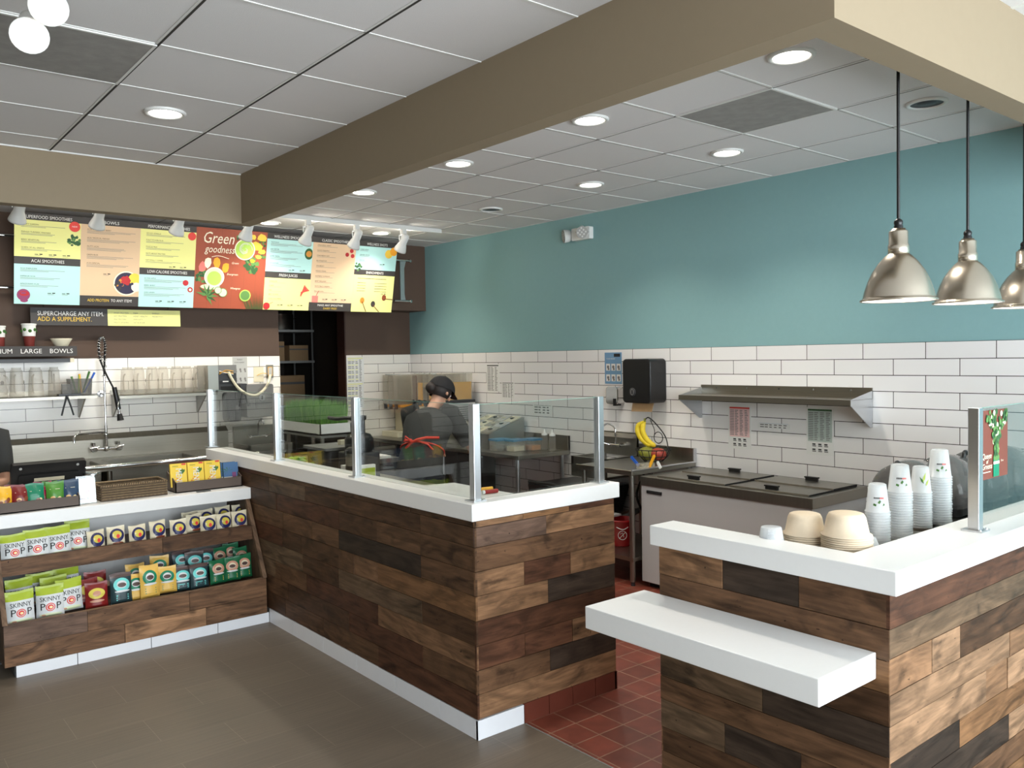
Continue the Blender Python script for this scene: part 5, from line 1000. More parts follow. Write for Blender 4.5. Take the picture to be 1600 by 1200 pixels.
# corner hand sink
t = thing('hand_sink', 'small steel hand sink left of the doorway with chrome faucet', 'sink', (3.27, 7.85, .8))
b = MB(); b.box((3.05, 8.025, .9), (3.50, 8.061, 1.09), 'steel'); b.box((3.05, 7.65, .84), (3.50, 7.69, .93), 'steel'); b.box((3.05, 7.65, .84), (3.07, 8.05, .93), 'steel'); b.box((3.48, 7.65, .84), (3.50, 8.05, .93), 'steel'); b.box((3.05, 7.65, .74), (3.50, 8.05, .76), 'steel'); b.box((3.05, 7.65, .76), (3.07, 7.67, .84), 'steel'); b.build('bowl', t)
b = MB(); fx = 3.27; b.cyl((fx-.08, 8.025, .99), (fx-.08, 7.96, .99), .014, 'chrome'); b.cyl((fx+.08, 8.025, .99), (fx+.08, 7.96, .99), .014, 'chrome'); b.cyl((fx-.08, 7.97, .99), (fx+.08, 7.97, .99), .010, 'chrome'); b.tube(smooth([(fx, 7.97, .99), (fx, 7.95, 1.12), (fx, 7.87, 1.16), (fx, 7.83, 1.11)], 5), .009, 'chrome', 8)
for s in (-1, 1): b.tube([(fx+s*.08, 7.96, .99), (fx+s*.12, 7.92, 1.01)], .006, 'chrome', 6)
b.build('faucet', t)
b = MB(); b.cyl((3.2, 7.93, .3), (3.2, 7.95, .84), .02, 'lgrey'); b.build('drain_pipe', t)

# ------------------------------------------------------------ back room seen through the doorway
t = thing('storage_rack', 'dim storage rack with pots and cartons in the back room', 'rack', (4.6, 10.4, 0))
for x in (4.30, 4.95):
    for y in (10.2, 10.75): b = MB(); b.cyl((x, y, 0), (x, y, 2.5), .015, 'grey', n=8); b.build('upright', t)
for z in (.5, 1.15, 1.72, 2.12): b = MB(); b.box((4.28, 10.18, z-.03), (4.97, 10.77, z), 'lgrey'); b.build('shelf_board', t)
t = thing('stock_pot', 'large pot on the top rack shelf in the dark back room', 'pot', (4.62, 10.45, 2.12)); b = MB(); b.lathe([(.001, 0), (.17, 0), (.175, .01), (.175, .2), (.182, .205), (.17, .205), (.168, .02), (.001, .015)], (4.62, 10.45, 2.12), 'steel', 28); b.build('pot_body', t)
for s in (-1, 1): b = MB(); b.tube([(4.62+s*.175, 10.42, 2.27), (4.62+s*.21, 10.42, 2.28), (4.62+s*.21, 10.48, 2.28), (4.62+s*.175, 10.48, 2.27)], .006, 'steel', 6); b.build('handle', t)
for x, z, h, w_, lab in ((4.45, 1.72, .25, .26, 'carton on the middle shelf of the back room rack, left'), (4.78, 1.72, .20, .26, 'carton on the middle shelf of the back room rack, right'), (4.6, 1.15, .38, .5, 'wide carton on the lower shelf of the back room rack')): b = MB(); b.box((x-w_/2, 10.24, z), (x+w_/2, 10.6, z+h), 'kraft'); b.box((x-w_/2, 10.238, z+h*.7), (x+w_/2, 10.24, z+h*.78), 'grayink'); tag(b.build('carton'), lab, 'box')
b = MB(); b.box((3.75, 9.6, 0), (4.05, 10.1, 2.4), 'backroom'); b.box((3.74, 9.59, .1), (4.06, 9.6, 2.3), 'dark'); tag(b.build('tall_locker'), 'tall dark locker just inside the back room doorway', 'locker')
b = MB(); b.tube([(4.16, 9.2, 0), (4.12, 9.5, 1.75)], .012, 'wickerd', 8); b.box((4.06, 9.1, 0), (4.26, 9.25, .09), 'dark'); tag(b.build('broom'), 'broom leaning inside the dark back room doorway', 'broom')
# ------------------------------------------------------------ rear counter along the teal wall: dispensers, cold rail
t = thing('rear_work_counter', 'steel work counter along the teal wall behind the glass', 'counter', (5.0, 7.0, 0))
x0, x1, y0, y1 = 4.70, 5.322, 5.69, 8.40
b = MB(); b.box((x0, y0, .812), (x1, y1, .85), 'darksteel'); b.build('worktop', t, bevel=.004)
b = MB(); b.box((x1-.02, y0, .85), (x1, y1, .985), 'steel'); b.box((x1-.03, y0, .85), (x1, y0+.008, .985), 'steel'); b.build('backsplash', t)
for x, y in ((x0+.03, y0+.05), (x0+.03, 6.9), (x0+.03, y1-.1), (x1-.06, y0+.05), (x1-.06, y1-.1)): b = MB(); steel_leg(b, x, y, .812, .02, 'alu'); b.build('leg', t)
b = MB(); b.box((x0+.02, 6.6, .25), (x1-.03, y1-.05, .27), 'steel'); b.build('under_shelf', t)
b = MB(); b.rbox((4.78, 6.75, .30), (5.28, 7.9, .80), 'blackm', .03); tag(b.build('undercounter_fridge'), 'dark undercounter unit beneath the rear work counter', 'fridge')
M['louver'] = mat('louvre_cream', (206, 196, 168), .5); M['oj'] = frost_mat('orange_juice', (214, 158, 36), 2.0, .2); M['ojd'] = frost_mat('berry_juice', (70, 26, 22), 2.0, .2); M['dkj'] = frost_mat('dark_juice', (40, 32, 28), 2.0, .2); M['cleartank'] = frost_mat('clear_tank', (208, 204, 190), .30, .2)
def dispenser(lab, x0, x1, ys, fills, z0, zb, zt, body, front):
    t = thing('juice_dispenser', lab, 'drink dispenser', ((x0+x1)/2, (ys[0]+ys[-1])/2, z0))
    ya, yb_ = ys[0], ys[-1]
    b = MB(); b.box((x0+.14, ya, z0+.02), (x1, yb_, zb-.03), body); b.box((x0, ya, zb-.03), (x1, yb_, zb), 'dark' if body == 'lgrey' else 'm_orange'); b.build('cooling_body', t, bevel=.006)
    b = MB()
    for k in range(13): z = z0+.10+k*(zb-z0-.18)/12; b.box((x0+.20, ya-.002, z), (x1-.05, ya, z+.007), 'dark' if body == 'lgrey' else 'grayink')
    b.box((x0+.16, ya-.003, zb-.12), (x0+.185, ya, zb-.07), 'black'); b.build('side_louvres', t)
    b = MB(); b.rbox((x0-.04, ya-.01, z0), (x0+.16, yb_+.01, z0+.055), 'cream', .02); b.build('drip_tray', t)
    n = len(fills)
    for k, (fm, fl) in enumerate(fills):
        a, c = ya+(yb_-ya)*k/n+.004, ya+(yb_-ya)*(k+1)/n-.004
        b = MB(); b.rbox((x0-.02, a, zb), (x1-.03, c, zt), 'cleartank', .012); o = b.build('tank', t)
        if fl: b = MB(); b.rbox((x0-.012, a+.006, zb+.005), (x1-.04, c-.006, zb+(zt-zb)*fl), fm, .01); b.build('juice', o)
        b = MB(); ym = (a+c)/2; b.cyl((x0+.02, ym, zt), (x0+.02, ym, zt+.012), .03, 'lgrey'); b.box((x0-.03, ym-.012, zb-.05), (x0, ym+.012, zb+.01), 'dark'); b.build('tap', o)
dispenser('juice dispenser with yellow and dark juices behind the worker', 4.78, 5.29, (7.10, 7.52), [('oj', .68), ('dkj', .5), ('oj', .68), ('ojd', .95)], .851, 1.285, 1.56, 'lgrey', 0)
dispenser('empty juice dispenser with orange strip in the far kitchen corner', 4.93, 5.29, (8.02, 8.36), [('oj', 0), ('oj', 0), ('oj', 0)], .851, 1.21, 1.54, 'louver', 0)
# cold rail with pans
t = thing('topping_rail', 'sloping countertop cold rail filled with lidded topping pans', 'food rail', (5.08, 6.65, .85))
b = MB(); yA, yB_ = 6.32, 7.02
b.prism([(4.86, yA, .851), (5.30, yA, .851), (5.30, yA, 1.13), (4.86, yA, .99)], (0, yB_-yA, 0), 'darksteel'); b.build('housing', t)
sl = (1.13-.99)/.44
for i in range(3):
    for j in range(5):
        xa, ya = 4.875+.137*i, yA+.02+.134*j; b = MB()
        zz = lambda x: .99+(x-4.86)*sl+.002
        b.prism([(xa, ya, zz(xa)), (xa+.127, ya, zz(xa+.127)), (xa+.127, ya+.122, zz(xa+.127)), (xa, ya+.122, zz(xa))], (0, 0, .012), ('cleartank', 'lgrey', 'cream')[(i+2*j) % 3]); o = b.build('pan_lid', t); b = MB(); b.box((xa+.045, ya+.05, zz(xa+.06)+.012), (xa+.085, ya+.07, zz(xa+.06)+.024), ('blackm', 'cream')[j % 2]); b.build('lid_grip', o)
# containers with blue lids, squeeze bottles
M['bluelid'] = frost_mat('blue_lid', (66, 124, 160), 1.2, .35); M['food'] = mat('tan_food', (188, 120, 60), .6, nscale=30, namt=.3)
for k, (x, y, w_, fm, lab) in enumerate(((4.86, 6.17, .15, 'smoke', 'clear food container with teal lid beside the cold rail'), (4.93, 6.02, .15, 'cream', 'clear food container with blue lid, middle of three'), (5.09, 5.96, .13, 'food', 'clear container of orange-brown food with blue lid'))):
    t = thing('food_container', lab, 'container', (x, y, .851), group='lidded food containers on the rear counter')
    b = MB(); b.rbox((x-w_/2, y-.075, .851), (x+w_/2, y+.055, .945), 'cleartank', .015); b.build('box', t); b = MB(); b.rbox((x-w_/2+.01, y-.065, .856), (x+w_/2-.01, y+.045, .90), fm, .012); b.build('contents', t)
    b = MB(); b.rbox((x-w_/2-.008, y-.083, .946), (x+w_/2+.008, y+.063, .962), 'bluelid', .015); b.build('lid', t)
for k, (px, lab) in enumerate(((851, 'clear squeeze bottle, left one of the pair on the rear counter'), (863, 'clear squeeze bottle, right one of the pair on the rear counter'))):
    c = P('z', .851, px-1, 696); c = V((min(5.27, c.x), c.y, .851)) if c.x < 5.25 else V((5.17+.0*k, P('x', 5.17, px, 696).y, .851))
    t = thing('squeeze_bottle', lab, 'bottle', c, group='squeeze bottles'); b = MB(); b.lathe([(.001, 0), (.03, 0), (.032, .005), (.032, .12), (.026, .135), (.026, .14)], c, 'jar', 20); b.build('bottle_body', t)
    b = MB(); b.lathe([(.029, .138), (.029, .155), (.012, .16), (.004, .195), (.001, .195)], c, 'whitem', 16); b.build('nozzle_cap', t)
# black bus tub below
t = thing('bus_tub', 'black tub stored low beside the rear counter legs', 'tub', (5.0, 5.25, .5))
b = MB(); b.prism([(4.78, 4.95, .40), (5.24, 4.95, .40), (5.30, 4.92, .62), (4.72, 4.92, .62)], (0, .68, 0), 'black'); b.build('tub_body', t, bevel=.01)
b = MB(); b.tube([(4.74, 5.6, .63), (4.71, 5.3, .645), (4.73, 4.95, .63)], .014, 'blackm', 8); b.build('handle', t)
b = MB(); b.box((4.74, 4.90, .372), (5.30, 5.66, .40), 'darksteel'); 
for x in (4.77, 5.27):
    for y in (4.95, 5.6): b.cyl((x, y, 0), (x, y, .38), .015, 'alu', n=8)
tag(b.build('low_stand'), 'low steel stand carrying the black tub', 'stand')

# ------------------------------------------------------------ hand sink and prep table by the teal wall
t = thing('hand_sink', 'small steel hand sink with gooseneck faucet on the teal wall side', 'sink', (5.15, 5.05, .75))
ya, yb_ = 4.84, 5.25
b = MB(); b.box((5.30, ya, .86), (5.322, yb_, 1.062), 'darksteel'); b.prism([(5.24, ya, 1.02), (5.322, ya, 1.062), (5.322, ya, 1.02)], (0, yb_-ya, 0), 'steelh'); b.box((5.295, ya, .86), (5.322, ya+.006, 1.04), 'steel')
for q in (((4.92, ya, .80), (4.95, yb_, .87)), ((4.92, ya, .80), (5.32, ya+.03, .87)), ((4.92, yb_-.03, .80), (5.32, yb_, .87)), ((4.92, ya, .70), (5.32, yb_, .72)), ((4.92, ya, .72), (4.94, yb_, .80))): b.box(*q, 'darksteel')
b.build('bowl', t)
c = P('x', 5.27, 963, 695); yf = c.y
b = MB(); b.cyl((5.30, yf-.06, c.z), (5.25, yf-.06, c.z), .014, 'chrome'); b.cyl((5.30, yf+.06, c.z), (5.25, yf+.06, c.z), .014, 'chrome'); b.cyl((5.26, yf-.06, c.z), (5.26, yf+.06, c.z), .013, 'chrome')
b.tube(smooth([(5.26, yf, c.z), (5.26, yf, c.z+.10), (5.255, yf+.005, c.z+.15), (5.20, yf+.02, c.z+.185), (5.15, yf+.035, c.z+.17), (5.135, yf+.04, c.z+.13)], 6), .008, 'chrome', 10)
for s in (-1, 1): b.tube([(5.25, yf+s*.06, c.z), (5.20, yf+s*.10, c.z+.02)], [.008, .006], 'chrome', 8)
b.build('faucet', t)
b = MB(); b.cyl((5.12, 5.04, .35), (5.12, 5.04, .70), .022, 'grey'); b.tube(smooth([(5.12, 5.04, .45), (5.05, 4.95, .38), (5.10, 4.85, .36), (5.30, 4.80, .42)], 5), .022, 'grey', 10); b.build('drain_trap', t)
b = MB(); b.tube(smooth([(5.28, 4.75, .72), (5.05, 4.62, .60), (5.08, 4.58, .45), (5.2, 4.5, .22)], 6), .010, 'black', 8); tag(b.build('black_hose'), 'black hose hanging under the prep table', 'hose')
t = thing('prep_table', 'steel prep table between the hand sink and the freezer', 'table', (4.95, 4.53, 0))
b = MB(); b.box((4.575, 4.235, .83), (5.322, 4.82, .866), 'darksteel'); b.build('table_top', t, bevel=.004)
b = MB(); b.tube([(4.575, 4.235, .868), (5.31, 4.235, .868)], .008, 'alu', 8); b.tube([(4.575, 4.235, .866), (4.575, 4.82, .866)], .006, 'steel', 8); b.build('raised_edge', t)
b = MB(); b.box((5.30, 4.235, .866), (5.322, 4.82, .975), 'darksteel'); b.box((5.285, 4.228, .866), (5.322, 4.236, .975), 'alu'); b.build('backsplash', t)
for x, y in ((4.62, 4.275), (4.62, 4.78), (5.28, 4.275), (5.28, 4.78)): b = MB(); steel_leg(b, x, y, .83, .021, 'darksteel'); b.build('leg', t)
b = MB(); b.box((4.60, 4.25, .185), (5.30, 4.80, .215), 'steel'); b.build('under_shelf', t)
c = P('z', .22, 965, 848)
t = thing('sanitizer_bucket', 'red plastic bucket with a round white mark under the prep table', 'bucket', (4.86, 4.62, .216))
b = MB(); b.lathe([(.001, 0), (.080, 0), (.084, .01), (.105, .19), (.112, .195), (.112, .21), (.106, .21), (.080, .02), (.001, .015)], (4.86, 4.62, .216), 'red', 32); b.build('pail', t)
b = MB()
dv = V((-.632, -.775, 0)).normalized(); cc = V((4.86, 4.62, .31))+dv*.0965
sd = V((dv.y, -dv.x, 0)); sd = -sd if sd.dot(RT) < 0 else sd
b.tube([cc+sd*.034*cos(a*pi/12)+Z3*.034*sin(a*pi/12)+dv*(.004*(1-abs(cos(a*pi/12)))) for a in range(25)], .0022, 'paper', 5); b.tube([cc-sd*.024-Z3*.024, cc+sd*.024+Z3*.024], .002, 'paper', 5); b.tube([cc-sd*.018+Z3*.01, cc+Z3*.02, cc+sd*.01-Z3*.015], .002, 'paper', 5); b.build('white_mark', t)
b = MB(); b.tube(smooth([(4.86+.11*sd.x, 4.62+.11*sd.y, .41), (4.86+dv.x*.12, 4.62+dv.y*.12, .36), (4.86-.11*sd.x, 4.62-.11*sd.y, .41)], 8), .003, 'paper', 6); b.build('wire_handle', t)
b = MB(); b.box((4.80, 4.68, .43), (4.93, 4.80, .445), 'paper'); b.box((4.82, 4.76, .216), (4.91, 4.79, .43), 'paper'); tag(b.build('white_caddy'), 'white plastic caddy just behind the red bucket', 'caddy')
# fruit basket with bananas
bx_, by_ = 5.12, 4.50
t = thing('fruit_basket', 'black wire fruit basket with banana hook on the prep table', 'basket', (bx_, by_, .867))
b = MB()
for r, z in ((.075, .006), (.115, .045), (.14, .10)): b.tube([(bx_+r*cos(a*pi/14), by_+r*sin(a*pi/14), .867+z) for a in range(29)], .004, 'blackm', 6)
for k in range(14): a = 2*pi*k/14; b.tube([(bx_+r*cos(a), by_+r*sin(a), .867+z) for r, z in ((.075, .006), (.115, .045), (.14, .10))], .003, 'blackm', 5)
b.build('wire_bowl', t)
b = MB(); hk = P('x', bx_, 1006, 660); b.tube(smooth([(bx_+.02, by_-.14, .96), (bx_+.02, by_-.11, 1.07), (bx_+.01, by_-.02, 1.17), (bx_, by_+.04, 1.215), (bx_, by_+.07, 1.21), (bx_, by_+.085, 1.19)], 7), .005, 'blackm', 6)
b.tube([(bx_+.01, by_-.045+.045*cos(a*pi/10), 1.06+.045*sin(a*pi/10)) for a in range(21)], .0035, 'blackm', 6); b.tube(smooth([(bx_+.01, by_+.0, 1.06), (bx_+.01, by_-.005, 1.12), (bx_, by_+.03, 1.20)], 5), .0035, 'blackm', 6); b.build('banana_hook', t)
M['banana'] = mat('ripe_banana', (212, 186, 40), .5, nscale=14, namt=.18); M['bstem'] = mat('banana_stem', (110, 110, 40), .6); M['mangoG'] = mat('mango_green_red', (120, 122, 40), .45, nscale=7, namt=.35); M['mangoR'] = mat('mango_blush', (150, 58, 44), .45, nscale=9, namt=.25)
for k, (dx, dy, lab) in enumerate(((-.01, .030, 'ripe banana hanging from the hook, left one'), (.0, .0, 'ripe banana hanging from the hook, right one in front'))):
    t = thing('banana', lab, 'banana', (bx_+dx, by_+.08, 1.0), group='bananas on the hook')
    y_ = by_+.082; pth = smooth([(bx_+dx, y_, 1.185), (bx_+dx-.01, y_+.015+dy*1.3, 1.15), (bx_+dx-.018, y_+.01+dy*1.6, 1.10), (bx_+dx-.012, y_-.02+dy*1.5, 1.045), (bx_+dx, y_-.065+dy*1.2, 1.005), (bx_+dx, y_-.10+dy, .995)], 5)
    n = len(pth); b = MB(); b.tube(pth, [.007+.0155*min(1, i/(n*.18))*(min(1, (n-1-i)/(n*.16)+.25)) for i in range(n)], 'banana', 7); b.build('peel', t); b = MB(); b.tube([pth[0]+V((0, 0, .025)), pth[0], pth[1]], [.006, .007, .008], 'bstem', 7); b.build('stem', t)
for k, (dx, dy, dz, s, m, lab) in enumerate(((-.03, .045, .062, .075, 'mangoG', 'green mango in the wire basket, left one'), (.0, -.05, .062, .070, 'mangoR', 'red-blushed mango in the wire basket, right one'))):
    b = MB(); b.ball((bx_+dx, by_+dy, .867+dz), s, m, 20, 12, (.85, 1.0, .72)); b.cyl((bx_+dx, by_+dy, .867+dz+s*.68), (bx_+dx, by_+dy, .867+dz+s*.8), .004, 'bstem', n=6); tag(b.build('mango'), lab, 'mango', 'mangoes in the basket')
# utensil holder with coloured spreaders
hx, hy = 4.78, 4.27
t = thing('utensil_holder', 'small clear utensil holder at the prep table edge', 'holder', (hx, hy, .867)); b = MB(); b.box((hx-.07, hy-.02, .867), (hx+.07, hy+.04, .872), 'cleartank'); b.box((hx-.07, hy-.02, .867), (hx+.07, hy-.016, .905), 'cleartank'); b.box((hx-.07, hy+.036, .867), (hx+.07, hy+.04, .905), 'cleartank'); b.build('holder_box', t)
for px0, py0, px1, py1, m, lab in ((998, 731, 986, 714, 'blue', 'blue handled spreader leaning in the clear holder'), (1014, 732, 1022, 712, 'yellow', 'orange-yellow handled spreader standing in the clear holder'), (1032, 733, 1027, 722, 'whitem', 'small white handled knife beside the yellow spreader')):
    p0, p1 = P('x', 4.79, px0, py0), P('x', 4.79, px1, py1); p0.z = max(p0.z, .875); t = thing('spreader', lab, 'utensil', p0, group='utensils in the clear holder'); b = MB(); d = (p1-p0); n = V((0, d.z, -d.y)).normalized() if 1 else 0; w_ = .012
    b.prism([p0-n*w_, p0+n*w_, p1+n*w_, p1+d.normalized()*.008, p1-n*w_], (.006, 0, 0), m); b.build('handle', t)

# ------------------------------------------------------------ chest freezer
t = thing('chest_freezer', 'white chest freezer with steel top and four hinged lids', 'freezer', (5.0, 3.52, 0))
xf, yn, yf = 4.655, 2.815, 4.222
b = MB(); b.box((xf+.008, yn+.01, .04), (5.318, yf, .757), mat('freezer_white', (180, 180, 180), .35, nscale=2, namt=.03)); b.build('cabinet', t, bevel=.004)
b = MB(); b.box((xf+.06, yn+.04, 0), (5.30, yf-.03, .04), 'blackm'); b.build('plinth', t)
b = MB(); b.box((xf, yn, .757), (5.32, yf, .825), 'darksteel'); b.build('steel_rim', t, bevel=.003)
b = MB(); c0, c1 = P('x', xf, 1010, 766), P('x', xf, 1033, 774); b.box((xf-.0, c0.y, c1.z), (xf+.012, c1.y, c0.z), 'black'); b.box((xf-.001, c0.y-.02, c1.z+.012), (xf, c1.y+.01, c0.z-.010), 'grayink'); b.build('name_plate', t)
for (ya, yb_) in ((3.50, 4.10), (2.87, 3.46)):
    for k, (xa, xb) in enumerate(((4.705, 4.985), (4.990, 5.275))):
        b = MB(); h = .832+.006*k; b.box((xa, ya, .826), (xb, yb_, h), 'darksteel'); b.box((xa-.004, ya, .826), (xa, yb_, h+.004), 'steel'); b.box((xa, ya-.006, .826), (xb, ya, h+.003), 'blackm'); o = b.build('lid', t, bevel=.0015)
        b = MB(); xm, ym = (xa+.045 if k == 0 else xb-.05), (ya+yb_)/2; b.box((xm-.009, ym-.045, h), (xm+.009, ym+.045, h+.022), 'black'); b.box((xm-.014, ym-.05, h+.019), (xm+.014, ym+.05, h+.028), 'black'); b.build('lid_handle', o)
# ------------------------------------------------------------ wall shelf, notices, dispensers on the teal side
zA = P('x', 5.05, 1060, 617).z; ys0 = P('x', 5.04, 1060, 620).y; ys1 = P('x', 5.04, 1329, 630).y; zt = P('x', XT, 1200, 608).z
t = thing('wall_shelf', 'long steel wall shelf on triangular brackets above the freezer', 'shelf', (5.18, (ys0+ys1)/2, zA-.2))
b = MB(); b.box((5.04, ys1, zA-.004), (XT-.008, ys0, zA), 'steel'); b.box((5.04, ys1, zA-.036), (5.044, ys0, zA), 'steel'); b.box((XT-.016, ys1, zA), (XT-.010, ys0, zA+.07), 'steel')
for k in range(5): y = ys1+.15+(ys0-ys1-.3)*k/4; b.cyl((XT-.018, y, zA+.05), (XT-.016, y, zA+.05), .006, 'chrome', n=8)
b.build('shelf_plate', t, bevel=.001)
for y in (ys1, ys0-.006): b = MB(); b.prism([(5.042, y, zA), (XT-.012, y, zA+.05), (XT-.012, y, zA-.19), (XT-.04, y, zA-.19), (5.042, y, zA-.036)], (0, .006, 0), 'alu'); b.build('end_bracket', t)
Q = lambda *p: [P('x', XT-.009, *q) for q in p]
sheet('recipe_chart', XT-.009, 'x', Q((760, 569), (781, 612)), 'tall printed chart on the tiles right of the juice dispensers', table_print('', 16, 3, 0, 'ink'))
sheet('recipe_chart', XT-.009, 'x', Q((784, 597), (804, 622)), 'small printed chart lower right of the tall one', table_print('', 9, 4, 0, 'ink'))
sheet('recipe_chart', XT-.009, 'x', Q((833, 632), (863, 648)), 'small landscape printed notice above the food containers', table_print('', 3, 4, 0, 'ink'))
M['washblue'] = mat('blue_notice', (112, 152, 186), .6)
sheet('hand_washing_notice', XT-.009, 'x', Q((945, 551), (972, 600)), 'blue hand washing notice beside the black towel dispenser', wash_print(1), m='washblue')
sheet('portion_chart', XT-.009, 'x', Q((1138, 633), (1174, 703)), 'white portion chart with red bands under the steel shelf, left one', table_print('', 16, 4, .28, 'redprint', mat('chart_pink', (226, 190, 188), .7)))
sheet('portion_chart', XT-.009, 'x', Q((1260, 636), (1303, 713)), 'white portion chart with green-grey bands under the steel shelf, right one', table_print('', 16, 4, .28, 'm_kale', mat('chart_green', (178, 190, 182), .7)))
sheet('curled_label', XT-.009, 'x', Q((1184, 660), (1235, 671)), 'narrow curled paper strip between the two portion charts', table_print('', 2, 6, 0, 'washblue'), m='paper')
c0, c1 = Q((948, 604), (968, 631)); c0 = P('x', 5.25, 948, 604); c1 = P('x', 5.25, 967, 632)
t = thing('soap_dispenser', 'chrome soap dispenser under the blue notice', 'dispenser', (5.27, (c0.y+c1.y)/2, c1.z)); b = MB(); b.rbox((5.235, c1.y, c1.z), (XT-.008, c0.y, c0.z), 'chrome', .03, 'x', 6); b.build('case', t, bevel=.006); b = MB(); b.box((5.23, c1.y+.02, c1.z-.012), (5.30, c1.y+.05, c1.z+.05), 'black'); b.build('push_bar', t)
c0, c1 = P('x', 5.12, 972, 561), P('x', 5.12, 1016, 631)
t = thing('towel_dispenser', 'large black paper towel dispenser on the white tiles', 'dispenser', (5.22, (c0.y+c1.y)/2, c1.z)); b = MB(); b.rbox((5.12, c1.y, c1.z), (XT-.008, c0.y, c0.z), 'black', .035, 'x', 6); b.build('case', t, bevel=.01)
b = MB(); q = (c0.y+c1.y)/2+.04; b.lathe([(.036, 0), (.032, .003), (.03, .004), (.001, .004)], (5.12, q, c1.z+.09), 'dark', 20, ax=V((-1, 0, 0))); b.tube([(5.116, q+.016*cos(a*pi/8), c1.z+.09+.024*sin(a*pi/8)) for a in range(17)], .0025, 'grey', 5); b.build('badge', t)
b = MB(); ym = (c0.y+c1.y)/2; pts = [(5.19, ym-.13, c1.z+.01), (5.19, ym+.10, c1.z+.01), (5.185, ym+.115, c1.z-.075), (5.183, ym-.11, c1.z-.07)]; b.prism(pts, (.002, 0, 0), 'kraft'); b.build('paper_towel', t)
# ------------------------------------------------------------ behind the long counter: work table, juicer, grass tray
t = thing('service_table', 'low steel service table directly behind the long counter', 'table', (2.85, 5.0, 0))
b = MB(); b.box((2.60, 3.95, .84), (3.15, 6.35, .88), 'darksteel'); b.build('table_top', t, bevel=.003)
for x in (2.65, 3.10):
    for y in (4.0, 6.3): b = MB(); steel_leg(b, x, y, .84, .02); b.build('leg', t)
b = MB(); b.box((2.62, 3.98, .3), (3.13, 6.32, .32), 'darksteel'); b.build('under_shelf', t)
# wheatgrass tray on a steel stand
x_ = 2.95; A = P('x', x_, 439, 645); B_ = P('x', x_, 500, 664); zl = min(A.z, B_.z)
yA, yB_ = A.y, B_.y; zt_ = (A.z+B_.z)/2-.02
t = thing('grass_tray_stand', 'steel stand holding the wheatgrass tray above the service table', 'stand', (x_+.15, (yA+yB_)/2, .88))
b = MB(); b.box((x_+.01, yB_+.01, zt_-.12), (x_+.26, yA-.01, zt_-.10), 'darksteel'); b.build('platform', t)
for x in (x_+.04, x_+.26):
    for y in (yB_+.05, yA-.05): b = MB(); b.box((x-.012, y-.012, .88 if x < 3.15 else 0), (x+.012, y+.012, zt_-.12), 'steel'); b.build('leg', t)
t = thing('wheatgrass_tray', 'white tray of tall green wheatgrass behind the glass', 'plant tray', (x_+.15, (yA+yB_)/2, zt_-.10))
b = MB(); b.box((x_, yB_, zt_-.10), (x_+.27, yA, zt_-.085), 'alu')
for q in (((x_, yB_, zt_-.10), (x_+.008, yA, zt_-.01)), ((x_+.262, yB_, zt_-.10), (x_+.27, yA, zt_-.01)), ((x_, yB_, zt_-.10), (x_+.27, yB_+.008, zt_-.01)), ((x_, yA-.008, zt_-.10), (x_+.27, yA, zt_-.01))): b.box(*q, 'whitem')
b.build('tray', t)
b = MB(); b.box((x_+.01, yB_+.01, zt_-.085), (x_+.26, yA-.01, zt_-.03), mat('potting_soil', (50, 38, 28), .9)); b.build('soil', t)
M['grass1'] = mat('wheatgrass_blade', (84, 140, 46), .5, nscale=20, namt=.3); M['grass2'] = mat('wheatgrass_blade_pale', (124, 172, 70), .5, nscale=20, namt=.3)
b = MB(); rr = random.Random(5)
for k in range(5200):
    x, y = rr.uniform(x_+.015, x_+.255), rr.uniform(yB_+.015, yA-.015); h = rr.uniform(.12, .215); a = rr.uniform(0, 6.28); l_ = rr.uniform(0, .03); w_ = .0016
    b.add([(x-w_*cos(a), y-w_*sin(a), zt_-.03), (x+w_*cos(a), y+w_*sin(a), zt_-.03), (x+l_*sin(a)*.5+w_*cos(a)*.8, y+l_*cos(a)*.5, zt_-.03+h*.6), (x+l_*sin(a), y+l_*cos(a), zt_-.03+h)], [(0, 1, 2, 3)], 'grass1' if k % 4 else 'grass2')
tag(b.build('grass_blades', t), kind='stuff')
# juicer
jx, jy = 2.88, yat(560, 1.15, 2.88)
t = thing('juice_extractor', 'black commercial juicer with feed arm behind the glass', 'juicer', (jx, jy, .881))
b = MB(); b.rbox((jx-.11, jy-.13, .881), (jx+.11, jy+.12, 1.08), 'dark', .04); b.build('motor_base', t, bevel=.01)
b = MB(); b.lathe([(.09, 0), (.10, .03), (.10, .09), (.08, .12), (.05, .13)], (jx, jy-.01, 1.08), 'black', 24); b.lathe([(.045, .13), (.043, .22), (.055, .225), (.055, .25), (.001, .25)], (jx, jy-.01, 1.08), 'black', 20); b.build('feed_chute', t)
b = MB(); b.tube(smooth([(jx, jy-.01, 1.30), (jx-.03, jy+.10, 1.31), (jx-.05, jy+.22, 1.30), (jx-.06, jy+.32, 1.305)], 6), [.018]*4+[.014]*15, 'black', 10); b.build('clamp_arm', t)
b = MB(); b.rbox((jx-.16, jy+.16, .881), (jx+.12, jy+.50, 1.08), 'dark', .03); tag(b.build('pulp_bin', bevel=.01), 'dark grey pulp bin left of the juicer', 'bin')
b = MB(); b.rbox((jx-.18, jy+.155, 1.081), (jx+.14, jy+.52, 1.10), 'grey', .02); tag(b.build('bin_lid'), 'grey flat lid resting on the dark pulp bin', 'lid')
AP = (2.66, yat(552, 1.0, 2.66), .881); ax_, ay_ = AP[0], AP[1]
t = thing('airpot', 'steel airpot with black band next to the middle glass post', 'airpot', AP)
b = MB(); b.lathe([(.001, 0), (.045, 0), (.048, .006), (.048, .21), (.044, .23)], AP, 'steel', 28); b.build('steel_body', t)
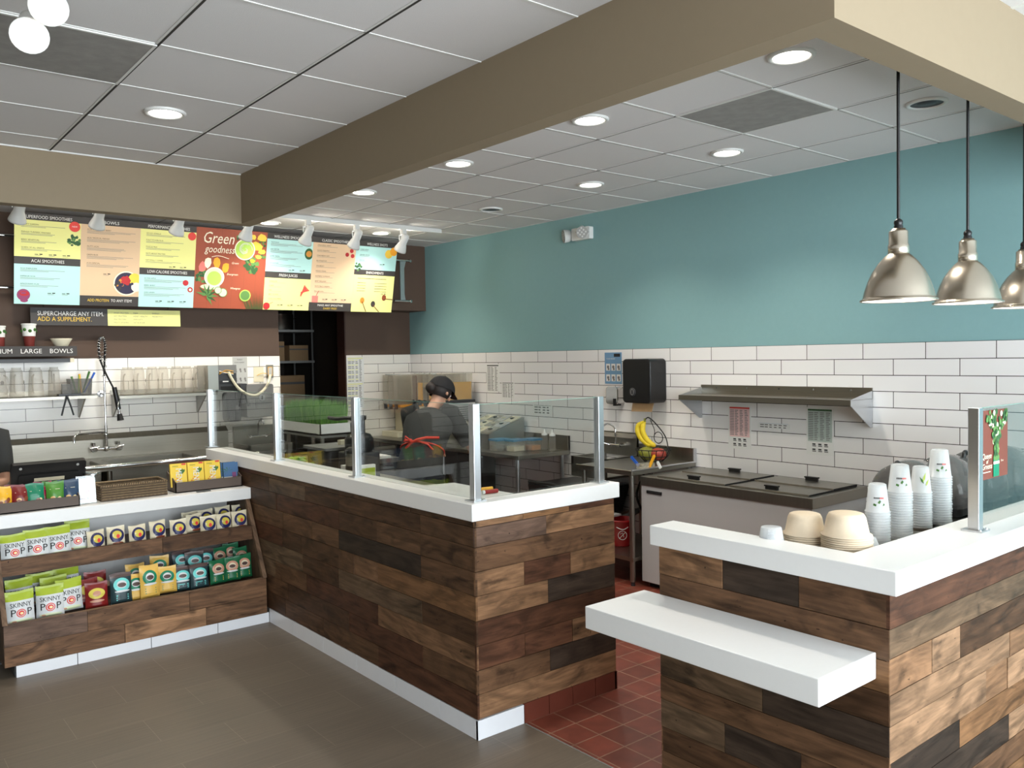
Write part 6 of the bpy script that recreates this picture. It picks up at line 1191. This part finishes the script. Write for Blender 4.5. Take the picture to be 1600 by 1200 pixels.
b = MB(); b.lathe([(.049, .125), (.051, .128), (.051, .148), (.049, .15)], AP, 'black', 28); b.build('black_band', t)
b = MB(); b.lathe([(.045, .23), (.047, .234), (.045, .26), (.026, .27), (.001, .27)], AP, 'black', 28); b.tube([(ax_-.03, ay_, 1.13), (ax_-.07, ay_-.03, 1.13), (ax_-.07, ay_-.03, 1.10)], .008, 'black', 8); b.build('pump_lid', t)
# produce tubs
for k, (x, y, m, lab) in enumerate(((2.76, 6.02, 'grass2', 'clear tub of pale greens at the far end of the service table'), (2.78, 5.68, 'm_yel', 'clear tub of yellow-green fruit on the service table'))):
    t = thing('produce_tub', lab, 'tub', (x, y, .881)); b = MB()
    for q in (((x-.13, y-.16, .881), (x+.13, y+.16, .888)), ((x-.13, y-.16, .888), (x-.126, y+.16, .97)), ((x+.126, y-.16, .888), (x+.13, y+.16, .97)), ((x-.13, y-.16, .888), (x+.13, y-.156, .97)), ((x-.13, y+.156, .888), (x+.13, y+.16, .97))): b.box(*q, 'cleartank')
    b.build('tub_body', t); rr = random.Random(k); b = MB()
    for i in range(60): b.ball((x+rr.uniform(-.10, .10), y+rr.uniform(-.13, .13), .90+rr.uniform(0, .07)), rr.uniform(.014, .026), ('grass1', 'grass2', m)[i % 3], 7, 5, (1, 1.3, .7))
    tag(b.build('chopped_produce', t), kind='stuff')
b = MB(); b.rbox((2.72, 5.08, .881), (2.92, 5.22, 1.0), 'paper', .01); b.rbox((2.73, 5.075, .90), (2.91, 5.079, .98), 'bag_lime', .005, 'y'); tag(b.build('bread_packet'), 'white packet lying between the tubs and the pulp bin', 'packet')
b = MB(); b.box((2.90, jy+.30, 1.101), (2.96, jy+.35, 1.135), 'cream'); tag(b.build('small_tag'), 'small cream tag standing on the grey bin lid', 'tag')
# low prep fridge across the aisle, seen through the glass
t = thing('prep_station', 'steel topped prep station in the middle of the kitchen with white board', 'prep table', (3.6, 6.9, 0))
b = MB(); b.box((3.30, 6.5, .0), (3.95, 7.25, .80), 'dark'); b.build('cabinet', t); b = MB(); b.box((3.28, 6.48, .80), (3.97, 7.27, .84), 'darksteel'); b.build('worktop', t); b = MB(); b.box((3.32, 6.52, .84), (3.90, 6.85, .86), 'whitem'); b.build('cutting_board', t)
# things on the wide end of the counter top
c = P('z', 1.068, 765, 767); c.x, c.y = 2.46, 3.20
for dx, dz, m, lab, dy in ((0, 0, 'red', 'red marker lying on the counter behind the corner post', 0), (-.012, 0, 'yellow', 'yellow marker lying beside the red one behind the corner post', .035)):
    p0, p1 = P('z', 1.078, 757-6*(m == 'yellow'), 769-4*(m == 'yellow')), P('z', 1.078, 777-8*(m == 'yellow'), 766.5-3.5*(m == 'yellow')); t = thing('marker_pen', lab, 'marker', (p0.x, p0.y, 1.068), group='marker pens'); d = (p1-p0).normalized()
    b = MB(); b.cyl(p0, p1, .010, m); b.build('barrel', t); b = MB(); b.cyl(p0-d*.012, p0, .0095, 'paper' if m == 'red' else m); b.build('cap', t)

# ------------------------------------------------------------ on the pick-up counter work surface
ZW = .946
M['bagasse'] = mat('cream_pulp_bowl', (214, 196, 170), .8, nscale=90, namt=.05, bump=.1)
def bowlstack(cx, cy, r, h, n, zgap, grp, lab0):
    """upside-down bowls stacked: each rim shows below the next"""
    pr = [(r, 0), (r+.005, .001), (r+.005, .0042), (r-.004, .0055), (r*.80, h*.80), (r*.72, h*.96), (r*.62, h), (.001, h*.985)]
    o0 = None
    for k in range(n):
        z = ZW+zgap*k
        if o0 is None:
            b = MB(); b.lathe(pr, (0, 0, 0), 'bagasse', 40); b.lathe([(r-.003, .001), (r*.76, h*.78), (r*.6, h*.97)], (0, 0, 0), 'bagasse', 32); o0 = b.build('paper_bowl', loc=(cx, cy, z)); o = o0
        else: o = o0.copy(); COL.objects.link(o); o.location = (cx+random.uniform(-.0015, .0015), cy+random.uniform(-.0015, .0015), z)
        tag(o, lab0[0] if k == n-1 else (lab0[1] if k else lab0[2]), 'bowl', grp)
bowlstack(2.72, 1.675, .074, .076, 18, .0072, 'bowls in the short stack', ('top bowl of the shorter cream bowl stack', 'cream bowl inside the shorter stack of upturned bowls', 'bottom bowl of the shorter cream bowl stack'))
bowlstack(2.715, 1.513, .080, .078, 21, .0072, 'bowls in the tall stack', ('top bowl of the bigger cream bowl stack', 'cream bowl inside the bigger stack of upturned bowls', 'bottom bowl of the bigger cream bowl stack'))
M['pet'] = frost_mat('clear_cup_plastic', (244, 248, 250), .42, .15)
def cupstack(cx, cy, r0, r1, h, n, gap, grp, labs, leaf=False, start=0):
    o0 = None
    for k in range(n):
        z = ZW+gap*k
        if o0 is None:
            b = MB(); b.lathe([(r1, 0), (r1+.003, .001), (r1+.003, .006), (r1-.001, .008), (r0, h-.004), (r0-.006, h), (.001, h-.004)], (0, 0, 0), 'pet', 32); o0 = b.build('plastic_cup', loc=(cx, cy, z)); o = o0
        elif k == n-1:
            b = MB(); b.lathe([(r1, 0), (r1+.003, .001), (r1+.003, .006), (r1-.001, .008), (r0, h-.004), (r0-.006, h), (.001, h-.004)], (0, 0, 0), 'pet', 32)
            dv = V((-.80, -.60, 0)).normalized(); sd = V((dv.y, -dv.x, 0)); sd = -sd if sd.dot(RT) < 0 else sd
            def pt(u, z_): a = u/((r0+r1)/2); rr_ = r1+(r0-r1)*z_/h+.0012; return tuple((dv*cos(a)+sd*sin(a))*rr_+Z3*z_)
            def patch(pts, m): b.add([pt(*p) for p in pts], [tuple(range(len(pts)))], m)
            if leaf:
                for u, z_, L_, s in ((.0, .05, .045, 1), (.004, .045, .03, -1), (.012, .035, .03, 1)): patch([(u, z_), (u+.010*s, z_+L_*.35), (u+.016*s, z_+L_), (u+.002*s, z_+L_*.5)], 'bag_lime' if s > 0 else 'leaf')
            else:
                for i in range(7): patch([(-.020+.0055*i, .060), (-.0165+.0055*i, .060), (-.0165+.0055*i, .0665), (-.020+.0055*i, .0665)], 'ink' if i < 4 else 'redprint')
                patch([(-.006, .045), (0, .040), (.006, .050), (.001, .056)], 'leaf'); patch([(-.022, .034), (-.012, .030), (-.010, .038), (-.02, .042)], 'leaf'); patch([(.012, .032), (.020, .036), (.016, .044)], 'leaf')
            o = b.build('plastic_cup', loc=(cx, cy, z))
        else: o = o0.copy(); COL.objects.link(o); o.location = (cx+random.uniform(-.001, .001), cy+random.uniform(-.001, .001), z)
        tag(o, labs[0] if k == n-1 else labs[1] if k else labs[2], 'cup', grp)
nm = [('shortest', 'leftmost, shortest'), ('second', 'second'), ('third', 'third'), ('tallest', 'rightmost, tallest')]
for k, (px, pt_, y, r1, leaf) in enumerate(((1371, 755, 1.70, .0465, False), (1406, 725, 1.68, .0475, False), (1438.5, 728, 1.72, .0445, True), (1468, 702, 1.70, .0490, False))):
    c = P('y', y, px, pt_); H_ = c.z-ZW; gap = .0105; h = .118 if k != 3 else .125; n = int((H_-h)/gap)+1
    cupstack(c.x, y, r1*.72, r1, h, n, (H_-h)/(n-1), 'cups in the '+('shortest', 'second', 'third', 'tallest')[k]+' clear stack', ('top cup of the %s clear cup stack' % nm[k][1], 'clear cup inside the %s stack of upturned cups' % nm[k][1], 'bottom cup of the %s clear cup stack' % nm[k][1]), leaf)
c = P('y', 1.72, 1209, 835); 
for k in range(9):
    z = ZW+.010*k
    if k == 0: b = MB(); b.lathe([(.046, 0), (.049, .002), (.048, .007), (.036, .075), (.034, .078), (.001, .076)], (0, 0, 0), 'pet', 28); o0 = b.build('plastic_cup', loc=(c.x, 1.73, z)); o = o0
    else: o = o0.copy(); COL.objects.link(o); o.location = (c.x, 1.73, z)
    tag(o, 'small clear cup in the short stack left of the cream bowls' if 0 < k < 8 else ('lowest' if k == 0 else 'topmost')+' small clear cup left of the cream bowls', 'cup', 'small clear cups left of the bowls')
t = thing('lid_sleeve', 'stack of clear dome lids behind the bigger bowl stack', 'lids', (2.93, 1.545, ZW)); 
for k in range(6): b = MB(); b.lathe([(.052, 0), (.054, .003), (.046, .012), (.036, .036), (.015, .042)], (2.93, 1.56, ZW+.012*k), 'pet', 28); b.build('dome_lid', t)
# blenders with smoked covers
M['smokecover'] = frost_mat('smoked_clear_cover', (112, 110, 108), .62, .06)
ZL = .93
for k, (x, y, lab) in enumerate(((3.90, 1.86, 'smoked dome blender enclosure farthest left behind the cup stacks'), (4.22, 1.84, 'smoked dome blender enclosure behind the tallest cup stack'), (4.51, 1.82, 'smoked dome blender enclosure behind the glass post'), (4.80, 1.80, 'smoked dome blender enclosure at the right edge behind the card'))):
    zb_ = ZL+.001; s_ = 1.0
    t = thing('covered_blender', lab, 'blender', (x, y, zb_), group='covered blenders')
    b = MB(); b.rbox((x-.13, y-.12, zb_), (x+.13, y+.13, zb_+.06), 'black', .04); b.build('motor_base', t, bevel=.01)
    b = MB(); b.lathe([(.03, 0), (.045, .01), (.06, .15), (.055, .155), (.001, .155)], (x, y, zb_+.06), 'jar', 16); b.build('jar', t)
    b = MB(); n = 24; vs = []; L = [(-.14, .78), (-.135, .86), (-.12, .94), (0, 1.0), (.12, .94), (.135, .86), (.14, .78)]; pf = []
    for i in range(n+1): a = pi*i/n; pf.append((-.15*cos(a), .03+.235*sin(a)**.8))
    for xx, q in L:
        for p in pf: vs.append((x+xx, y+p[0]*q, zb_+.02+p[1]*q))
    m_ = len(pf); b.add(vs, [(j*m_+i, j*m_+i+1, (j+1)*m_+i+1, (j+1)*m_+i) for j in range(len(L)-1) for i in range(m_-1)], 'smokecover', True)
    b.add(vs[:m_], [tuple(range(m_))], 'smokecover'); b.add(vs[-m_:], [tuple(range(m_-1, -1, -1))], 'smokecover'); b.build('smoked_cover', t)
    b = MB(); b.tube(smooth([(x-.145, y-.02, zb_+.17), (x-.175, y-.02, zb_+.24), (x-.165, y-.02, zb_+.285), (x-.13, y-.02, zb_+.275), (x-.08, y-.02, zb_+.262)], 5), .010, 'black', 8); b.build('cover_handle', t)
t = thing('blender_counter', 'low steel counter carrying the blenders behind the pick-up counter', 'counter', (4.5, 1.75, 0)); b = MB(); b.box((3.79, 1.418, .90), (5.315, 1.99, ZL), 'darksteel'); b.build('worktop', t); b = MB(); b.box((3.82, 1.43, 0), (5.30, 1.96, .90), 'lgrey'); b.build('cabinet', t)
# printed card taped on the right glass
c0, c1 = P('y', 1.294, 1531, 643), P('y', 1.294, 1574, 741)
b = MB(); x0, x1, z0, z1 = c0.x, c1.x, c1.z, c0.z; b.box((x0, 1.2935, z0), (x1, 1.2955, z1), mat('card_red_brown', (112, 58, 44), .5)); w_, h = x1-x0, z1-z0; yy = 1.2930
rr = random.Random(3)
for k in range(150):
    v_ = rr.uniform(.33, 1); s = .07+.45*max(0, v_-.5)/.5; u = .57+rr.uniform(-s, s)*.95; r = rr.uniform(.006, .012); b.disc((x0+w_*min(.95, max(.05, u)), yy-.00003*k, z0+h*min(.97, v_)), X3, Z3, r, ('m_kale', 'm_kale2', 'meadow', 'm_kale', 'm_kale2', 'm_kale')[k % 6], 7)
b.box((x0+w_*.45, yy-.0022, z0+.004), (x0+w_*.66, yy-.002, z0+h*.30), 'bag_jade'); b.disc((x0+w_*.555, yy-.0024, z0+h*.30), X3, Z3, w_*.11, 'm_kale2', 16, w_*.05); b.box((x0+w_*.45, yy-.0026, z0+h*.20), (x0+w_*.66, yy-.0024, z0+h*.24), 'm_cream')
b.text('Queen', (x0+w_*.06, yy-.001, z0+h*.30), X3, Z3, .030, 'm_cream', wmax=w_*.34, shear=.2); b.text('of', (x0+w_*.20, yy-.001, z0+h*.23), X3, Z3, .022, 'm_cream', shear=.2); b.text('Greens', (x0+w_*.06, yy-.001, z0+h*.15), X3, Z3, .030, 'm_cream', wmax=w_*.36, shear=.2); b.box((x0+w_*.08, yy-.001, z0+h*.10), (x0+w_*.36, yy, z0+h*.11), 'm_cream'); b.text('8 oz', (x0+w_*.74, yy-.001, z0+h*.22), X3, Z3, .012, 'm_cream')
tag(b.build('promo_card'), 'wood-red printed card with leafy greens taped to the right glass panel', 'card')
# ------------------------------------------------------------ people
def skin_body(name, chains, m, parent, sub=2):
    """chains: lists of (point, radius); chains start on an existing vertex index or None"""
    vs = []; es = []; rs = []; ids = {}
    for start, pts in chains:
        prev = ids[start] if start is not None else None
        for key, p, r in pts:
            vs.append(tuple(p)); rs.append(r); i = len(vs)-1; ids[key] = i
            if prev is not None: es.append((prev, i))
            prev = i
    me = bpy.data.meshes.new(name); me.from_pydata(vs, es, []); me.materials.append(M[m]); o = bpy.data.objects.new(name, me); COL.objects.link(o); o.parent = parent
    sk = o.modifiers.new('skin', 'SKIN'); sk.use_smooth_shade = True; sk.branch_smoothing = .6
    lay = me.skin_vertices[0].data if me.skin_vertices else None
    if lay is None:
        bm_ = __import__('bmesh').new(); bm_.from_mesh(me); bm_.verts.layers.skin.verify(); bm_.to_mesh(me); bm_.free(); lay = me.skin_vertices[0].data
    for i, r in enumerate(rs): lay[i].radius = (r, r) if not isinstance(r, tuple) else r; lay[i].use_root = (i == 0)
    ss = o.modifiers.new('sub', 'SUBSURF'); ss.levels = sub; ss.render_levels = sub
    return o
def loft(mb, rings, m, n=24, caps=True, p=2.3):
    vs = []
    for c, rx, fx, a, d in rings:
        c, rx, fx = V(c), V(rx), V(fx)
        for i in range(n):
            t_ = 2*pi*i/n; cs, sn = cos(t_), sin(t_); k = (abs(cs)**p+abs(sn)**p)**(-1/p); vs.append(tuple(c+rx*(a*cs*k)+fx*(d*sn*k)))
    K = len(rings); fs = [(k*n+i, k*n+(i+1) % n, (k+1)*n+(i+1) % n, (k+1)*n+i) for k in range(K-1) for i in range(n)]
    mb.add(vs, fs, m, True)
    if caps: mb.add(vs[:n], [tuple(range(n-1, -1, -1))], m, True); mb.add(vs[-n:], [tuple(range(n))], m, True)
M['skin'] = mat('skin', (196, 150, 124), .5, nscale=20, namt=.05); M['tee'] = mat('charcoal_shirt', (44, 45, 44), .85, nscale=60, namt=.1, bump=.1); M['capm'] = mat('black_cap', (16, 16, 18), .8); M['hair'] = mat('dark_brown_hair', (30, 22, 18), .6, nscale=80, namt=.3, bump=.3); M['trouser'] = mat('dark_trousers', (30, 32, 38), .85, nscale=50, namt=.1); M['strap'] = mat('orange_red_apron_string', (206, 62, 44), .6); M['shoe'] = mat('black_shoe', (18, 18, 18), .5)
def person(loc, F, lab, hands, lean=.20, hturn=0.0, hdown=.35, H=1.6, cap=True, strap=True, elbow_out=.14, mirror=None):
    k = H/1.6; t = thing('person', lab, 'person', loc); F = V((F[0], F[1], 0)).normalized(); Rr = V((F.y, -F.x, 0)); U = Z3
    def L(f, r, z): return (F*f+Rr*r+U*z)*k
    pz = .90; w0 = L(0, 0, pz); w1 = L(lean*.25, 0, pz+.14); c1 = L(lean*.65, 0, pz+.30); n0 = L(lean*.95, 0, pz+.42); n1 = L(lean*1.2, 0, pz+.465)
    hd = F*cos(hturn)+Rr*sin(hturn); hr = V((hd.y, -hd.x, 0)); hu = (U*cos(hdown)+hd*sin(hdown)).normalized(); hf = (hd*cos(hdown)-U*sin(hdown)).normalized()
    hc = n1+hu*.095*k+hf*.015*k
    ch = [(None, [('pel', w0, .115*k), ('w', w1, .11*k), ('c', c1, .125*k), ('n0', n0, .062*k), ('n1', n1, .052*k), ('sk0', n1+hu*.05*k+hf*.01*k, .068*k), ('sk1', hc+hu*.02*k, .088*k), ('sk2', hc+hu*.075*k-hf*.005*k, .070*k)]),
          ('sk0', [('jaw', n1+hu*.035*k+hf*.065*k, .040*k), ('chin', n1+hu*.022*k+hf*.088*k, .022*k)]),
          ('sk1', [('nb', hc+hu*.005*k+hf*.085*k, .020*k), ('nose', hc-hu*.018*k+hf*.112*k, .012*k)])]
    for s in (-1, 1): ch.append(('sk1', [('ear%d' % s, hc-hu*.005*k+hr*s*.090*k, .014*k), ('ear2%d' % s, hc+hu*.012*k+hr*s*.096*k-hf*.012*k, .010*k)]))
    arms = []
    for s, (hf_, hr_, hz_) in zip((-1, 1), hands):
        sh = L(lean*.85, s*.165, pz+.395); hand = L(hf_, hr_, hz_); mid = (sh+hand)/2; dirn = hand-sh; drop = max(0, (.27*k)**2*4-dirn.length**2)**.5/2
        el = mid+(Rr*s*elbow_out*4-U*1.0).normalized()*drop*.9; arms.append((sh, el, hand))
        f_ = (hand-el).normalized(); sd = f_.cross(U).normalized(); pu = sd.cross(f_)
        ch.append(('c', [('sh%d' % s, sh, .055*k), ('ua%d' % s, sh.lerp(el, .5), .046*k), ('el%d' % s, el, .038*k), ('fa%d' % s, el.lerp(hand, .4), .037*k), ('wr%d' % s, hand-f_*.02*k, .025*k), ('pm%d' % s, hand+f_*.035*k, .033*k), ('kn%d' % s, hand+f_*.065*k, .030*k)]))
        for q, (dy, l_) in enumerate(((-.030, .062), (-.010, .075), (.010, .070), (.029, .055))):
            b0 = hand+f_*.070*k+sd*dy*k; ch.append(('kn%d' % s, [('f%d%d' % (s, q), b0+f_*.012*k, .0095*k), ('g%d%d' % (s, q), b0+f_*l_*.55*k-pu*.012*k, .0085*k), ('h%d%d' % (s, q), b0+f_*l_*.85*k-pu*.034*k, .0075*k)]))
        ch.append(('pm%d' % s, [('t0%d' % s, hand+f_*.03*k-sd*s*.038*k-pu*.01*k, .012*k), ('t1%d' % s, hand+f_*.06*k-sd*s*.052*k-pu*.02*k, .010*k), ('t2%d' % s, hand+f_*.082*k-sd*s*.048*k-pu*.03*k, .008*k)]))
    legs = []
    for s in (-1, 1):
        hp, kn, an = L(0, s*.09, pz-.06), L(.03, s*.10, .48), L(-.02, s*.11, .09); legs.append((hp, kn, an)); toe = L(.14, s*.125, .035)
        ch.append(('pel', [('hp%d' % s, hp, .085*k), ('th%d' % s, hp.lerp(kn, .5), .075*k), ('kn_%d' % s, kn, .055*k), ('cf%d' % s, kn.lerp(an, .35), .053*k), ('an%d' % s, an, .036*k), ('ft%d' % s, (an+toe)/2-U*.02*k, .034*k), ('to%d' % s, toe, .028*k)]))
    skin_body('body', ch, 'skin', t)
    # shirt
    b = MB(); tilt = lambda c_, a, d: (c_, Rr, F, a*k, d*k); sp_ = (n0-w0).normalized(); fx = Rr.cross(sp_); fx = -fx if fx.dot(F) < 0 else fx
    loft(b, [(w0-U*.10*k, Rr, F, .175*k, .135*k), (w0, Rr, fx, .172*k, .128*k), (w1, Rr, fx, .160*k, .118*k), (w1.lerp(c1, .6), Rr, fx, .178*k, .125*k), (c1, Rr, fx, .192*k, .128*k), (c1.lerp(n0, .45), Rr, fx, .190*k, .110*k), (c1.lerp(n0, .75), Rr, fx, .140*k, .088*k), (n0-sp_*.012*k, Rr, fx, .078*k, .072*k)], 'tee')
    for (sh, el, hand), s in zip(arms, (-1, 1)): e2 = sh.lerp(el, .80); b.tube([sh-Rr*s*.05*k, sh, sh.lerp(el, .3), sh.lerp(el, .6), e2, sh.lerp(el, .815)], [.085*k, .078*k, .072*k, .066*k, .064*k, .050*k], 'tee', 16)
    b.build('shirt', t, world=False)
    b = MB(); loft(b, [(w0+U*.03*k, Rr, F, .168*k, .125*k), (w0-U*.04*k, Rr, F, .18*k, .14*k), (w0-U*.13*k, Rr, F, .182*k, .135*k)], 'trouser')
    for (hp, kn, an) in legs: b.tube([hp+U*.02*k, hp.lerp(kn, .3), hp.lerp(kn, .7), kn, kn.lerp(an, .5), an+U*.0], [.102*k, .096*k, .080*k, .070*k, .064*k, .060*k], 'trouser', 16)
    b.build('trousers', t, world=False)
    for s, (hp, kn, an) in zip((-1, 1), legs):
        b = MB(); b.tube([an-F*.05*k-U*.045*k, an-U*.035*k, an+F*.09*k-U*.045*k, an+F*.16*k-U*.055*k, an+F*.20*k-U*.06*k], [.040*k, .050*k, .046*k, .040*k, .022*k], 'shoe', 14); o = b.build('shoe', t, world=False)
    # hair and cap
    b = MB(); n = 20
    def shell(r, f0, m, zc=0, th0=0, th1=pi*.5, face=1.0):
        vs = []; K = 9
        for j in range(K+1):
            th = th0+(th1-th0)*j/K
            for i in range(n): a = 2*pi*i/n; vs.append(tuple(hc+hu*(.030*k+zc+r*cos(th))+(hr*cos(a)*.93+hf*sin(a)*1.08)*r*sin(th)))
        b.add(vs, [(j*n+i, j*n+(i+1) % n, (j+1)*n+(i+1) % n, (j+1)*n+i) for j in range(K) for i in range(n)], m, True)
    # hair: covers the back and sides of the skull
    vs = []; K = 10
    for j in range(K+1):
        th = pi*.72*j/K
        for i in range(n):
            a = pi*.12-pi*1.24*i/(n-1); vs.append(tuple(hc+hu*(.028*k+.098*k*cos(th))+(hr*cos(a)*.93+hf*sin(a)*1.08)*.100*k*sin(th)))
    b.add(vs, [(j*n+i, j*n+i+1, (j+1)*n+i+1, (j+1)*n+i) for j in range(K) for i in range(n-1)], 'hair', True); b.ball(hc-hf*.10*k+hu*.01*k, .045*k, 'hair'); b.build('hair', t, world=False)
    if cap:
        b = MB(); shell(.108*k, 0, 'capm', .004); vv = []
        for i in range(9): a = pi*.5-.75+1.5*i/8; vv += [hc+hu*.030*k+(hr*cos(a)*.93+hf*sin(a)*1.08)*.104*k, hc+hu*.014*k+(hr*cos(a)*.75+hf*sin(a)*1.65)*.104*k]
        vs = [tuple(p) for p in vv]+[tuple(p+hu*.005) for p in vv]; fs = [(2*i, 2*i+1, 2*i+3, 2*i+2) for i in range(8)]+[(18+2*i, 18+2*i+2, 18+2*i+3, 18+2*i+1) for i in range(8)]+[(2*i+1, 2*i+19, 2*i+21, 2*i+3) for i in range(8)]
        b.add(vs, fs, 'capm', True); b.ball(hc+hu*.142*k, .008, 'capm'); b.build('cap', t, world=False)
    for s in (-1, 1): b = MB(); c_ = hc+hu*.012*k+hf*.076*k+hr*s*.030*k; b.ball(c_, .0105*k, 'paper', 10, 6); b.ball(c_+hf*.007*k, .006*k, 'hair', 8, 5); b.build('eye', t, world=False)
    b = MB(); b.tube([hc-hu*.048*k+hf*.088*k-hr*.022*k, hc-hu*.05*k+hf*.096*k, hc-hu*.048*k+hf*.088*k+hr*.022*k], .005*k, 'bag_red', 6); b.build('mouth', t, world=False)
    if strap:
        b = MB(); loop = [w1+U*.0+(Rr*cos(a)*.168+fx*sin(a)*.126)*k for a in [2*pi*i/28 for i in range(29)]]; b.tube(loop, .006, 'strap', 6)
        bk = w1-fx*.128*k; 
        for e_ in ((-.04, .02, .0), (.0, 0, 0)): pass
        b.tube([bk-Rr*.10*k+U*.015, bk-fx*.006-Rr*.05*k, bk-fx*.012, bk-fx*.004+Rr*.08*k-U*.02, bk+Rr*.12*k-U*.055+fx*.02], .007, 'strap', 6)
        b.tube([bk-Rr*.09*k-U*.05, bk-fx*.008-Rr*.05*k-U*.015, bk-fx*.016+U*.005, bk+Rr*.07*k+U*.03, bk+Rr*.155*k+U*.055+fx*.05], .010, 'strap', 6)
        b.ball(bk-fx*.012-Rr*.05*k, .016, 'strap', 8, 6); b.tube([bk-fx*.02-Rr*.05*k, bk-fx*.035-Rr*.08*k+U*.02, bk-fx*.02-Rr*.10*k-U*.01, bk-fx*.02-Rr*.05*k], .006, 'strap', 6); b.build('apron_strings', t, world=False)
        b = MB(); loft(b, [(w1+fx*.055*k, Rr, fx, .140*k, .085*k), (w0+F*.06*k, Rr, F, .155*k, .10*k), (w0+F*.06*k-U*.40*k, Rr, F, .17*k, .10*k)], 'capm'); b.build('apron', t, world=False)
    return t
person((3.36, 5.22, 0), (.80, .60), 'person in black cap and charcoal shirt with orange apron strings, working with back turned', ((.60, -.10, .98), (.56, .26, 1.0)), .32, .55, .42, 1.60)
person((.72, 6.60, 0), (-.1, -1), 'person in a dark shirt cut by the left edge behind the till, head bent down', ((.42, -.06, 1.0), (.40, .12, .98)), .22, 0, .5, 1.55, strap=False)
